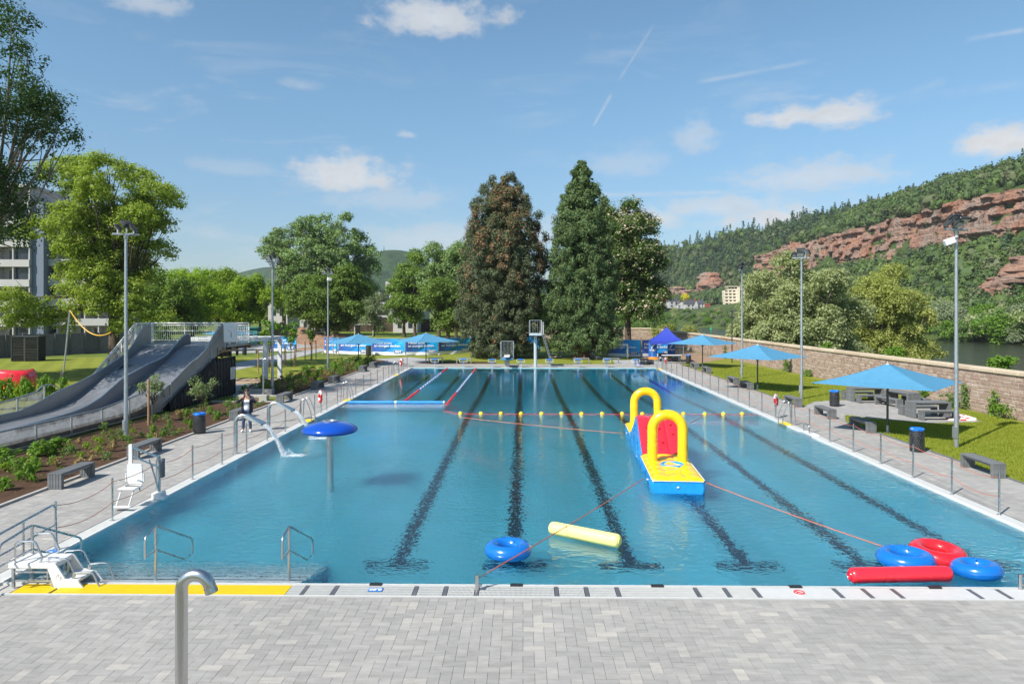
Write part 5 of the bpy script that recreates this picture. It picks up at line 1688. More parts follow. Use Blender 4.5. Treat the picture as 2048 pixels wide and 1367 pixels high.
t = thing('street_lamp', 'dark slim street lamp by the river wall at the far right', 'street lamp', (p.x, p.y, 0))
MB().tube([(0, 0, 0), (0, 0, 4.9)], .055, 10).build('pole', umb_pole, t)
MB().cbox((.12, 0, 4.92), (.75, .22, .10), .03).build('lamp_head', umb_pole, t)

# shower post by the pergola
p = G(526, 799)
t = thing('shower_pipe', 'slim steel gooseneck shower post beside the white pergola', 'shower', p)
MB().tube([(0, 0, 0), (0, 0, 2.1)] + arc((.14, 0, 2.14), .14, 180, 10, 10), .058, 14, cap=False).build('pipe', steel, t)
MB().lathe([(.1, 0), (.1, .02), (.06, .03)], 14).build('flange', steel, t)

# ------------------------------------------------------------------ river wall
def course_stones(L, H, seed):
    r_ = random.Random(seed); out = []; z = .02
    while z < H - .08:
        h = min(r_.uniform(.13, .24), H - z)
        x = -r_.uniform(0, .3)
        while x < L:
            w = r_.uniform(.16, .50)
            a, b_ = max(x, 0), min(x + w, L)
            if b_ - a > .06:
                hh = h if r_.random() > .25 else h * r_.uniform(.6, .95)
                out.append((a, b_, z, z + hh))
            x += w
        z += h
    return out


def stone_verts(st, r_, d0, gap=.012):
    a, b_, z0, z1 = st
    d = d0 + r_.uniform(-.007, .011)
    j = lambda s: r_.uniform(-s, s)
    g = gap
    base = [(a + g, z0 + g), (b_ - g, z0 + g), (b_ - g, z1 - g), (a + g, z1 - g)]
    fr = [(x + j(.018) + (.02 if i in (0, 3) else -.02), z + j(.014) + (.014 if i < 2 else -.014)) for i, (x, z) in enumerate(base)]
    vs = [(x, 0.0, z) for x, z in base] + [(x, -d, z) for x, z in fr]
    fs = [(4, 5, 6, 7), (0, 1, 5, 4), (1, 2, 6, 5), (2, 3, 7, 6), (3, 0, 4, 7)]
    return vs, fs


def river_wall(p0, p1, H, label, individual, seed):
    p0, p1 = Vector(p0), Vector(p1); d = p1 - p0; L = d.length
    rz = math.atan2(d.y, d.x)
    t = thing('stone_wall', label, 'wall', (p0.x, p0.y, 0), rz)
    MB().box((L / 2, .25, H / 2 - .25), (L, .5, H + .5)).build('wall_core', mortar_m, t, smooth=False)
    r_ = random.Random(seed)
    st = course_stones(L, H, seed)
    st.sort(key=lambda s: s[0] if individual > 0 else -s[0])
    k = abs(individual)
    for s in st[:k]:
        vs, fs = stone_verts(s, r_, .014)
        MB().add(vs, fs).build('stone', stone_m, t, smooth=False)
    if len(st) > k:
        mb = MB()
        for s in st[k:]:
            vs, fs = stone_verts(s, r_, .014); mb.add(vs, fs)
        mb.build('stone_facing', stone_m, t, kind='stuff', smooth=False)
    x = 0
    while x < L - .01:
        w = min(r_.uniform(1.3, 2.0), L - x)
        mb = MB().cbox((x + w / 2, .25, H + .10 + r_.uniform(-.008, .008)), (w - .012, .68, .20), .03)
        mb.build('coping_stone', coping_m, t, smooth=False)
        x += w
    return t


# the wall runs along the river on the right, stones face the pool (towards -X), so it is laid from far to near
WH = 2.0
river_wall((wall_x(97), 97), (wall_x(8), 8), WH, 'long rubble sandstone wall with a pale coping between the lawn and the river', -300, 11)
river_wall((-9.5, 98.6), (wall_x(97) - .3, 97.0), WH + .1, 'rubble sandstone wall closing the lawn behind the two giant conifers', 0, 12)
# old dark wall at the end of the meadow
t = thing('stone_wall', 'dark old stone wall behind the football meadow', 'wall', (-45, 152, 0), R(2))
MB().box((24, .3, 1.3), (48, .6, 3.0)).build('wall_core', mat('dark_mortar', (.06, .045, .035), .9), t, smooth=False)
mb = MB(); r_ = random.Random(5)
for s in course_stones(48, 2.7, 9):
    vs, fs = stone_verts(s, r_, .05); mb.add(vs, fs)
mb.build('stone_facing', dark_wall_m, t, kind='stuff', smooth=False)
MB().box((24, .3, 2.86), (48.2, .8, .12)).build('coping', dark_wall_m, t, smooth=False)

# ------------------------------------------------------------------ slide
def build_slide():
    o = Vector((-17.55, 0, 0))
    t = thing('wide_slide', 'wide two lane steel wave slide with glazed run-out and a dark slatted tower', 'slide', (-17.55, 29.2, 0), R(-2.0))
    # local frame: x to the left is negative, y from the top edge (0) down towards the camera (negative)
    W = 5.0; XR, XM, XL = 0.0, -2.5, -5.0
    SH = .17                       # the upper edge runs askew: the left lane starts farther back
    surf = [(2.4, 3.02), (0, 3.0), (-1.2, 2.72), (-2.1, 2.30), (-3.1, 1.93), (-4.7, 1.40), (-6.1, .85), (-7.4, .45), (-8.8, .22), (-10.5, .12), (-14, .08), (-22, .06), (-30, .06)]
    wall = [(.2, 4.20), (-.4, 4.08), (-.8, 3.88), (-1.3, 3.58), (-1.8, 3.2), (-2.2, 2.88), (-3.1, 2.45), (-3.9, 2.22), (-4.7, 1.90), (-6.1, 1.30), (-7.4, .85), (-8.6, .56), (-9.9, .42), (-12, .37), (-23, .35)]
    lwall = [(.2, 4.20), (-.4, 4.08), (-.8, 3.85), (-1.3, 3.40), (-1.8, 2.95), (-2.6, 2.5), (-4.1, 1.98), (-5.2, 1.66), (-6.4, 1.36), (-7.4, 1.18), (-8.4, .98), (-9.4, .70), (-10.4, .50), (-12, .40), (-23, .36)]
    mid = [(.5, 3.46), (.1, 3.56), (-.4, 3.44), (-1.2, 3.05), (-2.2, 2.50), (-3.1, 2.26), (-4.2, 2.08), (-5.2, 1.86), (-6.4, 1.58), (-7.4, 1.18), (-8.4, .78), (-9.6, .50), (-11, .36), (-14, .24)]
    def sm(c, n=6):
        P = [Vector((0, a, b_)) for a, b_ in c]; out = []
        for i in range(len(P) - 1):
            p0, p1, p2, p3 = P[max(0, i - 1)], P[i], P[i + 1], P[min(len(P) - 1, i + 2)]
            for k in range(n):
                u = k / n
                out.append(.5 * ((2 * p1) + (p2 - p0) * u + (2 * p0 - 5 * p1 + 4 * p2 - p3) * u * u + (3 * p1 - p0 - 3 * p2 + p3) * u ** 3))
        out.append(P[-1]); return [(q.y, q.z) for q in out]
    S = sm(surf)
    def zof(c, y):
        for (a, b_) in zip(c[:-1], c[1:]):
            if b_[0] <= y <= a[0]: return a[1] + (b_[1] - a[1]) * (y - a[0]) / (b_[0] - a[0])
        return c[-1][1]
    for (xa, xb) in ((XR - .03, XM + .03), (XM - .03, XL + .03)):
        mb = MB()
        for (y, z) in S:
            for x in (xa, xb): mb.v.append((x, y - SH * x, z))
        for i in range(len(S) - 1): mb.f.append([2 * i, 2 * i + 1, 2 * i + 3, 2 * i + 2]); mb.m.append(0)
        mb.build('slide_lane', slide_steel, t)
        for y in (-3.2, -6.3, -9.5):
            MB().bar((xa, y - SH * xa, zof(S, y) + .006), (xb, y - SH * xb, zof(S, y) + .006), .03, .008).build('weld_seam', steel_dull, t, smooth=False)
    def side_wall(name, x, c, th, drop, m):
        C = sm(c); mb = MB()
        for (y, z) in C:
            zb = max(.02, zof(S, y) - drop)
            for (dx, zz) in ((-th / 2, zb), (-th / 2, z), (th / 2, z), (th / 2, zb)): mb.v.append((x + dx, y - SH * x, zz))
        for i in range(len(C) - 1):
            for k in range(4): mb.f.append([i * 4 + k, (i + 1) * 4 + k, (i + 1) * 4 + (k + 1) % 4, i * 4 + (k + 1) % 4]); mb.m.append(0)
        mb.f.append([0, 1, 2, 3]); mb.m.append(0); e = (len(C) - 1) * 4; mb.f.append([e + 3, e + 2, e + 1, e]); mb.m.append(0)
        w = mb.build(name, side_steel if name == 'side_wall' else m, t)
        return C
    C = side_wall('side_wall', XR, wall, .05, .42, slide_steel)
    MB().tube([(XR, y, z) for y, z in C], .035, 8).build('wall_edge', steel_dull, t)
    mb = MB().tube([(XR + .035, y, max(.1, z - .55 if z > .8 else z * .5)) for y, z in C[4:60]], .025, 6); mb.build('trim_tube', steel_dull, t)
    C = side_wall('side_wall', XL, lwall, .05, .42, slide_steel)
    MB().tube([(XL, y - SH * XL, z) for y, z in C], .035, 8).build('wall_edge', steel_dull, t)
    C = side_wall('middle_wall', XM, mid, .10, .05, slide_steel)
    MB().tube([(XM, y - SH * XM, z) for y, z in C], .05, 8).build('wall_edge', steel_dull, t)
    for y in (-1.75, -6.1): MB().box((XR + .04, y, zof(S, y) + .05), (.05, .12, .95)).build('support_post', steel_dull, t, smooth=False)
    # glazed run-out
    def glaze(x, sgn):
        ys2 = [-8.1, -9.9, -11.9, -13.9, -15.9, -17.9, -20.0, -22.0]
        top = lambda y: 1.42 if y > -8.3 else (.82 + .42 * max(0, (y + 12.5) / 4.4) ** 1.3 if y > -12.5 else .82)
        pts = [(x, y, z) for y, z in ((-6.75, .72), (-6.95, 1.05), (-7.3, 1.30), (-7.8, 1.42), (-8.3, 1.40))]
        pts += [(x, y, top(y)) for y in np.linspace(-8.7, -22, 30)]
        MB().tube(pts, .032, 8).build('handrail', steel_dull, t)
        for (a, b_) in zip(ys2[:-1], ys2[1:]):
            n = 8; mb = MB()
            for i in range(n + 1):
                y = a - .05 + (b_ - a + .10) * i / n
                for (dx, z) in ((-.006, .1), (-.006, top(y) - .03), (.006, top(y) - .03), (.006, .1)): mb.v.append((x + dx, y, z))
            for i in range(n):
                for k in range(4): mb.f.append([i * 4 + k, i * 4 + (k + 1) % 4, (i + 1) * 4 + (k + 1) % 4, (i + 1) * 4 + k]); mb.m.append(0)
            mb.f.append([3, 2, 1, 0]); mb.m.append(0); e = n * 4; mb.f.append([e, e + 1, e + 2, e + 3]); mb.m.append(0)
            mb.build('glass_panel', glass_m, t, smooth=False)
        for y in ys2: MB().bar((x + .02 * sgn, y, 0), (x + .02 * sgn, y, top(y)), .06, .06).build('panel_post', steel_dull, t, smooth=False)
        MB().bar((x, -7.0, .09), (x, -22, .09), .06, .05).build('base_rail', steel_dull, t, smooth=False)
    glaze(XR + .10, 1); glaze(XL - .10, -1)
    # platform with railings
    MB().box(((XR + XL) / 2, 1.75, 2.9), (W + .3, 3.2, .16)).build('platform', steel_dull, t, smooth=False)
    MB().box(((XR + XL) / 2, 3.42, 2.80), (W + .4, .12, .34)).build('fascia', timber, t, smooth=False)
    def railing(p, q, nb, name='railing'):
        p, q = Vector(p), Vector(q); up = Vector((0, 0, 1))
        r1 = thing_part('railing', t)
        MB().tube([p + up * 1.2, q + up * 1.2], .042, 8).build('top_rail', white_paint, r1)
        MB().tube([p + up * 1.06, q + up * 1.06], .028, 6).tube([p + up * .12, q + up * .12], .028, 6).tube([p + up * .72, q + up * .72], .02, 6).build('rail_bar', white_paint, r1)
        mb = MB()
        for k in range(nb + 1):
            c = p.lerp(q, k / nb); mb.tube([c + up * .12, c + up * 1.06], .012, 5, cap=False)
        mb.build('balusters', white_paint, r1)
        for k in range(4):
            c = p.lerp(q, k / 3); MB().bar(c, c + up * 1.2, .05).build('post', white_paint, r1, smooth=False)
    def thing_part(name, par):
        e = bpy.data.objects.new(name, None); COL.objects.link(e); e.parent = par; return e
    railing((XL - 1.1, 3.3, 2.98), (XR + .1, 3.3, 2.98), 46)
    railing((XR + .12, .5, 2.98), (XR + .12, 3.3, 2.98), 18)
    # stairs on the left
    sx0, sx1 = XL - 1.15, XL - .1
    for k in range(16):
        MB().box(((sx0 + sx1) / 2, -2.75 + k * .27, .19 + k * .186), (sx1 - sx0, .29, .04)).build('stair_tread', steel_dull, t, smooth=False)
    for x in (sx0, sx1): MB().bar((x, -2.95, .02), (x, 1.55, 3.0), .05, .22).build('stringer', steel_dull, t, smooth=False)
    for x in (sx0, sx1): railing((x, -2.9, .12), (x, 1.4, 3.0), 34)
    railing((sx0, 1.5, 2.98), (sx0, 3.3, 2.98), 14)
    MB().box(((sx0 + sx1) / 2, 2.4, 2.9), (1.1, 1.8, .1)).build('landing', steel_dull, t, smooth=False)
    # tower body: dark slats on the pool side and the front, open timber storey above
    XT = XR + .22
    MB().box((XT - 2.5, -.1, 1.08), (4.6, 2.2, 2.1)).build('tower_core', dark_void, t, smooth=False)
    prism = [(-1.22, .02), (-8.0, .02), (-7.2, .10), (-6.2, .34), (-5.2, .78), (-4.4, 1.12), (-3.6, 1.44), (-2.4, 1.94), (-1.22, 2.1)]
    n = len(prism); mb = MB()
    vs = [(XT - .25, y, z) for y, z in prism] + [(XT - 4.9, y, z) for y, z in prism]
    mb.add(vs, [tuple(range(n)), tuple(range(2 * n - 1, n - 1, -1))] + [((i + 1) % n, i, n + i, n + (i + 1) % n) for i in range(n)])
    mb.build('slide_underside', dark_void, t, smooth=False)
    slat = MB().cbox((0, 0, 0), (.035, .085, .245), .006).mesh('slat', slat_dark, smooth=False)
    y = -6.4; col = 0
    while y < 1.0:
        zmax = min(2.27, zof(S, y) - .30)
        z = .16 - (.125 if col % 2 else 0)
        while z + .12 < zmax:
            if z > .12: link('slat', slat, t, loc=(XT + (.012 if col % 2 else -.004), y, z))
            z += .25
        y += .19; col += 1
    MB().box((XT - .05, -2.6, 1.1), (.03, 7.4, 2.1)).build('slat_backing', dark_void, t, smooth=False).hide_render = False
    bk = bpy.data.objects['slat_backing']; bpy.data.objects.remove(bk)
    back = MB(); yy = np.linspace(-6.5, 1.05, 30); vs = []
    for y in yy:
        zt = min(2.25, zof(S, y) - .3)
        back.v += [(XT - .03, y, 0), (XT - .03, y, max(.05, zt)), (XT - .07, y, max(.05, zt)), (XT - .07, y, 0)]
    for i in range(len(yy) - 1):
        for k in range(4): back.f.append([i * 4 + k, (i + 1) * 4 + k, (i + 1) * 4 + (k + 1) % 4, i * 4 + (k + 1) % 4]); back.m.append(0)
    back.build('cladding_board', dark_void, t, smooth=False)
    for y in (-1.35, 1.0): MB().box((XT + .02, y, 1.12), (.05, .05, 2.28)).build('cladding_post', slat_dark, t, smooth=False)
    for y in (-.9, -.2, .95, 1.9): MB().box((XT - .25, y, 2.55), (.12, .12, .62)).build('timber_post', bark_red if y > -.5 else slat_dark, t, smooth=False)
    MB().box((XT - 1.6, 1.5, 2.5), (2.2, .1, .62)).build('inner_wall', mat('inner_board', (.42, .36, .31), .8), t, smooth=False)
    MB().box((XT - .15, .6, 2.62), (.06, 2.4, .12)).build('timber_beam', timber, t, smooth=False)
    # sign on the cladding
    sg = MB().cbox((XT + .07, .55, 1.27), (.03, .62, .72), .008).build('info_sign', white_plastic, t, smooth=False)
    MB().tube([(XT + .09, .32, 1.10), (XT + .09, .5, 1.30), (XT + .09, .75, 1.38)], .02, 5, flat=.3).build('sign_stripe', orange_print, sg)
    for z, w in ((1.5, .3), (1.44, .36), (1.05, .4)): MB().box((XT + .088, .55, z), (.006, w, .025)).build('sign_line', grate_grey, sg, smooth=False)
    return t, XT
slide, XT = build_slide()

# pool clock on the tower corner
p = AT(461, 665, 42.2)
t = thing('pool_clock', 'white two sided pool clock on the corner of the slide tower', 'clock', (p.x, p.y, 3.15), R(32))
MB().cbox((0, 0, .58), (.74, .26, 1.10), .02).build('case', white_plastic, t)
for s in (-1, 1):
    MB().tube([(-.30 * s, 0, -.25), (-.30 * s, 0, .05)], .03, 8).build('bracket', steel_dull, t)
mb = MB().bar((0, -.137, .58), (.02, -.137, .30), .03, .008).bar((0, -.139, .58), (-.18, -.139, .70), .03, .008); mb.build('clock_hands', black_rubber, t)
mb = MB()
for k in range(12):
    a = 2 * math.pi * k / 12; mb.bar((.29 * math.sin(a), -.134, .58 + .29 * math.cos(a)), (.33 * math.sin(a), -.134, .58 + .33 * math.cos(a)), .02, .006)
mb.build('hour_marks', dark_plate, t)

# white pergola frame behind the tower
A, B = AT(531, 767, 49.7), AT(556, 760, 52.2)
t = thing('pergola_frame', 'white steel pergola frame beyond the slide tower', 'pergola', (A.x, A.y, 0), 0)
for (x, y) in ((0, 0), (.15, 2.5), (-5.2, 0), (-5.05, 2.5)): MB().box((x, y, 1.45), (.26, .26, 2.9)).build('post', white_paint, t, smooth=False)
for y in (0, 2.5): MB().box((-2.55, y, 3.02), (5.5, .26, .26)).build('beam', white_paint, t, smooth=False)
for x in (.08, -5.15): MB().box((x, 1.25, 3.022), (.26, 2.2, .256)).build('beam', white_paint, t, smooth=False)
for k in range(7): MB().box((-.7 - .75 * k, 1.25, 3.06), (.08, 2.24, .14)).build('slat', white_paint, t, smooth=False)

# ------------------------------------------------------------------ banners on mesh fence panels
BW, BH = 3.5, 1.75
banner_m = m_banner(BW)
fence_txt = text_mesh('Heute schon\nan morgen denken.', .37, lettering_white, 'LEFT', .003, .92, .006)
logo_txt = text_mesh('/SWT', .30, lettering_white, 'CENTER', .003, 1, .012)
small_txt = text_mesh('www.swt.de', .10, grey_stripe, 'LEFT', .002)


def banner_mesh(seed, ripple):
    mb = MB(); nx, nz = 26, 10; ids = {}
    for i in range(nx + 1):
        for j in range(nz + 1):
            u, w = i / nx, j / nz
            y = ripple * (.05 * math.sin(u * 9 + seed) * (1 - .5 * w) + .06 * mnoise.noise(Vector((u * 3 + w * 2 + seed, w * 2, 0))) + .10 * math.exp(-((u - w * .7 - .25) / .06) ** 2))
            ids[i, j] = len(mb.v); mb.v.append((u * BW, y, .08 + w * BH - ripple * .06 * math.sin(math.pi * u) * (1 - w)))
    for i in range(nx):
        for j in range(nz): mb.f.append([ids[i, j], ids[i + 1, j], ids[i + 1, j + 1], ids[i, j + 1]]); mb.m.append(0)
    return mb


def banner_panel(p0, p1, label, ripple=1.0, seed=0, text=True, faded=False):
    p0, p1 = Vector(p0), Vector(p1); d = p1 - p0
    t = thing('banner_fence', label, 'banner', (p0.x, p0.y, 0), math.atan2(d.y, d.x), 'blue banners on mesh fence panels')
    s = d.length / BW
    for x in (-.03, BW * s + .03): MB().tube([(x, .08, 0), (x, .08, 2.0)], .022, 8).build('fence_post', net_grey, t)
    mb = MB()
    for z in (.12, 1.0, 1.9): mb.tube([(0, .09, z), (BW * s, .09, z)], .012, 5)
    for k in range(24): mb.tube([(BW * s * k / 23, .095, .12), (BW * s * k / 23, .095, 1.9)], .004, 4, cap=False)
    mb.build('mesh_wires', net_grey, t)
    MB().cbox((-.02, .08, .06), (.22, .7, .12), .02).build('foot_block', concrete, t)
    b_ = banner_mesh(seed, ripple).build('banner', banner_m, t, loc=(0, 0, 0)); b_.scale = (s, 1, 1)
    off = -.075 * ripple - .012
    if text:
        link('lettering', fence_txt, b_, loc=(.22, off, 1.28)).rotation_euler = (R(90), 0, 0)
        link('lettering', small_txt, b_, loc=(.22, off, .22)).rotation_euler = (R(90), 0, 0)
        lg = MB().cbox((0, 0, 0), (.98, .36, .02), .015).build('logo', navy_print, b_, loc=(2.78, off, .42), smooth=False); lg.rotation_euler = (R(90), 0, 0)
        fr = MB(); 
        for (c, sz) in (((0, .17, .011), (.96, .022, .006)), ((0, -.17, .011), (.96, .022, .006)), ((-.47, 0, .011), (.022, .32, .006)), ((.47, 0, .011), (.022, .32, .006))): fr.box(c, sz)
        # the frame and letters of the logo are its own print, joined to the logo plate
        lm = lg.data
        o_ = MB(); o_.v = [tuple(v.co) for v in lm.vertices]; o_.f = [list(pg.vertices) for pg in lm.polygons]; o_.m = [0] * len(o_.f)
        o_.cur = 1; o_.add(fr.v, fr.f)
        o_.add([(v.co.x * 1.0, v.co.y - .105, v.co.z + .013) for v in logo_txt.vertices], [tuple(pg.vertices) for pg in logo_txt.polygons])
        lg.data = o_.mesh('logo', [navy_print, lettering_white], smooth=False)
    return t
pts = [(648, 706, 84), (677, 709, 82.2), (744, 711, 81.0), (811, 713, 80.0), (877, 711, 81.2), (944, 706.5, 84.5), (1012, 703.5, 86.5), (1082, 701, 88.5)]
labs = ['half hidden blue banner at the left end of the banner row, left of the parasol', 'blue banner fence panel behind the left parasol and grey bin', 'blue banner fence panel between the two far left parasols', 'blue banner fence panel under the second left parasol',
        'rippled blue banner fence panel right of the second left parasol', 'blue banner fence panel behind the springboard, under the brown conifer', 'shaded blue banner fence panel between springboard and diving platform']
for k in range(7):
    a, b_ = AT(*pts[k][:2], pts[k][2]), AT(*pts[k + 1][:2], pts[k + 1][2])
    gap = (b_ - a).normalized() * .06
    banner_panel(a + gap, b_ - gap, labs[k], (.5, .6, .7, .7, 1.1, 1.2, .8)[k], k * 1.7)
a, b_ = AT(1217, 714, 78), AT(1281, 713, 77.4); banner_panel(a, b_, 'blue banner fence panel left of the royal blue tent', .5, 9)
a, b_ = AT(1284, 713, 77.2), AT(1346, 712, 78.6); banner_panel(a, b_, 'blue banner fence panel behind the royal blue tent', .5, 11)
a, b_ = AT(541, 700, 88), AT(592, 701, 87.2); banner_panel(a, b_, 'lone blue banner fence panel behind the white pergola', .5, 13)
# bare mesh fence panels
def mesh_panel(px0, px1, d0, d1, label):
    a, b_ = AT(px0, 619, d0), AT(px1, 619, d1); d = b_ - a; L = d.length
    t = thing('mesh_fence', label, 'fence', (a.x, a.y, 0), math.atan2(d.y, d.x), 'grey mesh site fence panels')
    for x in (0, L): MB().tube([(x, 0, 0), (x, 0, 2.0)], .024, 8).build('post', net_grey, t)
    mb = MB()
    for z in (.12, 1.0, 1.95): mb.tube([(0, 0, z), (L, 0, z)], .014, 5)
    n = int(L / .14)
    for k in range(n + 1): mb.tube([(L * k / n, 0, .12), (L * k / n, 0, 1.95)], .005, 4, cap=False)
    mb.build('mesh_wires', net_grey, t)
mesh_panel(1086, 1150, 87.5, 84, 'bare mesh fence panel behind the diving platform')
mesh_panel(1152, 1214, 83.8, 79, 'bare mesh fence panel beside the right conifer trunk')
mesh_panel(1350, 1416, 79, 80.5, 'bare mesh fence panel right of the blue tent by the wall')
mesh_panel(506, 540, 99, 99, 'bare mesh fence panel by the soil heap far left')
mesh_panel(596, 650, 100, 101, 'bare mesh fence panel before the brown soil mound')

# goals
def goal(px0, px1, depth, h, label, m=white_paint, small=True):
    a, b_ = AT(px0, 619, depth), AT(px1, 619, depth + .6); d = b_ - a; L = d.length
    t = thing('goal_frame', label, 'goal', (a.x, a.y, 0), math.atan2(d.y, d.x))
    r = .06
    for x in (0, L): MB().box((x, 0, h / 2), (.12, .12, h)).build('goal_post', m, t, smooth=False)
    MB().box((L / 2, -.002, h + .05), (L + .12, .125, .12)).build('crossbar', m, t, smooth=False)
    for x in (0, L): MB().tube([(x, .06, h), (x, .9, 0.03)], .03, 6).build('back_stay', m, t)
    MB().tube([(0, .9, .03), (L, .9, .03)], .03, 6).build('ground_bar', m, t)
goal(1193, 1255, 74.5, 1.35, 'low white goal frame on the grass left of the blue tent')
goal(1122, 1184, 77, 1.4, 'low white goal frame behind the right conifer trunk')
goal(709, 746, 138, 2.2, 'white football goal on the far meadow')
for px, a in ((925, 'left'), (941, 'middle'), (957, 'right')):
    p = AT(px, 619, 100); t = thing('white_post', 'short white post on the meadow, %s of three beside the brown conifer' % a, 'post', (p.x, p.y, 0), group='short white posts')
    MB().tube([(0, 0, 0), (0, 0, 2.2)], .10, 10).build('post', white_paint, t)
    MB().lathe([(.13, 2.2), (.13, 2.26), (.001, 2.3)], 10).build('cap', white_paint, t)

# ------------------------------------------------------------------ tent with its clutter
A = G(1308, 725)
t = thing('party_tent', 'royal blue folding tent by the river wall at the far pool corner', 'tent', (A.x + 1.5, A.y + 1.75, 0), R(-6))
for sx in (-1, 1):
    for sy in (-1, 1): MB().box((sx * 1.46, sy * 1.46, 1.0), (.05, .05, 2.0)).build('leg', steel_dull, t, smooth=False)
mb = MB(); n = 12; ids = []
rows = []
for q in range(9):
    u = q / 8; h = 2.02 + (3.35 - 2.02) * (1 - u) - .16 * math.sin(math.pi * u); s = 1.55 * u + .02; ring = []
    for k in range(4):
        a0, a1 = ((-1, -1), (1, -1), (1, 1), (-1, 1))[k], ((1, -1), (1, 1), (-1, 1), (-1, -1))[k]
        for i in range(n):
            w = i / n; ring.append(len(mb.v)); pull = 1 - .03 * 4 * w * (1 - w) * u
            mb.v.append(((a0[0] + (a1[0] - a0[0]) * w) * s * pull, (a0[1] + (a1[1] - a0[1]) * w) * s * pull, h))
    rows.append(ring)
base = []
for i in rows[-1]:
    x, y, z = mb.v[i]; base.append(len(mb.v)); mb.v.append((x * 1.005, y * 1.005, z - .28 + .02 * math.sin(i * 1.3)))
rows.append(base)
for a, b_ in zip(rows[:-1], rows[1:]):
    m_ = len(a)
    for k in range(m_): mb.f.append([a[k], b_[k], b_[(k + 1) % m_], a[(k + 1) % m_]]); mb.m.append(0)
mb.build('canopy', tent_blue, t, angle=30)
# print banners hung on the front legs
def print_banner(px0, px1, y_, label, sx=1):
    a, b_ = G(px0, y_), G(px1, y_)
    t = thing('hanging_banner', label, 'banner', (a.x, a.y + .35, 0)); w = b_.x - a.x
    mb = MB(); nx, nz = 8, 12; ids = {}
    zs = np.linspace(.12, 1.85, nz + 1)
    for i in range(nx + 1):
        for j in range(nz + 1):
            ids[i, j] = len(mb.v); u = i / nx
            mb.v.append(((u - .5) * w * (1 - .12 * j / nz) + w / 2, .04 * math.sin(u * 7 + j * .2), zs[j]))
    for i in range(nx):
        for j in range(nz):
            mb.cur = 1 if zs[j] < .34 + .06 * math.cos((i / nx - .5) * 3) else (0)
            mb.f.append([ids[i, j], ids[i + 1, j], ids[i + 1, j + 1], ids[i, j + 1]]); mb.m.append(mb.cur)
    ob = mb.build('cloth', [mat('banner_cloth_blue', (.012, .12, .42), .6), orange_print], t)
    link('lettering', text_mesh('VOLT', .26, lettering_white, 'CENTER', .003, 1, .006), t, loc=(w / 2, -.06, .98)).rotation_euler = (R(90), 0, 0)
    e = MB().bar((w * .30, -.055, 1.25), (w * .55, -.055, 1.5), .10, .01, up=(0, 1, 0)).bar((w * .48, -.06, 1.42), (w * .72, -.06, 1.72), .08, .01, up=(0, 1, 0))
    e.build('emblem', lettering_white, t)
print_banner(1298, 1316, 722, 'blue and orange printed banner hanging at the left leg of the tent')
print_banner(1336, 1352, 721, 'blue printed banner hanging inside the tent behind the table')
a, b_ = G(1324, 726), G(1362, 726)
t = thing('folding_table', 'white folding table in front of the blue tent', 'table', ((a.x + b_.x) / 2, a.y, 0)); w = b_.x - a.x
MB().cbox((0, 0, .76), (w, .75, .05), .012).build('table_top', white_plastic, t)
for sx in (-1, 1):
    MB().tube([(sx * w * .42, -.3, 0), (sx * w * .40, -.3, .73)], .02, 6).build('leg', steel_dull, t); MB().tube([(sx * w * .42, .3, 0), (sx * w * .40, .3, .73)], .02, 6).build('leg', steel_dull, t)
for (px, py, sx, sy, sz, m, lab) in ((1286, 729, .9, .6, .55, bin_black, 'black equipment case on the paving left of the tent'), (1300, 728, .6, .5, .42, bin_black, 'smaller black equipment case beside the tent leg'), (1325, 722, .7, .6, .8, bin_black, 'black equipment case standing under the tent'),
                                     (1352, 722, .9, .5, .7, umb_pole, 'dark grey crate beneath the folding table')):
    p = G(px, py); t = thing('equipment_case', lab, 'case', p, rnd.uniform(-.4, .4))
    MB().cbox((0, 0, sz / 2), (sx, sy, sz), .03).build('body', m, t)
    MB().box((0, -sy / 2 - .005, sz * .68), (sx * .96, .012, .02)).build('lid_seam', steel_dull, t, smooth=False)
    for s in (-.3, .3): MB().box((sx * s, -sy / 2 - .012, sz * .66), (.07, .02, .09)).build('latch', steel_dull, t, smooth=False)
def heap(px, py, w, h, m1, m2, lab, name='towel'):
    p = G(px, py); mb = MB(); n = 16
    for j in range(6):
        for k in range(n):
            a = 2 * math.pi * k / n; r = w * (1 - .18 * j) * (1 + .35 * mnoise.noise(Vector((math.cos(a) * 2, math.sin(a) * 2, j * .7 + px))))
            mb.v.append((r * math.cos(a), r * .6 * math.sin(a), h * (j / 5) ** .7 * (1 + .3 * mnoise.noise(Vector((a, j, px))))))
    for j in range(5):
        for k in range(n):
            mb.cur = 1 if mnoise.noise(Vector((k * .6, j * .9, px))) > .08 else 0
            mb.f.append([j * n + k, j * n + (k + 1) % n, (j + 1) * n + (k + 1) % n, (j + 1) * n + k]); mb.m.append(mb.cur)
    mb.f.append([5 * n + k for k in range(n)]); mb.m.append(0)
    tag(mb.build(name, [m1, m2], loc=p), lab, 'towel')
heap(1922, 838, .75, .22, towel_white, towel_red, 'crumpled white and red towel on the ground beside the right lamp')
heap(1108, 714, .7, .3, towel_white, towel_red, 'crumpled white and red cloth on the grass right of the diving platform')
heap(1190, 715, .7, .3, towel_white, towel_red, 'crumpled red and white cloth on the grass beside the goal frame')
heap(1277, 730, .4, .15, float_blue, buoy_yellow, 'small yellow and blue bundle on the paving by the last starting block', 'bundle')

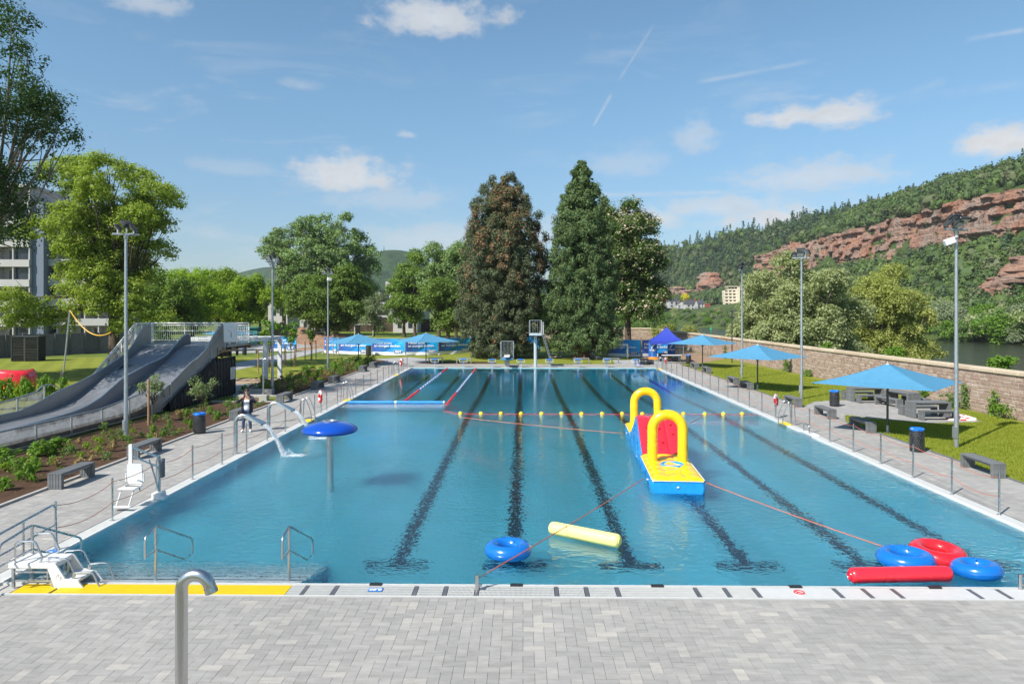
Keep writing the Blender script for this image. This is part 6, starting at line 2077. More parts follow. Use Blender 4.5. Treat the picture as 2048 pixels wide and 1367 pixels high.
# ------------------------------------------------------------------ left lawn odds and ends
def louvre_box(px, py, w, h, d, lab):
    p = G(px, py)
    t = thing('louvre_cabinet', lab, 'cabinet', (p.x, p.y + d / 2, 0), R(8), 'black louvred cabinets')
    MB().box((0, 0, h / 2), (w, d, h)).build('body', dark_void, t, smooth=False)
    n = 15
    for k in range(n): MB().box((0, -d / 2 - .03, .12 + (h - .2) * k / (n - 1)), (w - .1, .05, .09), rx=R(25)).build('slat', slat_dark, t, smooth=False)
    for sx in (-1, 1): MB().box((sx * w / 2, -d / 2 - .02, h / 2), (.10, .12, h)).build('frame', slat_dark, t, smooth=False)
    MB().box((0, 0, h + .05), (w + .2, d + .25, .10)).build('roof', lamp_dark, t, smooth=False)
louvre_box(34, 722, 1.15, 2.35, 1.5, 'black louvred cabinet on the shaded left lawn, left one of the pair')
louvre_box(61, 722, 1.15, 2.35, 1.5, 'black louvred cabinet on the shaded left lawn, right one of the pair')
p = G(124, 775)
t = thing('hose_pole', 'leaning grey pole with a yellow cable on the left lawn', 'pole', p)
MB().tube([(0, 0, 0), (.52, 0, 5.0)], .05, 8).build('pole', steel_dull, t)
MB().cbox((.05, 0, .5), (.26, .2, 1.0), .03).build('base_box', umb_pole, t)
top = Vector((.52, 0, 5.0)); end = AT(222, 664, 46) - Vector(p)
MB().tube([top.lerp(end, k / 14) + Vector((0, 0, -.75 * 4 * (k / 14) * (1 - k / 14))) for k in range(15)], .032, 6).build('cable', yellow_hose, t)
p = G(14, 785)
t = thing('play_inflatable', 'red inflatable cushion on the lawn at the left picture edge', 'inflatable', (p.x, p.y, 0), .2)
mb = MB(); n = 30
for j in range(9):
    u = j / 8
    for k in range(n):
        a = 2 * math.pi * k / n; c, s = math.cos(a), math.sin(a)
        e = (abs(c) ** 4 + abs(s) ** 4) ** -.25
        rr = e * (1 - .12 * abs(2 * u - 1) ** 3) * (1 + .02 * math.sin(a * 8))
        mb.v.append((1.5 * rr * c, 1.0 * rr * s, 1.35 * u + .06 * math.sin(a * 3) * u))
for j in range(8):
    for k in range(n): mb.f.append([j * n + k, j * n + (k + 1) % n, (j + 1) * n + (k + 1) % n, (j + 1) * n + k]); mb.m.append(0)
mb.f.append([8 * n + k for k in range(n)]); mb.m.append(0)
mb.build('body', infl_red, t, angle=70)
MB().cbox((.4, -1.2, .2), (2.0, .5, .38), .12).build('base_tube', infl_yellow, t)
p = G(28, 797)
t = thing('blue_tarpaulin', 'strip of blue tarpaulin below the shrubs at the left edge', 'tarpaulin', p)
mb = MB()
for i in range(15):
    for j in range(4): mb.v.append((-1.0 + i * .17, j * .2, .05 + .05 * mnoise.noise(Vector((i * .7, j, 3)))))
for i in range(14):
    for j in range(3): mb.f.append([i * 4 + j, (i + 1) * 4 + j, (i + 1) * 4 + j + 1, i * 4 + j + 1]); mb.m.append(0)
mb.build('sheet', float_blue, t)
# board fence at the left back
A, B = AT(-60, 690, 74), AT(268, 690, 88); d = B - A; L = Vector((d.x, d.y)).length
t = thing('board_fence', 'weathered dark board fence at the back of the left lawn', 'fence', (A.x, A.y, 0), math.atan2(d.y, d.x))
n = int(L / 1.6); fm = mat('weathered_board', (.13, .125, .13), .85, 0, .25, 3, .3, 40, island=.2)
bd = MB().box((0, 0, 1.2), (1.56, .06, 2.4)).mesh('board', fm, smooth=False)
for k in range(n): link('board', bd, t, loc=(.8 + 1.6 * k, .012 * (k % 2), -.02 * (k % 3)))
pm = MB().box((0, -.06, 1.25), (.12, .1, 2.5)).mesh('post', fm, smooth=False)
for k in range(n + 1): link('post', pm, t, loc=(1.6 * k, -.05, 0))

# soil mounds
def mound(px, py, depth, w, h, d, m, seed, name='soil_mound'):
    p = AT(px, py, depth); mb = MB(); nx, ny = 30, 16; ids = {}
    for i in range(nx + 1):
        for j in range(ny + 1):
            u, v = i / nx * 2 - 1, j / ny * 2 - 1
            r = math.sqrt(u * u + v * v)
            z = h * max(0, 1 - r ** 2.2) * (1 + .35 * mnoise.noise(Vector((u * 3 + seed, v * 3, 0)))) + .25 * mnoise.noise(Vector((u * 9, v * 9, seed))) * max(0, 1 - r)
            ids[i, j] = len(mb.v); mb.v.append((u * w / 2, v * d / 2, z - .1))
    for i in range(nx):
        for j in range(ny): mb.f.append([ids[i, j], ids[i + 1, j], ids[i + 1, j + 1], ids[i, j + 1]]); mb.m.append(0)
    return mb.build(name, m, loc=(p.x, p.y, 0), kind='structure')
mound(612, 690, 112, 9, 2.2, 7, soil_pile, 1); mound(665, 690, 108, 10, 1.6, 7, soil_pile, 2); mound(560, 690, 118, 8, 2.6, 6, soil_pale, 3); mound(700, 690, 112, 7, 1.2, 5, soil_pile, 4)
p = AT(500, 690, 108)
t = thing('site_hut', 'teal garden hut under the trees far left', 'hut', (p.x, p.y, 0), .1)
MB().box((0, 0, 1.15), (2.6, 2, 2.3)).build('wall', teal_paint, t, smooth=False)
MB().box((0, 0, 2.38), (3.0, 2.4, .16)).build('roof', teal_paint, t, smooth=False)
MB().box((.3, -1.02, 1.3), (.8, .04, .8)).build('window', window_dark, t, smooth=False)

# tree stakes
def stakes(px, py, n, lab, w=.62, h=1.9):
    p = G(px, py); t = thing('tree_stakes', lab, 'tree stakes', p, .35, 'timber stakes round young trees')
    pos = [(math.cos(2 * math.pi * k / n + .6) * w, math.sin(2 * math.pi * k / n + .6) * w) for k in range(n)]
    for x, y in pos: MB().tube([(x, y, -.1), (x, y, h)], .05, 8).build('stake', timber, t)
    for k in range(n):
        a, b_ = pos[k], pos[(k + 1) % n]
        MB().bar((*a, h - .06), (*b_, h - .06), .09, .05).build('cross_bar', timber, t, smooth=False)
    for x, y in pos: MB().bar((x, y, h * .75), (0, 0, h * .75), .03, .01).build('tie', black_rubber, t, smooth=False)
stakes(530, 745, 2, 'two timber stakes with a cross bar by the pergola post'); stakes(580, 731, 4, 'four timber stakes round the young tree right of the pergola')
stakes(622, 719, 3, 'timber stakes round the young tree before the soil mound'); stakes(664, 712, 3, 'timber stakes beside the far left lamp mast'); stakes(1523, 727, 3, 'orange timber stakes under the middle right parasol')
stakes(290, 850, 1, 'single timber stake tied to the grey leaved young tree by the slide', .16, 2.0)
# ------------------------------------------------------------------ the person taking a picture
def skin_mesh(name, verts, edges, radii, m, parent, sub=2, smooth=True, root=0):
    me = bpy.data.meshes.new(name); me.from_pydata(verts, edges, [])
    o = link(name, me)
    md = o.modifiers.new('skin', 'SKIN'); md.use_smooth_shade = True
    for v, r in zip(me.skin_vertices[0].data, radii): v.radius = r if isinstance(r, tuple) else (r, r)
    for v in me.skin_vertices[0].data: v.use_root = False
    me.skin_vertices[0].data[root].use_root = True
    s = o.modifiers.new('sub', 'SUBSURF'); s.levels = sub; s.render_levels = sub
    dg = bpy.context.evaluated_depsgraph_get()
    nm = bpy.data.meshes.new_from_object(o.evaluated_get(dg))
    bpy.data.objects.remove(o); nm.name = name
    nm.materials.clear(); nm.materials.append(m)
    nm.polygons.foreach_set('use_smooth', [True] * len(nm.polygons))
    return link(name, nm, parent)


def person():
    p = G(494, 863)
    t = thing('person', 'person in a dark open jacket, white shirt and jeans holding up a phone', 'person', p, R(8))
    # faces -Y (towards the camera); joints
    J = dict(pel=(0, 0, .96), waist=(0, -.01, 1.08), chest=(0, .0, 1.30), neck0=(0, .01, 1.46), neck=(0, .0, 1.53), head0=(0, -.01, 1.60), head=(0, -.02, 1.68), crown=(0, -.01, 1.75),
             shl=(-.185, .01, 1.42), ell=(-.36, -.12, 1.20), wrl=(-.17, -.30, 1.44), hal=(-.11, -.33, 1.49),
             shr=(.185, .01, 1.42), elr=(.36, -.12, 1.20), wrr=(.13, -.30, 1.43), har=(.075, -.33, 1.48),
             hpl=(-.10, 0, .90), knl=(-.13, -.03, .50), anl=(-.16, .0, .09), tol=(-.18, -.15, .035),
             hpr=(.10, 0, .90), knr=(.12, -.02, .50), anr=(.14, .01, .09), tor=(.16, -.15, .035))
    rad = dict(pel=(.15, .115), waist=(.15, .115), chest=(.165, .115), neck0=.065, neck=.055, head0=.075, head=(.078, .095), crown=(.058, .07), shl=.065, ell=.045, wrl=.03, hal=.036, shr=.065, elr=.045, wrr=.03, har=.036,
               hpl=.088, knl=.058, anl=.04, tol=.034, hpr=.088, knr=.058, anr=.04, tor=.034)
    E = [('pel', 'waist'), ('waist', 'chest'), ('chest', 'neck0'), ('neck0', 'neck'), ('neck', 'head0'), ('head0', 'head'), ('head', 'crown'), ('chest', 'shl'), ('shl', 'ell'), ('ell', 'wrl'), ('wrl', 'hal'),
         ('chest', 'shr'), ('shr', 'elr'), ('elr', 'wrr'), ('wrr', 'har'), ('pel', 'hpl'), ('hpl', 'knl'), ('knl', 'anl'), ('anl', 'tol'), ('pel', 'hpr'), ('hpr', 'knr'), ('knr', 'anr'), ('anr', 'tor')]
    names = list(J); V = [J[k] for k in names]; Rr = [rad[k] for k in names]; ed = [(names.index(a), names.index(b_)) for a, b_ in E]
    # fingers closing round the phone, thumb from the side of the palm
    for h, s in (('hal', 1), ('har', -1)):
        hx, hy, hz = J[h]
        for k, ln in enumerate((.050, .058, .055, .042)):
            b0 = (hx + s * .006, hy - .006, hz + .028 - .019 * k); b1 = (hx + s * .045, hy - .036, hz + .030 - .019 * k); b2 = (hx + s * (.045 + ln * .5), hy - .018, hz + .030 - .019 * k)
            i = len(V); V += [b0, b1, b2]; Rr += [.010, .009, .008]; ed += [(names.index(h), i), (i, i + 1), (i + 1, i + 2)]
        i = len(V); V += [(hx + s * .02, hy + .035, hz + .01), (hx + s * .055, hy + .035, hz + .02)]; Rr += [.012, .010]; ed += [(names.index(h), i), (i, i + 1)]
    skin_mesh('body', V, ed, Rr, skin, t, 2)
    mb = MB().ball((0, -.115, 1.665), .018, 8, 6, 1.5); mb.build('nose', skin, t)
    MB().tube([(-.026, -.105, 1.622), (0, -.112, 1.620), (.026, -.105, 1.622)], .007, 6).build('mouth', lip_m, t)
    for s in (-1, 1): MB().ball((s * .080, -.005, 1.67), .022, 8, 6, 1.5).build('ear', skin, t)
    mb = MB()
    for s in (-1, 1): mb.box((s * .036, -.112, 1.693), (.058, .014, .040))
    mb.bar((-.08, -.10, 1.702), (-.085, .0, 1.70), .01).bar((.08, -.10, 1.702), (.085, .0, 1.70), .01).box((0, -.114, 1.70), (.02, .01, .012))
    mb.build('sunglasses', bin_black, t, smooth=False)
    mb = MB(); n, m_ = 18, 8
    for j in range(m_ + 1):
        th = j / m_ * 1.75
        for k in range(n):
            a = 2 * math.pi * k / n; fr = max(0, -math.sin(a)); tt = th * (1 - .36 * fr)
            r = 1 + .10 * mnoise.noise(Vector((math.cos(a) * 3, math.sin(a) * 3, th * 3)))
            mb.v.append((.092 * r * math.sin(tt) * math.cos(a), -.002 + .110 * r * math.sin(tt) * math.sin(a), 1.685 + .108 * r * math.cos(tt)))
    for j in range(m_):
        for k in range(n): mb.f.append([j * n + k, (j + 1) * n + k, (j + 1) * n + (k + 1) % n, j * n + (k + 1) % n]); mb.m.append(0)
    mb.build('hair', hair_m, t)
    # clothes follow the body
    skin_mesh('shirt', [(0, 0, .86), (0, -.012, 1.0), (0, -.008, 1.18), (0, 0, 1.32), (0, .005, 1.42), (-.14, .01, 1.40), (.14, .01, 1.40)], [(0, 1), (1, 2), (2, 3), (3, 4), (3, 5), (3, 6)],
              [(.170, .135), (.172, .146), (.168, .136), (.168, .125), (.08, .07), .07, .07], shirt, t, 2)
    MB().lathe([(.1, 1.175), (.1, 1.225)], 8).build('x', shirt)
    bpy.data.objects.remove(bpy.data.objects['x'])
    mb = MB()
    for k in range(9):
        a = R(-90 - 52 + 13 * k); mb.v += [(.176 * math.cos(a), -.006 + .142 * math.sin(a), 1.20), (.176 * math.cos(a), -.006 + .142 * math.sin(a), 1.245)]
    for k in range(8): mb.f.append([2 * k, 2 * k + 2, 2 * k + 3, 2 * k + 1]); mb.m.append(0)
    mb.build('shirt_stripe', grey_stripe, t)
    # open jacket: back and two fronts
    mb = MB(); n = 22; zs = [.80, 1.0, 1.15, 1.30, 1.43, 1.53]; rx = [.225, .212, .205, .21, .20, .085]; ry = [.175, .165, .16, .15, .125, .08]
    for z, a_, b_ in zip(zs, rx, ry):
        for k in range(n + 1):
            a = R(-90 + 34 + (360 - 68) * k / n)
            op = 1 + (.05 if k in (0, n) else 0)
            mb.v.append((a_ * math.cos(a) * op, .008 + b_ * math.sin(a) * op, z))
    for j in range(5):
        for k in range(n): mb.f.append([j * (n + 1) + k, j * (n + 1) + k + 1, (j + 1) * (n + 1) + k + 1, (j + 1) * (n + 1) + k]); mb.m.append(0)
    jk = mb.build('jacket', navy, t)
    so = jk.modifiers.new('thick', 'SOLIDIFY'); so.thickness = .014; so.offset = 1
    for s, k in ((-1, 'l'), (1, 'r')):
        skin_mesh('sleeve', [Vector(J['sh' + k]) - Vector((s * .05, 0, 0)), J['sh' + k], J['el' + k], Vector(J['el' + k]).lerp(Vector(J['wr' + k]), .8)], [(0, 1), (1, 2), (2, 3)], [.08, .082, .060, .048], navy, t, 2)
    skin_mesh('trousers', [(0, 0, .94), J['hpl'], J['knl'], (-.155, .0, .10), J['hpr'], J['knr'], (.138, .01, .10)], [(0, 1), (1, 2), (2, 3), (0, 4), (4, 5), (5, 6)], [(.118, .112), .100, .074, .062, .100, .074, .062], denim, t, 2)
    for s, k in ((-1, 'l'), (1, 'r')):
        a, to = Vector(J['an' + k]), Vector(J['to' + k])
        skin_mesh('shoe', [a + Vector((0, .035, -.035)), a.lerp(to, .5) + Vector((0, 0, .0)), to + Vector((0, -.03, .005))], [(0, 1), (1, 2)], [.046, .046, .040], shirt, t, 2)
    ph = thing('phone', 'black phone held up sideways by the person beside the pool', 'phone', (p.x, p.y, 0), R(8))
    MB().cbox((-.02, -.345, 1.49), (.155, .010, .075), .004).build('case', bin_black, ph)
    MB().lathe([(.009, 0), (.009, .003), (.001, .003)], 10).build('lens', lamp_dark, ph, loc=(-.07, -.352, 1.51)).rotation_euler = (R(90), 0, 0)
person()
# ------------------------------------------------------------------ vegetation
def leaf_cloud(rng, cen, rad, per, size, flat=.8, aspect=.55, droop=0.0, shell=.55, outward=1.1, up=.75):
    """leaf-sized kites spread through clumps: cen (n,3), rad (n,)"""
    n = len(cen); N = n * per
    c = np.repeat(cen, per, 0); r = np.repeat(rad, per)
    d = rng.normal(size=(N, 3)); d /= np.linalg.norm(d, axis=1)[:, None]
    rr = r * (shell + (1 - shell) * rng.random(N)) * (1 + .25 * rng.normal(size=N))
    p = c + d * rr[:, None] * np.array([1, 1, flat])
    nrm = d * outward + rng.normal(size=(N, 3)) * .42 + np.array([0, 0, up])
    nrm /= np.linalg.norm(nrm, axis=1)[:, None]
    a = rng.normal(size=(N, 3)); a[:, 2] -= droop
    t = a - nrm * (a * nrm).sum(1)[:, None]; t /= np.linalg.norm(t, axis=1)[:, None] + 1e-9
    b = np.cross(nrm, t)
    s = size * rng.uniform(.6, 1.35, N)
    V = np.zeros((N, 4, 3))
    V[:, 0] = p - t * (s * .5)[:, None]
    V[:, 1] = p + b * (s * .5 * aspect)[:, None] + nrm * (s * .08)[:, None]
    V[:, 2] = p + t * (s * .5)[:, None]
    V[:, 3] = p - b * (s * .5 * aspect)[:, None] + nrm * (s * .08)[:, None]
    return V


def lobes_in(rng, n, c, R3, rmin, rmax, zbias=0.0, shape=None):
    """big foliage masses inside an ellipsoid, mostly near its surface"""
    out = []
    tries = 0
    while len(out) < n and tries < n * 60:
        tries += 1
        d = rng.normal(size=3); d /= np.linalg.norm(d)
        q = rng.random() ** .33 * .86
        p = np.array(c) + d * q * np.array(R3)
        r = rng.uniform(rmin, rmax)
        if any(np.linalg.norm((p - o[0]) / np.array([1, 1, .8])) < .52 * (r + o[1]) for o in out): continue
        out.append((p, r))
    return out


def clumps_on(rng, lobes, dens, cr):
    C = []; Rr = []
    for p, r in lobes:
        n = max(6, int(dens * (r / cr) ** 2))
        d = rng.normal(size=(n, 3)); d /= np.linalg.norm(d, axis=1)[:, None]
        d[:, 2] = np.where(d[:, 2] < -.55, -d[:, 2], d[:, 2])
        q = r * rng.uniform(.55, 1.05, n)
        C.append(p + d * q[:, None] * np.array([1, 1, .78])); Rr.append(cr * rng.uniform(.6, 1.3, n))
    return np.concatenate(C), np.concatenate(Rr)


def limb_mesh(rng, H, rb, lobes, fork, m, lean=(0, 0), twig=True, parent=None):
    mb = MB()
    top = np.array([lean[0], lean[1], fork])
    tr = [(0, 0, -.3)] + [(lean[0] * t + .06 * rb * math.sin(t * 9), lean[1] * t, fork * t) for t in (.08, .3, .6, .85, 1.0)]
    mb.tube(tr, [rb * 1.5, rb * 1.15, rb, rb * .92, rb * .85, rb * .75], 10)
    for p, r in lobes:
        v = p - top; mid = top + v * .45 + np.array([0, 0, -.10 * np.linalg.norm(v)]) + rng.normal(size=3) * .05 * np.linalg.norm(v)
        w = rb * .42 * min(1, r / 2.2) + .02
        st = top * np.array([1, 1, rng.uniform(.72, 1.0)])
        pts = [st, st + (mid - st) * .5 + rng.normal(size=3) * .08, mid, mid + (p - mid) * .55 + rng.normal(size=3) * .12, p]
        mb.tube(pts, [w * 1.1, w * .85, w * .65, w * .4, w * .15], 6, cap=False)
        if twig:
            for k in range(3):
                e = p + rng.normal(size=3) * r * .5
                mb.tube([pts[3], (np.array(pts[3]) + e) / 2 + rng.normal(size=3) * .1, e], [w * .35, w * .22, w * .06], 4, cap=False)
    return mb.build('trunk', m, parent)


def broad_tree(name, label, loc, c, R3, nl, lr, cr, dens, per, leaf, lm, bm, rb, fork, seed, group=None, cat='tree', extra=None, droop=0, flat=.8, lobes_add=()):
    rng = np.random.default_rng(seed)
    t = thing(name, label, cat, loc, 0, group)
    lobes = lobes_in(rng, nl, c, R3, *lr) + [(np.array(p), r) for p, r in lobes_add]
    C, Rr = clumps_on(rng, lobes, dens, cr)
    V = leaf_cloud(rng, C, Rr, int(per * 1.45), leaf * .82, flat, droop=droop)
    link('crown', quads_mesh('crown', V, lm), t)
    if extra:
        em, frac, es, n_, nm = extra
        pick = rng.random(len(C)) < frac
        V2 = leaf_cloud(rng, C[pick] + np.array([0, 0, .1]), Rr[pick] * 1.05, n_, es, 1.0, .7)
        link(nm, quads_mesh(nm, V2, em), t)
    limb_mesh(rng, c[2] + R3[2], rb, lobes, fork, bm, parent=t)
    return t


def conifer(name, label, loc, H, prof, lm, bm, seed, per=30, leaf=.42, dead=None, dens=1.0, cr=.40):
    """a giant sequoia: branch ends massed into downswept tufts; prof = [(height fraction, radius)]"""
    rng = np.random.default_rng(seed)
    t = thing(name, label, 'tree', loc)
    zs = [p[0] * H for p in prof]; rs = [p[1] for p in prof]
    C = []; Rr = []; mb = MB()
    mb.tube([(0, 0, -.3), (0, 0, .6), (0, 0, 2.5), (0, 0, H * .5), (0, 0, H * .97)], [1.1, .82, .62, .36, .05], 14)
    z = zs[0]
    while z < H * .995:
        r = float(np.interp(z, zs, rs))
        n = max(2, int(2 * math.pi * r / 1.45 * dens)); k0 = rng.random()
        for k in range(n):
            a = 2 * math.pi * (k + k0 + .5 * rng.random()) / n
            lob = 1 + .10 * math.sin(a * 3 + z * .55 + seed) + .09 * rng.normal()
            rr = max(.05, r * lob * rng.uniform(.86, 1.0) - .35)
            q = np.array([rr * math.cos(a), rr * math.sin(a), z + rng.uniform(-.45, .45)])
            big = (.45 + .55 * min(1, r / 2.2)) * rng.uniform(.75, 1.2)
            out = np.array([math.cos(a), math.sin(a), .35])
            for c in range(6):                     # one branch end is a puff of smaller tufts
                d = rng.normal(size=3) + out * .9; d /= np.linalg.norm(d)
                C.append(q + d * .62 * big * np.array([1, 1, .8])); Rr.append(cr * big * rng.uniform(.8, 1.2))
            if rng.random() < .3 and r > 1:
                mb.tube([(0, 0, z + .5), (q[0] * .5, q[1] * .5, z + .15), (q[0] * .95, q[1] * .95, q[2] - .1)], [.11, .07, .02], 5, cap=False)
        z += .98 if r > 1 else .6
    C = np.array(C); Rr = np.array(Rr)
    V = leaf_cloud(rng, C, Rr, per, leaf, .95, .42, droop=.8, shell=.72, outward=1.3, up=.35)
    n = 2200; zz = rng.uniform(zs[0], H * .96, n); rr = np.interp(zz, zs, rs) * .66 * np.sqrt(rng.random(n)); aa = rng.uniform(0, 6.28, n)
    Vi = leaf_cloud(rng, np.column_stack([rr * np.cos(aa), rr * np.sin(aa), zz]), np.full(n, .3), 1, 1.0, 1, .6)
    link('crown', quads_mesh('crown', np.concatenate([V, Vi]), lm), t)
    if dead:
        w = np.clip((C[:, 2] / H - .25) * 1.5, .10, 1) * dead
        hub = np.array([np.sin(C[:, 0] * 1.3 + C[:, 2] * .8) + np.sin(C[:, 1] * 1.7 - C[:, 2] * .5 + 2)]).ravel()
        pick = (rng.random(len(C)) < w * np.clip(.35 + .5 * hub, .05, 1.3))
        V2 = leaf_cloud(rng, C[pick] * np.array([1.03, 1.03, 1]), Rr[pick] * .95, int(per * .55), leaf, 1.2, .34, droop=1.3, shell=.75)
        link('dead_foliage', quads_mesh('dead_foliage', V2, L_dead), t)
    mb.build('trunk', bm, t)
    return t


# the two sequoias and the flowering chestnut
p = AT(1163, 716, 75.8)
conifer('sequoia', 'tall dark green giant conifer with a pointed top behind the far pool edge', (p.x, p.y, 0), 20.6,
        [(.055, 3.2), (.12, 3.7), (.25, 3.6), (.45, 3.35), (.62, 2.9), (.75, 2.35), (.84, 1.75), (.91, 1.1), (.96, .62), (1.0, .2)], L_seq, bark_red, 21, 70, .21, .02)
p = AT(1006, 712, 77)
conifer('sequoia', 'browning giant conifer with a broken flat top left of the diving platform', (p.x, p.y, 0), 18.6,
        [(.04, 3.3), (.10, 3.9), (.25, 4.15), (.5, 4.2), (.65, 3.9), (.78, 3.3), (.88, 2.6), (.95, 1.9), (1.0, 1.3)], L_seq2, bark_red, 33, 66, .21, 1.05)
p = AT(1256, 705, 90)
broad_tree('chestnut', 'flowering chestnut with pale blossom candles behind the pointed conifer', (p.x, p.y, 0), (0, 0, 10.6), (4.0, 3.8, 8.0), 26, (1.5, 2.4), .70, 9, 20, .38, L_chest, bark, .4, 5, 41,
           extra=(L_bloss, .62, .30, 8, 'blossom'), lobes_add=[((2.6, -1.2, 5.2), 2.0), ((-2.5, 0, 16.5), 1.6), ((0.3, 0, 17.4), 1.4), ((3.6, -1, 7.0), 1.6)])

L_silver2 = leaf_mat('leaf_grey_green', (.13, .18, .07), (.22, .28, .13), .35)
p = Vector((-46, 33, 0))  # unseen tree, added out of view so its shadow falls on the left lawn
broad_tree('unseen_shade_tree', 'unseen broad tree added left of the view to shade the lawn', p, (0, 0, 10.5), (7.0, 6.5, 6.0), 30, (1.5, 2.4), .75, 7, 12, .42, L_round, bark, .45, 5, 52)
# left hand trees
p = AT(228, 741, 60)
broad_tree('maple', 'broad light green tree with a dark forked trunk behind the slide', (p.x, p.y, 0), (-.3, 0, 11.9), (6.3, 5.6, 7.0), 46, (1.0, 2.0), .60, 7, 26, .27, L_maple, bark, .42, 6.6, 51, flat=.6,
           lobes_add=[((-7.0, -2.0, 5.6), 1.5), ((-5.2, -2.5, 4.6), 1.7), ((-3.6, -2, 3.9), 1.5), ((-2.2, -2, 6), 1.6), ((0, -3, 5.4), 1.7), ((2.6, -2, 5.2), 1.6), ((4.2, -1, 4.0), 1.5), ((-6.6, -2, 4.0), 1.1), ((2, -2, 3.5), 1.2)])
p = AT(-70, 800, 36)
broad_tree('plane_tree', 'large dark leaved tree reaching in from the upper left picture corner', (p.x, p.y, 0), (-.6, 0, 14.5), (5.0, 5, 8.5), 30, (.8, 1.7), .50, 5, 20, .19, L_plane, bark_pale, .45, 8, 61,
           lobes_add=[((3.6, 0, 14.8), 1.2), ((4.5, .3, 14.0), 1.0), ((3.4, 0, 13.2), 1.1), ((2.6, -.4, 19.0), 1.2), ((3.0, .2, 17.6), .9), ((1.4, 0, 10.4), 1.3), ((2.6, -.5, 8.4), 1.1), ((.6, -1, 7.6), 1.3), ((2.4, 0, 11.4), 1.0), ((5.0, .2, 13.4), .7), ((4.7, -.2, 15.0), .7), ((2.2, 0, 9.6), .9)])
p = AT(385, 700, 98)
broad_tree('broadleaf_tree', 'fresh yellow green tree right of the forked tree behind the slide', (p.x, p.y, 0), (0, 0, 6.6), (4.6, 4, 5.0), 22, (1.2, 2.0), .7, 8, 16, .40, L_fresh, bark, .3, 3.5, 71)
p = AT(330, 700, 92)
broad_tree('broadleaf_tree', 'deep green tree in the shade behind the slide platform', (p.x, p.y, 0), (0, 0, 5.4), (4.6, 4, 4.8), 22, (1.2, 2.0), .7, 8, 16, .40, L_lime, bark, .3, 3, 72)
p = AT(482, 690, 112)
broad_tree('broadleaf_tree', 'spreading yellow green tree above the teal hut', (p.x, p.y, 0), (0, 0, 6.2), (6.2, 5, 4.4), 26, (1.3, 2.1), .7, 8, 16, .42, L_fresh, bark, .32, 3, 73)
p = AT(440, 680, 128)
broad_tree('broadleaf_tree', 'pale yellow green tree between the forked tree and the poplars', (p.x, p.y, 0), (0, 0, 7.0), (5.5, 4, 5.0), 20, (1.4, 2.2), .8, 8, 15, .45, L_fresh, bark, .32, 3, 74)
for k, (px, dp, h, w, lab) in enumerate(((568, 141, 24.0, 4.6, 'leftmost of the tall loose poplars behind the far left parasols'), (618, 138, 25.0, 4.6, 'second from the left of the tall loose poplars'), (672, 140, 25.2, 4.8, 'third from the left of the tall loose poplars'), (716, 143, 22.0, 4.4, 'rightmost of the tall loose poplars'))):
    p = AT(px, 690, dp)
    broad_tree('poplar', lab, (p.x, p.y, 0), (0, 0, h * .56), (w, w, h * .44), 30, (1.2, 2.1), .8, 6, 17, .50, L_poplar, bark_pale, .4, 7, 80 + k, 'tall loose poplars')
p = AT(656, 690, 110)
broad_tree('round_tree', 'dense round dark green tree behind the left parasol', (p.x, p.y, 0), (0, 0, 6.3), (6.5, 6, 5.3), 40, (1.3, 2.2), .62, 8, 17, .40, L_round, bark, .35, 3, 91)
for k, (px, dp, h, w, lm, lab) in enumerate(((830, 130, 17, 4.6, L_round, 'green tree with an uneven top left of the pale poplars'), (878, 126, 17.6, 2.9, L_poplar, 'slim pale poplar left of the browning conifer'), (912, 125, 17.8, 2.7, L_poplar, 'slim pale poplar touching the browning conifer'),
                                         (896, 104, 10.2, 4.0, L_round, 'lower green tree in front of the slim pale poplars'), (808, 134, 11.0, 3.6, L_round, 'lower green tree beside the white building'))):
    p = AT(px, 690, dp)
    broad_tree('park_tree', lab, (p.x, p.y, 0), (0, 0, h * .56), (w, w, h * .44), 24, (1.0, 1.9), .7, 8, 16, .42, lm, bark, .3, 3, 95 + k)
p = AT(748, 690, 136)
broad_tree('flowering_bush', 'white flowering bush by the dark wall below the white building', (p.x, p.y, 0), (0, 0, 4.2), (2.6, 2.4, 4.0), 12, (.9, 1.5), .6, 8, 12, .34, L_silver, bark, .15, 1.2, 101, cat='bush')
# trees further back that close the view
for k, (px, dp, h, w) in enumerate(((20, 150, 9, 7), (270, 150, 13, 7), (335, 160, 12, 7), (520, 175, 10, 7), (770, 200, 7, 6), (1000, 190, 9, 9), (1085, 150, 8, 5), (1200, 160, 7, 5))):
    p = AT(px, 690, dp)
    broad_tree('distant_tree', 'distant green tree closing the view behind the meadow, %s from the left' % ORD[k], (p.x, p.y, 0), (0, 0, h * .5), (w, w, h * .5), 18, (1.6, 2.6), 1.0, 7, 12, .7, L_round if k % 2 else L_lime, bark, .3, 2.5, 110 + k, 'distant trees behind the meadow')

# willows beyond the wall
p = AT(1592, 760, 76)
broad_tree('willow', 'big silvery green willow beyond the river wall', (p.x, p.y, -4), (0, 0, 8.2), (6.6, 5.5, 6.4), 44, (1.3, 2.3), .62, 8, 24, .34, L_willow, bark_pale, .5, 4, 121, droop=.7,
           lobes_add=[((-5.5, -1, 4.0), 1.8), ((5.5, -1, 4.2), 1.8), ((-3, -3, 3.2), 2.0), ((1, -3.4, 3.0), 2.0), ((-6.2, 0, 6.2), 1.4)])
p = AT(1772, 760, 88)
broad_tree('willow', 'yellowish willow with open branches beyond the river wall', (p.x, p.y, -4.5), (0, 0, 8.8), (5.6, 5, 6.6), 34, (1.2, 2.1), .62, 7, 18, .36, L_willow2, bark_pale, .5, 4, 122, droop=.7,
           lobes_add=[((-4.5, -1, 4.0), 1.7), ((4.6, -1, 4.6), 1.7), ((-1, -2.8, 3.2), 2.0), ((2, -2.4, 3.6), 1.8)])
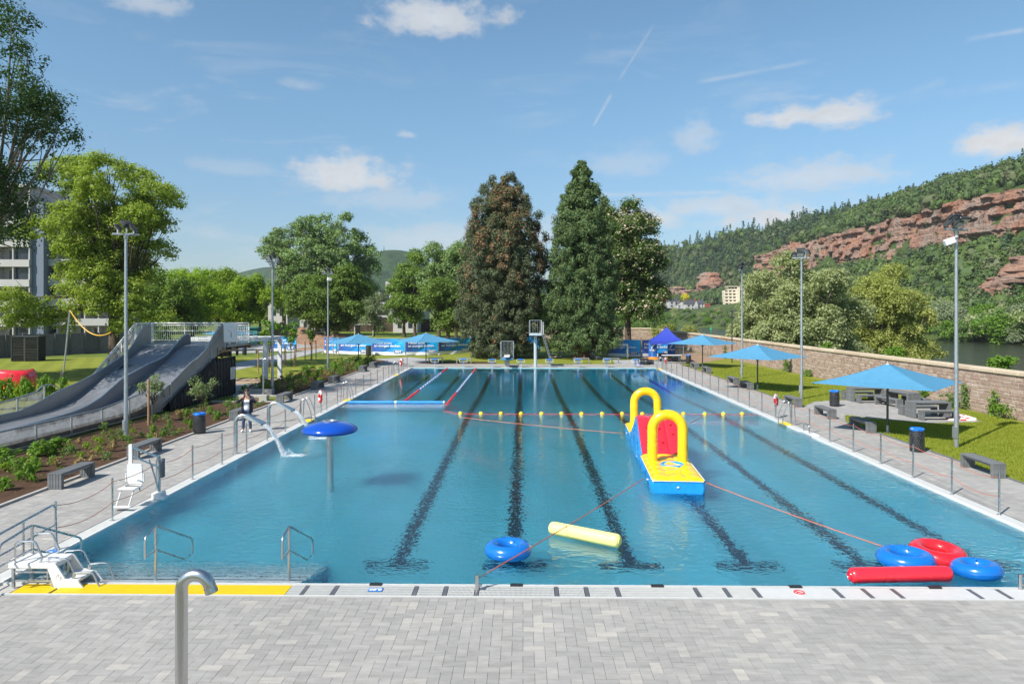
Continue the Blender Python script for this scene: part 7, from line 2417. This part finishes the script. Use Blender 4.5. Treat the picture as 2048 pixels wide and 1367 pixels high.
for k, (px, dp, w, h, lab, lm) in enumerate(((1420, 92, 2.6, 5.0, 'low green bush behind the wall right of the tent', L_bush), (1345, 106, 4.2, 7.0, 'loose bush behind the tent top', L_willow2), (1272, 128, 4.5, 8.5, 'light green riverside bush left of the tent', L_bush), (1310, 122, 4.0, 9.5, 'thin riverside tree with bare stems behind the tent', L_bush), (1240, 140, 4, 8, 'riverside bush below the chestnut blossom', L_bush))):
    p = AT(px, 690, dp)
    broad_tree('riverside_bush', lab, (p.x, p.y, -3.5), (0, 0, h * .55), (w, w, h * .45), 14, (.8, 1.5), .6, 7, 14, .34, lm, bark_pale, .14, 2.0, 130 + k, cat='bush')
for k, (px, py, dp, w, h, lab) in enumerate(((2006, 745, 37.5, .55, 2.5, 'young leafy shoot rising behind the wall near the right picture edge'), (1792, 725, 47.5, .7, 2.6, 'bright green shoot behind the wall at the yellowish willow'), (1655, 705, 60, 1.1, 3.2, 'bright green bush behind the wall at the silvery willow'))):
    p = AT(px, py, dp)
    broad_tree('wall_shrub', lab, (p.x, p.y, p.z - h + 1.0), (0, 0, h * .62), (w, w, h * .42), 9, (.25, .45), .22, 7, 11, .20, L_bush2, bark, .04, .8, 140 + k, cat='shrub')
# climbers and tufts at the foot of the wall
rng = np.random.default_rng(5)
for k, (px, py, w, h) in enumerate(((1955, 818, .28, 1.35), (1990, 830, .3, 1.2), (1868, 800, .3, .8), (1905, 815, .7, .7), (1935, 835, .6, .6), (1540, 742, .6, 1.1), (1392, 716, .4, 1.3), (1560, 752, .6, .5))):
    p = G(px, py); wx = wall_x(p.y) - .12
    C = np.column_stack([rng.normal(0, .06, 40) - abs(rng.normal(0, w * .4, 40)) * (h < .75), rng.normal(0, w * .6, 40), rng.random(40) * h])
    V = leaf_cloud(rng, C, np.full(40, .12), 9, .12, 1)
    lab = ['ivy strand climbing the river wall behind the right lamp', 'thin climber on the river wall right of the lamp', 'small climber on the wall behind the middle picnic table', 'green tuft at the foot of the wall behind the picnic tables', 'weeds at the foot of the wall beside the towel',
           'green bush at the foot of the wall behind the middle parasol', 'green climber on the wall by the blue tent', 'low tuft at the foot of the wall left of the second lamp'][k]
    tag(link('wall_climber', quads_mesh('wall_climber', V, L_bush2 if k % 3 else L_bush), loc=(wx, p.y, 0)), lab, 'climbing plant')

# young trees on the lawn and by the slide
def young_tree(loc, h, w, lm, lab, seed, leaf=.16, stem=.03):
    broad_tree('young_tree', lab, loc, (0, 0, h * .74), (w, w, h * .28), 9, (w * .28, w * .5), w * .25, 4, 7, leaf, lm, bark, stem, h * .45, seed, cat='young tree')
young_tree(G(305, 845), 2.3, .62, L_silver2, 'grey leaved young tree tied to a stake in front of the slide', 151, .13)
young_tree(G(407, 832), 1.75, .75, L_silver2, 'multi stemmed young tree beside the dark tower cladding', 152, .13)
young_tree(G(538, 745), 4.4, .85, L_bush2, 'young tree with a light crown behind the pergola post', 153, .24)
young_tree(G(582, 731), 4.0, .75, L_bush2, 'young tree inside the four timber stakes', 154, .24)
young_tree(G(622, 719), 3.6, .6, L_round, 'small dark young tree inside three stakes before the soil mound', 155, .24)

# shrubs in the planting beds
def shrub_mesh(nm, seed, n, w, h, leaf, lm, per=8, spiky=False):
    rng = np.random.default_rng(seed)
    C = np.column_stack([rng.normal(0, w * .42, n), rng.normal(0, w * .42, n), rng.random(n) ** .8 * h])
    C[:, :2] *= (1.1 - .6 * (C[:, 2:] / h))
    V = leaf_cloud(rng, C, np.full(n, w * .22), per, leaf, 1.0, .22 if spiky else .5, droop=-1.5 if spiky else 0)
    return quads_mesh(nm, V, lm)
KINDS = [('shrub', shrub_mesh('shrub', 1, 40, .30, .45, .085, L_bush2, 9), 'leafy bright green shrub'), ('shrub', shrub_mesh('shrub', 2, 34, .34, .35, .080, L_bush, 9), 'low mid green shrub'),
         ('shrub', shrub_mesh('shrub', 3, 26, .26, .55, .075, L_lime, 8), 'slim upright green shrub'), ('dry_tuft', shrub_mesh('dry_tuft', 4, 22, .22, .35, .15, L_dry, 7, True), 'dry straw coloured tuft'),
         ('shrub', shrub_mesh('shrub', 5, 30, .28, .30, .07, L_fresh, 8), 'yellowish low shrub')]
r_ = random.Random(12); done = []
def bed_fill(x0, x1, y0, y1, n, where, kinds, smin, smax):
    c = 0; tries = 0
    while c < n and tries < n * 40:
        tries += 1
        x, y = r_.uniform(x0, x1), r_.uniform(y0, y1)
        if any((x - a) ** 2 + (y - b_) ** 2 < .42 ** 2 for a, b_ in done): continue
        if x < -17.2 and y > 17: continue
        done.append((x, y)); k = r_.choice(kinds); nm, me, lab = KINDS[k]
        o = link(nm, me, loc=(x, y, -.01), rz=r_.uniform(0, 6.28)); s = r_.uniform(smin, smax); o.scale = (s, s, s * r_.uniform(.8, 1.2))
        tag(o, lab + ' ' + where, 'shrub', 'low plants in the beds: ' + lab + ' ' + where); c += 1
bed_fill(-17.3, -13.8, 3.5, 10, 34, 'in the near part of the left planting bed', (0, 0, 1, 2, 3, 4), .55, 1.15)
bed_fill(-17.1, -13.8, 10, 17, 34, 'in the middle of the left planting bed', (0, 1, 2, 3, 4, 4), .5, 1.0)
bed_fill(-16.9, -13.7, 17, 26, 36, 'beside the slide tower in the planting bed', (0, 1, 2, 3), .5, .95)
bed_fill(-17.0, -13.8, 30, 42, 60, 'in the bed beyond the white pergola', (1, 2, 3, 3, 4), .8, 1.5)
bed_fill(-16.7, -13.8, 42, 58, 60, 'in the far left bed by the parasol', (0, 1, 2, 3), .9, 1.6)
# taller shrub row at the left edge
for k in range(18):
    t_ = k / 17; p = G(-8 + 128 * t_, 800 - 8 * t_); p += Vector((r_.uniform(-.4, .4), r_.uniform(-1.6, 1.6), 0))
    nm, me, lab = KINDS[r_.choice((0, 4, 0))]
    o = link('hedge_plant', me, loc=p, rz=r_.uniform(0, 6)); s = r_.uniform(1.4, 2.2); o.scale = (s * .8, s * .8, s * 1.3)
    tag(o, 'tall fresh green plant in the row before the red inflatable', 'plant', 'tall plants in the row at the left edge')
for k, (px, py, s) in enumerate(((8, 922, 1.5), (30, 937, 1.2), (75, 912, 1.5), (112, 903, 1.6))):
    o = link('ground_cover', KINDS[0][1], loc=G(px, py), rz=k); o.scale = (s * 1.3, s * 1.3, s * .7)
    tag(o, 'wide low clump of leaves before the glazed slide run-out', 'plant', 'leaf clumps before the slide run-out')


# grass blades on the lawns that lie close enough to read
def blades(name, polys, n, h, m, seed):
    rng = np.random.default_rng(seed); P = []
    for poly in polys:
        xs_, ys2 = [q[0] for q in poly], [q[1] for q in poly]; got = 0
        while got < n:
            x, y = rng.uniform(min(xs_), max(xs_)), rng.uniform(min(ys2), max(ys2))
            if in_poly(x, y, poly) and not in_poly(x, y, bay): P.append((x, y)); got += 1
    P = np.array(P); N = len(P)
    a = rng.uniform(0, 6.28, N); hh = h * rng.uniform(.5, 1.3, N); w = .012
    V = np.zeros((N, 3, 3)); dx, dy = np.cos(a) * w, np.sin(a) * w
    V[:, 0] = np.column_stack([P[:, 0] - dx, P[:, 1] - dy, np.full(N, -.015)]); V[:, 1] = np.column_stack([P[:, 0] + dx, P[:, 1] + dy, np.full(N, -.015)])
    V[:, 2] = np.column_stack([P[:, 0] + rng.normal(0, h * .5, N), P[:, 1] + rng.normal(0, h * .5, N), hh])
    return link(name, quads_mesh(name, V, m, 3), kind='stuff')
L_grass = leaf_mat('grass_blade', (0.17, 0.205, 0.018), (0.225, 0.25, 0.030), .3, .5)
tag(blades('grass', [[(DECK_R + .1, 5), (22.4, 5), (21.9, 26), (DECK_R + .1, 26)]], 90000, .05, L_grass, 1), 'short mown grass of the right lawn', 'grass')
tag(blades('grass', [[(DECK_R + .1, 26), (21.6, 26), (20.6, 52), (15, 52)]], 40000, .06, L_grass, 2), 'short mown grass farther along the right lawn', 'grass')

# the wood on the hillside: one mass of thousands of crowns
def crown_templates():
    rng = np.random.default_rng(77); T = []
    for k in range(5):                              # broadleaved
        n = 15; d = rng.normal(size=(n, 3)); d /= np.linalg.norm(d, axis=1)[:, None]
        C = d * np.array([.34, .34, .30]) + np.array([0, 0, .58]); C[:, 2] = np.maximum(C[:, 2], .18)
        kites = leaf_cloud(rng, C, rng.uniform(.12, .19, n), 11, .115, .9, .8, shell=.75)
        nu, nv = 9, 5; P = np.zeros((nv + 1, nu, 3))                # lumpy crown body under the leaf tips
        for j in range(nv + 1):
            th = math.pi * (j + .02) / (nv + .04)
            for i in range(nu):
                ph = 2 * math.pi * i / nu; q = Vector((math.sin(th) * math.cos(ph), math.sin(th) * math.sin(ph), math.cos(th)))
                r = .29 * (1 + .42 * mnoise.noise(q * 2.3 + Vector((k * 5, 0, 0))) + .22 * mnoise.noise(q * 5 + Vector((k * 7, 1, 0))))
                P[j, i] = (q.x * r, q.y * r, .55 + q.z * r * 1.02)
        body = np.array([[P[j, i], P[j + 1, i], P[j + 1, (i + 1) % nu], P[j, (i + 1) % nu]] for j in range(nv) for i in range(nu)])
        T.append(np.concatenate([kites, body]))
    for k in range(3):                              # conifers
        C = []; Rr = []
        for z in np.linspace(.14, .98, 11):
            r = .20 * (1.03 - z)
            for a in np.arange(0, 6.28, 6.28 / max(2, int(r * 30))):
                C.append((r * math.cos(a + z * 5), r * math.sin(a + z * 5), z)); Rr.append(.045 + r * .18)
        T.append(leaf_cloud(rng, np.array(C), np.array(Rr), 3, .13, 1.0, .5, droop=1.0))
    return T
TPL = crown_templates()


def forest(name, pts, mats_of, kinds_of, label):
    """crowns set on the slope as geometry-node instances of a few template trees"""
    rng = np.random.default_rng(9); keys = {}; P = []; ROT = []; SCL = []; IDX = []
    col = bpy.data.collections.new('wood_templates')
    for (p, h) in pts:
        k = kinds_of(p, rng); m = mats_of(k, p, rng)
        if (k, m.name) not in keys:
            keys[k, m.name] = len(keys)
            o = bpy.data.objects.new('crown_template_%02d' % keys[k, m.name], quads_mesh('crown_template', TPL[k], m)); col.objects.link(o)
        h = h * 1.25 if k >= 5 else h
        w = h * (rng.uniform(.8, 1.25) if k < 5 else rng.uniform(.8, 1.1))
        P.append(p); ROT.append((0, 0, rng.uniform(0, 6.28))); SCL.append((w, w, h)); IDX.append(keys[k, m.name])
    me = bpy.data.meshes.new(name); me.from_pydata(P, [], [])
    for nm, typ, dat, fld in (('rot', 'FLOAT_VECTOR', ROT, 'vector'), ('scl', 'FLOAT_VECTOR', SCL, 'vector'), ('idx', 'INT', IDX, 'value')):
        at = me.attributes.new(nm, typ, 'POINT'); at.data.foreach_set(fld, np.array(dat).ravel())
    o = link(name, me, kind='stuff')
    g = bpy.data.node_groups.new('scatter_crowns', 'GeometryNodeTree')
    g.interface.new_socket('Geometry', in_out='INPUT', socket_type='NodeSocketGeometry'); g.interface.new_socket('Geometry', in_out='OUTPUT', socket_type='NodeSocketGeometry')
    n, l = g.nodes, g.links
    gi, go = n.new('NodeGroupInput'), n.new('NodeGroupOutput')
    ip = n.new('GeometryNodeInstanceOnPoints'); ci = n.new('GeometryNodeCollectionInfo')
    ci.inputs['Collection'].default_value = col; ci.inputs['Separate Children'].default_value = True; ci.inputs['Reset Children'].default_value = True
    def attr(nm, typ):
        q = n.new('GeometryNodeInputNamedAttribute'); q.data_type = typ; q.inputs['Name'].default_value = nm; return q.outputs['Attribute']
    l.new(gi.outputs[0], ip.inputs['Points']); l.new(ci.outputs[0], ip.inputs['Instance']); ip.inputs['Pick Instance'].default_value = True
    l.new(attr('idx', 'INT'), ip.inputs['Instance Index']); l.new(attr('rot', 'FLOAT_VECTOR'), ip.inputs['Rotation']); l.new(attr('scl', 'FLOAT_VECTOR'), ip.inputs['Scale'])
    l.new(ip.outputs[0], go.inputs[0])
    md = o.modifiers.new('scatter', 'NODES'); md.node_group = g
    return tag(o, label, 'wood')


def hill_points():
    rng = np.random.default_rng(31); out = []
    def add(a, b_, t0, t1, n, hmin, hmax, drop=0.0, s0=0.0, s1=1.0):
        for _ in range(n):
            s = s0 + (s1 - s0) * rng.random(); t = t0 + (t1 - t0) * rng.random()
            p = strip_pt(a, b_, s, t)
            dens = .5 + mnoise.noise(p * .02)
            if rng.random() < drop * dens: continue
            out.append(((p.x + rng.normal() * 1.5, p.y + rng.normal() * 1.5, p.z - 1.0), rng.uniform(hmin, hmax) * 1.12 * (1 + .25 * mnoise.noise(p * .03))))
    add('ctop', 'ridge', .02, 1.0, 2500, 6, 12.5, .15)
    add('ridge', 'back', 0, .25, 500, 8, 13, .1)
    add('mid', 'cbot', .02, .72, 1500, 5, 12, .25)
    add('mid', 'cbot', .70, .97, 620, 3, 6, .3)
    add('foot', 'mid', 0, 1.0, 1700, 3.5, 8, .3)
    add('cbot', 'ctop', -.1, 1, 420, 2, 5, 1.3)
    add('cbot', 'cbot', 0, 0, 260, 3, 8, .8)
    add('ctop', 'ctop', 0, 0, 200, 4, 8, .5)
    add('cbot', 'ctop', 0, 1, 260, 6, 12, .1, .765, 1)
    add('mid', 'cbot', 0, 1, 650, 6, 12, .1, .66, 1)
    add('foot', 'mid', 0, 1, 350, 4, 9, .2, .62, 1)
    add('ctop', 'ridge', 0, 1, 500, 6, 12, .1, .6, 1)
    return out


BL = [leaf_mat('wood_green_%d' % i, a, b_, .25, .05) for i, (a, b_) in enumerate((((.046, .080, .024), (.085, .128, .038)), ((.066, .108, .026), (.110, .160, .042)), ((.080, .098, .040), (.122, .140, .064))))]
CL = leaf_mat('wood_conifer', (.042, .074, .042), (.075, .115, .060), .15, .05)


def keep_clear(p, h):
    """no crowns where the houses at the hill foot and the white hotel stand in the open"""
    dx, dy = p[0], p[1] - CAM_Y
    dep = -dx * -math.sin(YAW) + dy * math.cos(YAW); px = 1024 + F_PX * (dx * math.cos(YAW) + dy * math.sin(YAW)) / max(dep, 1)
    top = HORIZON - F_PX * (p[2] + h * .95 - CAM_H) / max(dep, 1)
    for (x0, x1, lim, dmax) in ((1316, 1436, 621, 640), (1438, 1522, 615, 600), (1425, 1452, 622, 560)):
        if x0 < px < x1 and dep < dmax and top < lim: return False
    return True


hp = [(p, h) for p, h in hill_points() if keep_clear(p, h)]
forest('hillside_wood', hp, lambda k, p, r: CL if k >= 5 else BL[int(r.choice(3, p=(.5, .3, .2)))],
       lambda p, r: int(r.integers(5, 8)) if (p[2] > 30 and p[1] > 640 and r.random() < .62) or r.random() < .07 else int(r.integers(0, 5)), 'dense mixed wood covering the hillside above and below the red cliff')

# bushes along the far river bank, one by one
bush_me = []
for k in range(5):
    rng = np.random.default_rng(200 + k); lob = lobes_in(rng, 12, (0, 0, 2.6), (3.0, 2.6, 2.6), .8, 1.5)
    C, Rr = clumps_on(rng, lob, 6, .55)
    bush_me.append(quads_mesh('bank_bush', leaf_cloud(rng, C, Rr, 9, .42, .9), (L_bush, L_willow, L_bush2, L_silver, L_bush)[k]))
r_ = random.Random(8); n_ = 0
for k in range(270):
    s = .04 + .80 * (k + r_.uniform(-.3, .3)) / 270
    p = strip_pt('shore', 'foot', min(s, .99), r_.uniform(.15, 1.35))
    o = link('bank_bush', bush_me[r_.randrange(5)], loc=(p.x, p.y, p.z - .4), rz=r_.uniform(0, 6.28)); q = r_.uniform(.8, 1.9) if p.y < 270 or p.y > 640 else r_.uniform(.6, 1.0); o.scale = (q * r_.uniform(.9, 1.3), q, q)
    kd = ('mid green', 'pale willowy', 'bright green', 'silvery', 'olive green')[bush_me.index(o.data)]
    tag(o, kd + ' bush on the far river bank', 'bush', kd + ' bushes along the far river bank')

# ------------------------------------------------------------------ buildings
def windows(root, x0, x1, z0, dz, nx, nz, w, h, y, m=window_dark, frame=None):
    gl = MB().box((0, 0, 0), (w, .12, h)).mesh('window', m, smooth=False)
    for j in range(nz):
        for i in range(nx):
            link('window', gl, root, loc=(x0 + (x1 - x0) * (i + .5) / nx, y, z0 + dz * j))


def apartment(px0, px1, depth, z_top, storeys, bays, label, name='apartment_block', rz=R(9)):
    """balcony block: recessed bays between slabs with solid parapets, floor by floor"""
    a = AT(px0, 619, depth); b_ = AT(px1, 619, depth); w = (b_ - a).length
    t = thing(name, label, 'building', (a.x, a.y, 0), rz)
    fh = z_top / storeys
    MB().box((w / 2, 6, z_top / 2), (w, 9, z_top)).build('wall', building_white, t, smooth=False)
    par = MB().box((0, 0, 0), (w + .1, .12, fh * .36)).mesh('parapet', building_white, smooth=False)
    slab = MB().box((0, 0, 0), (w, 1.6, .2)).mesh('balcony_slab', building_white, smooth=False)
    div = MB().box((0, 0, 0), (.16, 1.5, fh - .2)).mesh('partition', building_white, smooth=False)
    door = MB().box((0, 0, 0), (w / bays * .42, .08, fh * .72)).mesh('window', window_dark, smooth=False)
    for j in range(storeys):
        z = j * fh
        link('balcony_slab', slab, t, loc=(w / 2, .72, z + .1))
        if j: link('parapet', par, t, loc=(w / 2, -.06, z + fh * .17))
        for i in range(bays + 1): link('partition', div, t, loc=(w * i / bays, .74, z + fh / 2 + .1))
        for i in range(bays): link('window', door, t, loc=(w * (i + .62) / bays, 1.49, z + fh * .46))
    MB().box((w / 2, 5.3, z_top + .2), (w + .4, 10.6, .4)).build('roof', building_white, t, smooth=False)
    return t, w, fh
t, w, fh = apartment(-140, 48, 100, 22.0, 8, 6, 'white balcony apartment block behind the large tree at the left edge', rz=R(6))
p = AT(40, 619, 101.5)
t2 = thing('stair_tower', 'slate blue stair tower between the two white balcony blocks', 'building', (p.x, p.y, 0), R(6))
MB().box((1.4, 4, 10), (3.4, 8, 20)).build('wall', building_blue, t2, smooth=False)
gw = MB().box((0, 0, 0), (1.0, .1, 1.7)).mesh('window', window_dark, smooth=False)
for j in range(7): link('window', gw, t2, loc=(.45, -.02, 1.6 + j * 2.75))
MB().tube([(2.2 + .55 * math.cos(a), -.05, 16.6 + .55 * math.sin(a)) for a in np.linspace(.7, 5.6, 16)], .08, 5).build('emblem', grate_grey, t2)
apartment(86, 240, 103, 19.6, 7, 6, 'white balcony apartment block behind the broad forked tree', rz=R(10))
# white flat-roofed house beyond the meadow
a = AT(733, 619, 172); b_ = AT(842, 619, 172); w = (b_ - a).length
t = thing('apartment_house', 'white and dark flat roofed apartment house beyond the dark wall', 'building', (a.x, a.y, 0), R(-4))
MB().box((w / 2, 6, 4.8), (w, 10, 9.6)).build('wall', building_white, t, smooth=False)
MB().box((w * .55, 7, 10.7), (w * .55, 6, 2.2)).build('penthouse', building_white, t, smooth=False)
MB().box((w / 2, 6, 9.7), (w + .5, 10.6, .25)).build('roof', roof_slate, t, smooth=False)
for j in range(3):
    z = .6 + j * 3.1
    for i in range(5):
        x = w * (.12 + .19 * i)
        if i % 2: MB().box((x, .9, z + 1.5), (1.9, .35, 2.3)).build('window', window_dark, t, smooth=False)
        else:
            MB().box((x, .55, z + 1.4), (2.0, 1.1, .2)).build('balcony', building_white, t, smooth=False)
            MB().box((x, .05, z + .5), (2.1, .12, 1.0)).build('parapet', slat_dark if j % 2 == 0 else building_white, t, smooth=False)
            MB().box((x, .92, z + 1.5), (1.5, .3, 2.1)).build('window', window_dark, t, smooth=False)
for (px0, px1, dp, h, lab) in ((536, 575, 150, 7.0, 'pale house glimpsed behind the tall poplars'), (786, 834, 160, 4.2, 'low white shed behind the dark wall'), (600, 640, 165, 8, 'pale house behind the round tree')):
    a = AT(px0, 619, dp); b_ = AT(px1, 619, dp); w = (b_ - a).length
    t = thing('house', lab, 'house', (a.x, a.y, 0), 0)
    MB().box((w / 2, 4, h / 2), (w, 8, h)).build('wall', building_white, t, smooth=False)
    mb = MB(); mb.add([(-.3, -.3, h), (w + .3, -.3, h), (w + .3, 8.3, h), (-.3, 8.3, h), (-.3, 4, h + 2.2), (w + .3, 4, h + 2.2)], [(0, 1, 5, 4), (2, 3, 4, 5), (1, 2, 5), (3, 0, 4), (3, 2, 1, 0)]); mb.build('roof', roof_slate, t, smooth=False)
    windows(t, .3, w - .3, 1.7, 2.8, max(2, int(w / 2)), max(1, int(h / 3)), .9, 1.3, -.02)

# cream hotel at the hill foot
a = AT(1450, 612, 590); sc = 590 / F_PX
t = thing('hotel', 'cream terraced hotel with long balconies below the red cliff', 'building', a, R(-4))
for j in range(6):
    x0 = (0 if j < 5 else 8) * sc * 1.0; L = (62 if j < 5 else 48) * sc; z = j * 6.4 * sc
    MB().box((x0 + L / 2, 5 + j * .6, z + 3.2 * sc), (L, 9, 6.2 * sc)).build('storey', building_cream, t, smooth=False)
    MB().box((x0 + L / 2, .1 + j * .6, z + 1.3 * sc), (L + .5, .8, 2.6 * sc)).build('balcony', building_cream, t, smooth=False)
    n = 8
    for i in range(n):
        MB().box((x0 + L * (i + .5) / n, .47 + j * .6, z + 4.5 * sc), (L / n * .62, .2, 2.5 * sc)).build('window', window_dark, t, smooth=False)
for x in (27, 46): MB().box((x * sc, 2.2, 18 * sc), (4 * sc, 5.6, 40 * sc)).build('stair_shaft', building_cream, t, smooth=False)
MB().box((18 * sc, -2, -.0), (12 * sc, 5, 16 * sc)).build('annexe', building_cream, t, smooth=False)
MB().box((30 * sc, 6, 39.5 * sc), (52 * sc, 9, 1.2 * sc)).build('roof', building_cream, t, smooth=False)
# houses at the hill foot
def cottage(px0, px1, py, dp, hw, hr, lab, wm=building_white, rm=roof_slate, gable=False, nz=2):
    a, b_ = AT(px0, py, dp), AT(px1, py, dp); w = (b_ - a).length; s = dp / F_PX; h, r = hw * s, hr * s; D = w * .8
    t = thing('house', lab, 'house', a, R(rnd.uniform(-8, 8)))
    MB().box((w / 2, D / 2, h / 2), (w, D, h)).build('wall', wm, t, smooth=False)
    e = .35
    if gable:
        MB().add([(0, 0, h), (w, 0, h), (w / 2, 0, h + r - .25), (0, D, h), (w, D, h), (w / 2, D, h + r - .25)], [(0, 1, 2), (4, 3, 5)]).build('gable', wm, t, smooth=False)
        vs = [(-e, -e, h - .2), (w / 2, -e, h + r), (w + e, -e, h - .2), (-e, D + e, h - .2), (w / 2, D + e, h + r), (w + e, D + e, h - .2)]
        MB().add(vs, [(0, 1, 4, 3), (1, 2, 5, 4)]).build('roof', rm, t, smooth=False)
    else:
        vs = [(-e, -e, h), (w + e, -e, h), (w + e, D + e, h), (-e, D + e, h), (w * .12, D / 2, h + r), (w * .88, D / 2, h + r)]
        MB().add(vs, [(0, 1, 5, 4), (2, 3, 4, 5), (1, 2, 5), (3, 0, 4), (3, 2, 1, 0)]).build('roof', rm, t, smooth=False)
    n = max(2, int(w / 3))
    windows(t, .4, w - .4, h * .3, h * .45, n, nz, w / n * .38, h * .25, -.03)
    MB().box((w * .3, D * .5, h + r * .75), (.8, .8, r * .9)).build('chimney', roof_red, t, smooth=False)
cottage(1304, 1336, 610, 640, 9, 6, 'pale yellow house with a reddish roof at the left end of the hill foot row', building_cream, roof_red)
cottage(1338, 1359, 616, 600, 14, 6, 'white house with a pointed slate roof at the hill foot', building_white, roof_slate)
cottage(1353, 1373, 617, 590, 8, 7, 'white house with a slate roof and gable, second in the hill foot row', building_white, roof_slate, True)
cottage(1372, 1392, 621, 580, 13, 9, 'white house with a steep slate roof in the middle of the hill foot row', building_white, roof_slate)
cottage(1388, 1396, 617, 577, 8, 10, 'narrow white gable house in the hill foot row', building_white, roof_slate, True, 1)
cottage(1395, 1409, 615, 582, 8, 8, 'slate roofed house right of the narrow gable', building_white, roof_slate)
cottage(1405, 1421, 615, 592, 7, 1.2, 'red flat roofed house at the right end of the row', mat('red_render', (.42, .10, .06), .8), roof_red, False, 1)
cottage(1427, 1446, 632, 470, 4, 1, 'long white wall strip of a low building above the river bank', building_white, building_white, False, 1)
p = AT(1372, 605, 640)
broad_tree('yellow_tree', 'bright yellow tree behind the hill foot houses', (p.x, p.y, p.z), (0, 0, 4), (3.2, 3, 3.4), 12, (1.2, 2.0), .8, 7, 12, .8, L_yellow, bark, .3, 1.5, 301)
# tower on the distant hill and the green river buoy
p = AT(768, 506, 1550)
t = thing('hill_mast', 'thin mast on top of the distant wooded hill', 'mast', p)
MB().tube([(0, 0, -5), (0, 0, 7), (0, 0, 16)], [1.2, .8, .25], 8).build('mast', umb_pole, t); MB().cbox((0, 0, 6), (3, 3, 1.0), .2).build('platform', umb_pole, t)
p = AT(1422, 658, 372); t = thing('river_buoy', 'small green buoy floating on the river', 'buoy', (p.x, p.y, -5))
MB().lathe([(.6, 0), (.62, .3), (.2, .45), (.14, 1.0), (.28, 1.1), (.001, 1.5)], 12).build('body', mat('buoy_green', (.02, .45, .22), .4), t)
# fence on the far bank
a, b_ = AT(1930, 640, 235), AT(2075, 640, 205); d = b_ - a; L = d.length
t = thing('bank_fence', 'low grey wire fence along the road on the far river bank', 'fence', (a.x, a.y, a.z + .2), math.atan2(d.y, d.x))
for k in range(12): MB().tube([(L * k / 11, 0, -1), (L * k / 11, 0, 1.8 if k % 4 else 3.6)], .06, 5).build('post', net_grey, t)
mb = MB()
for z in (.1, .6, 1.1, 1.6): mb.tube([(0, 0, z), (L, 0, z)], .025, 4)
for k in range(70): mb.tube([(L * k / 69, 0, 0), (L * k / 69, 0, 1.7)], .012, 4, cap=False)
mb.build('mesh_wires', net_grey, t)
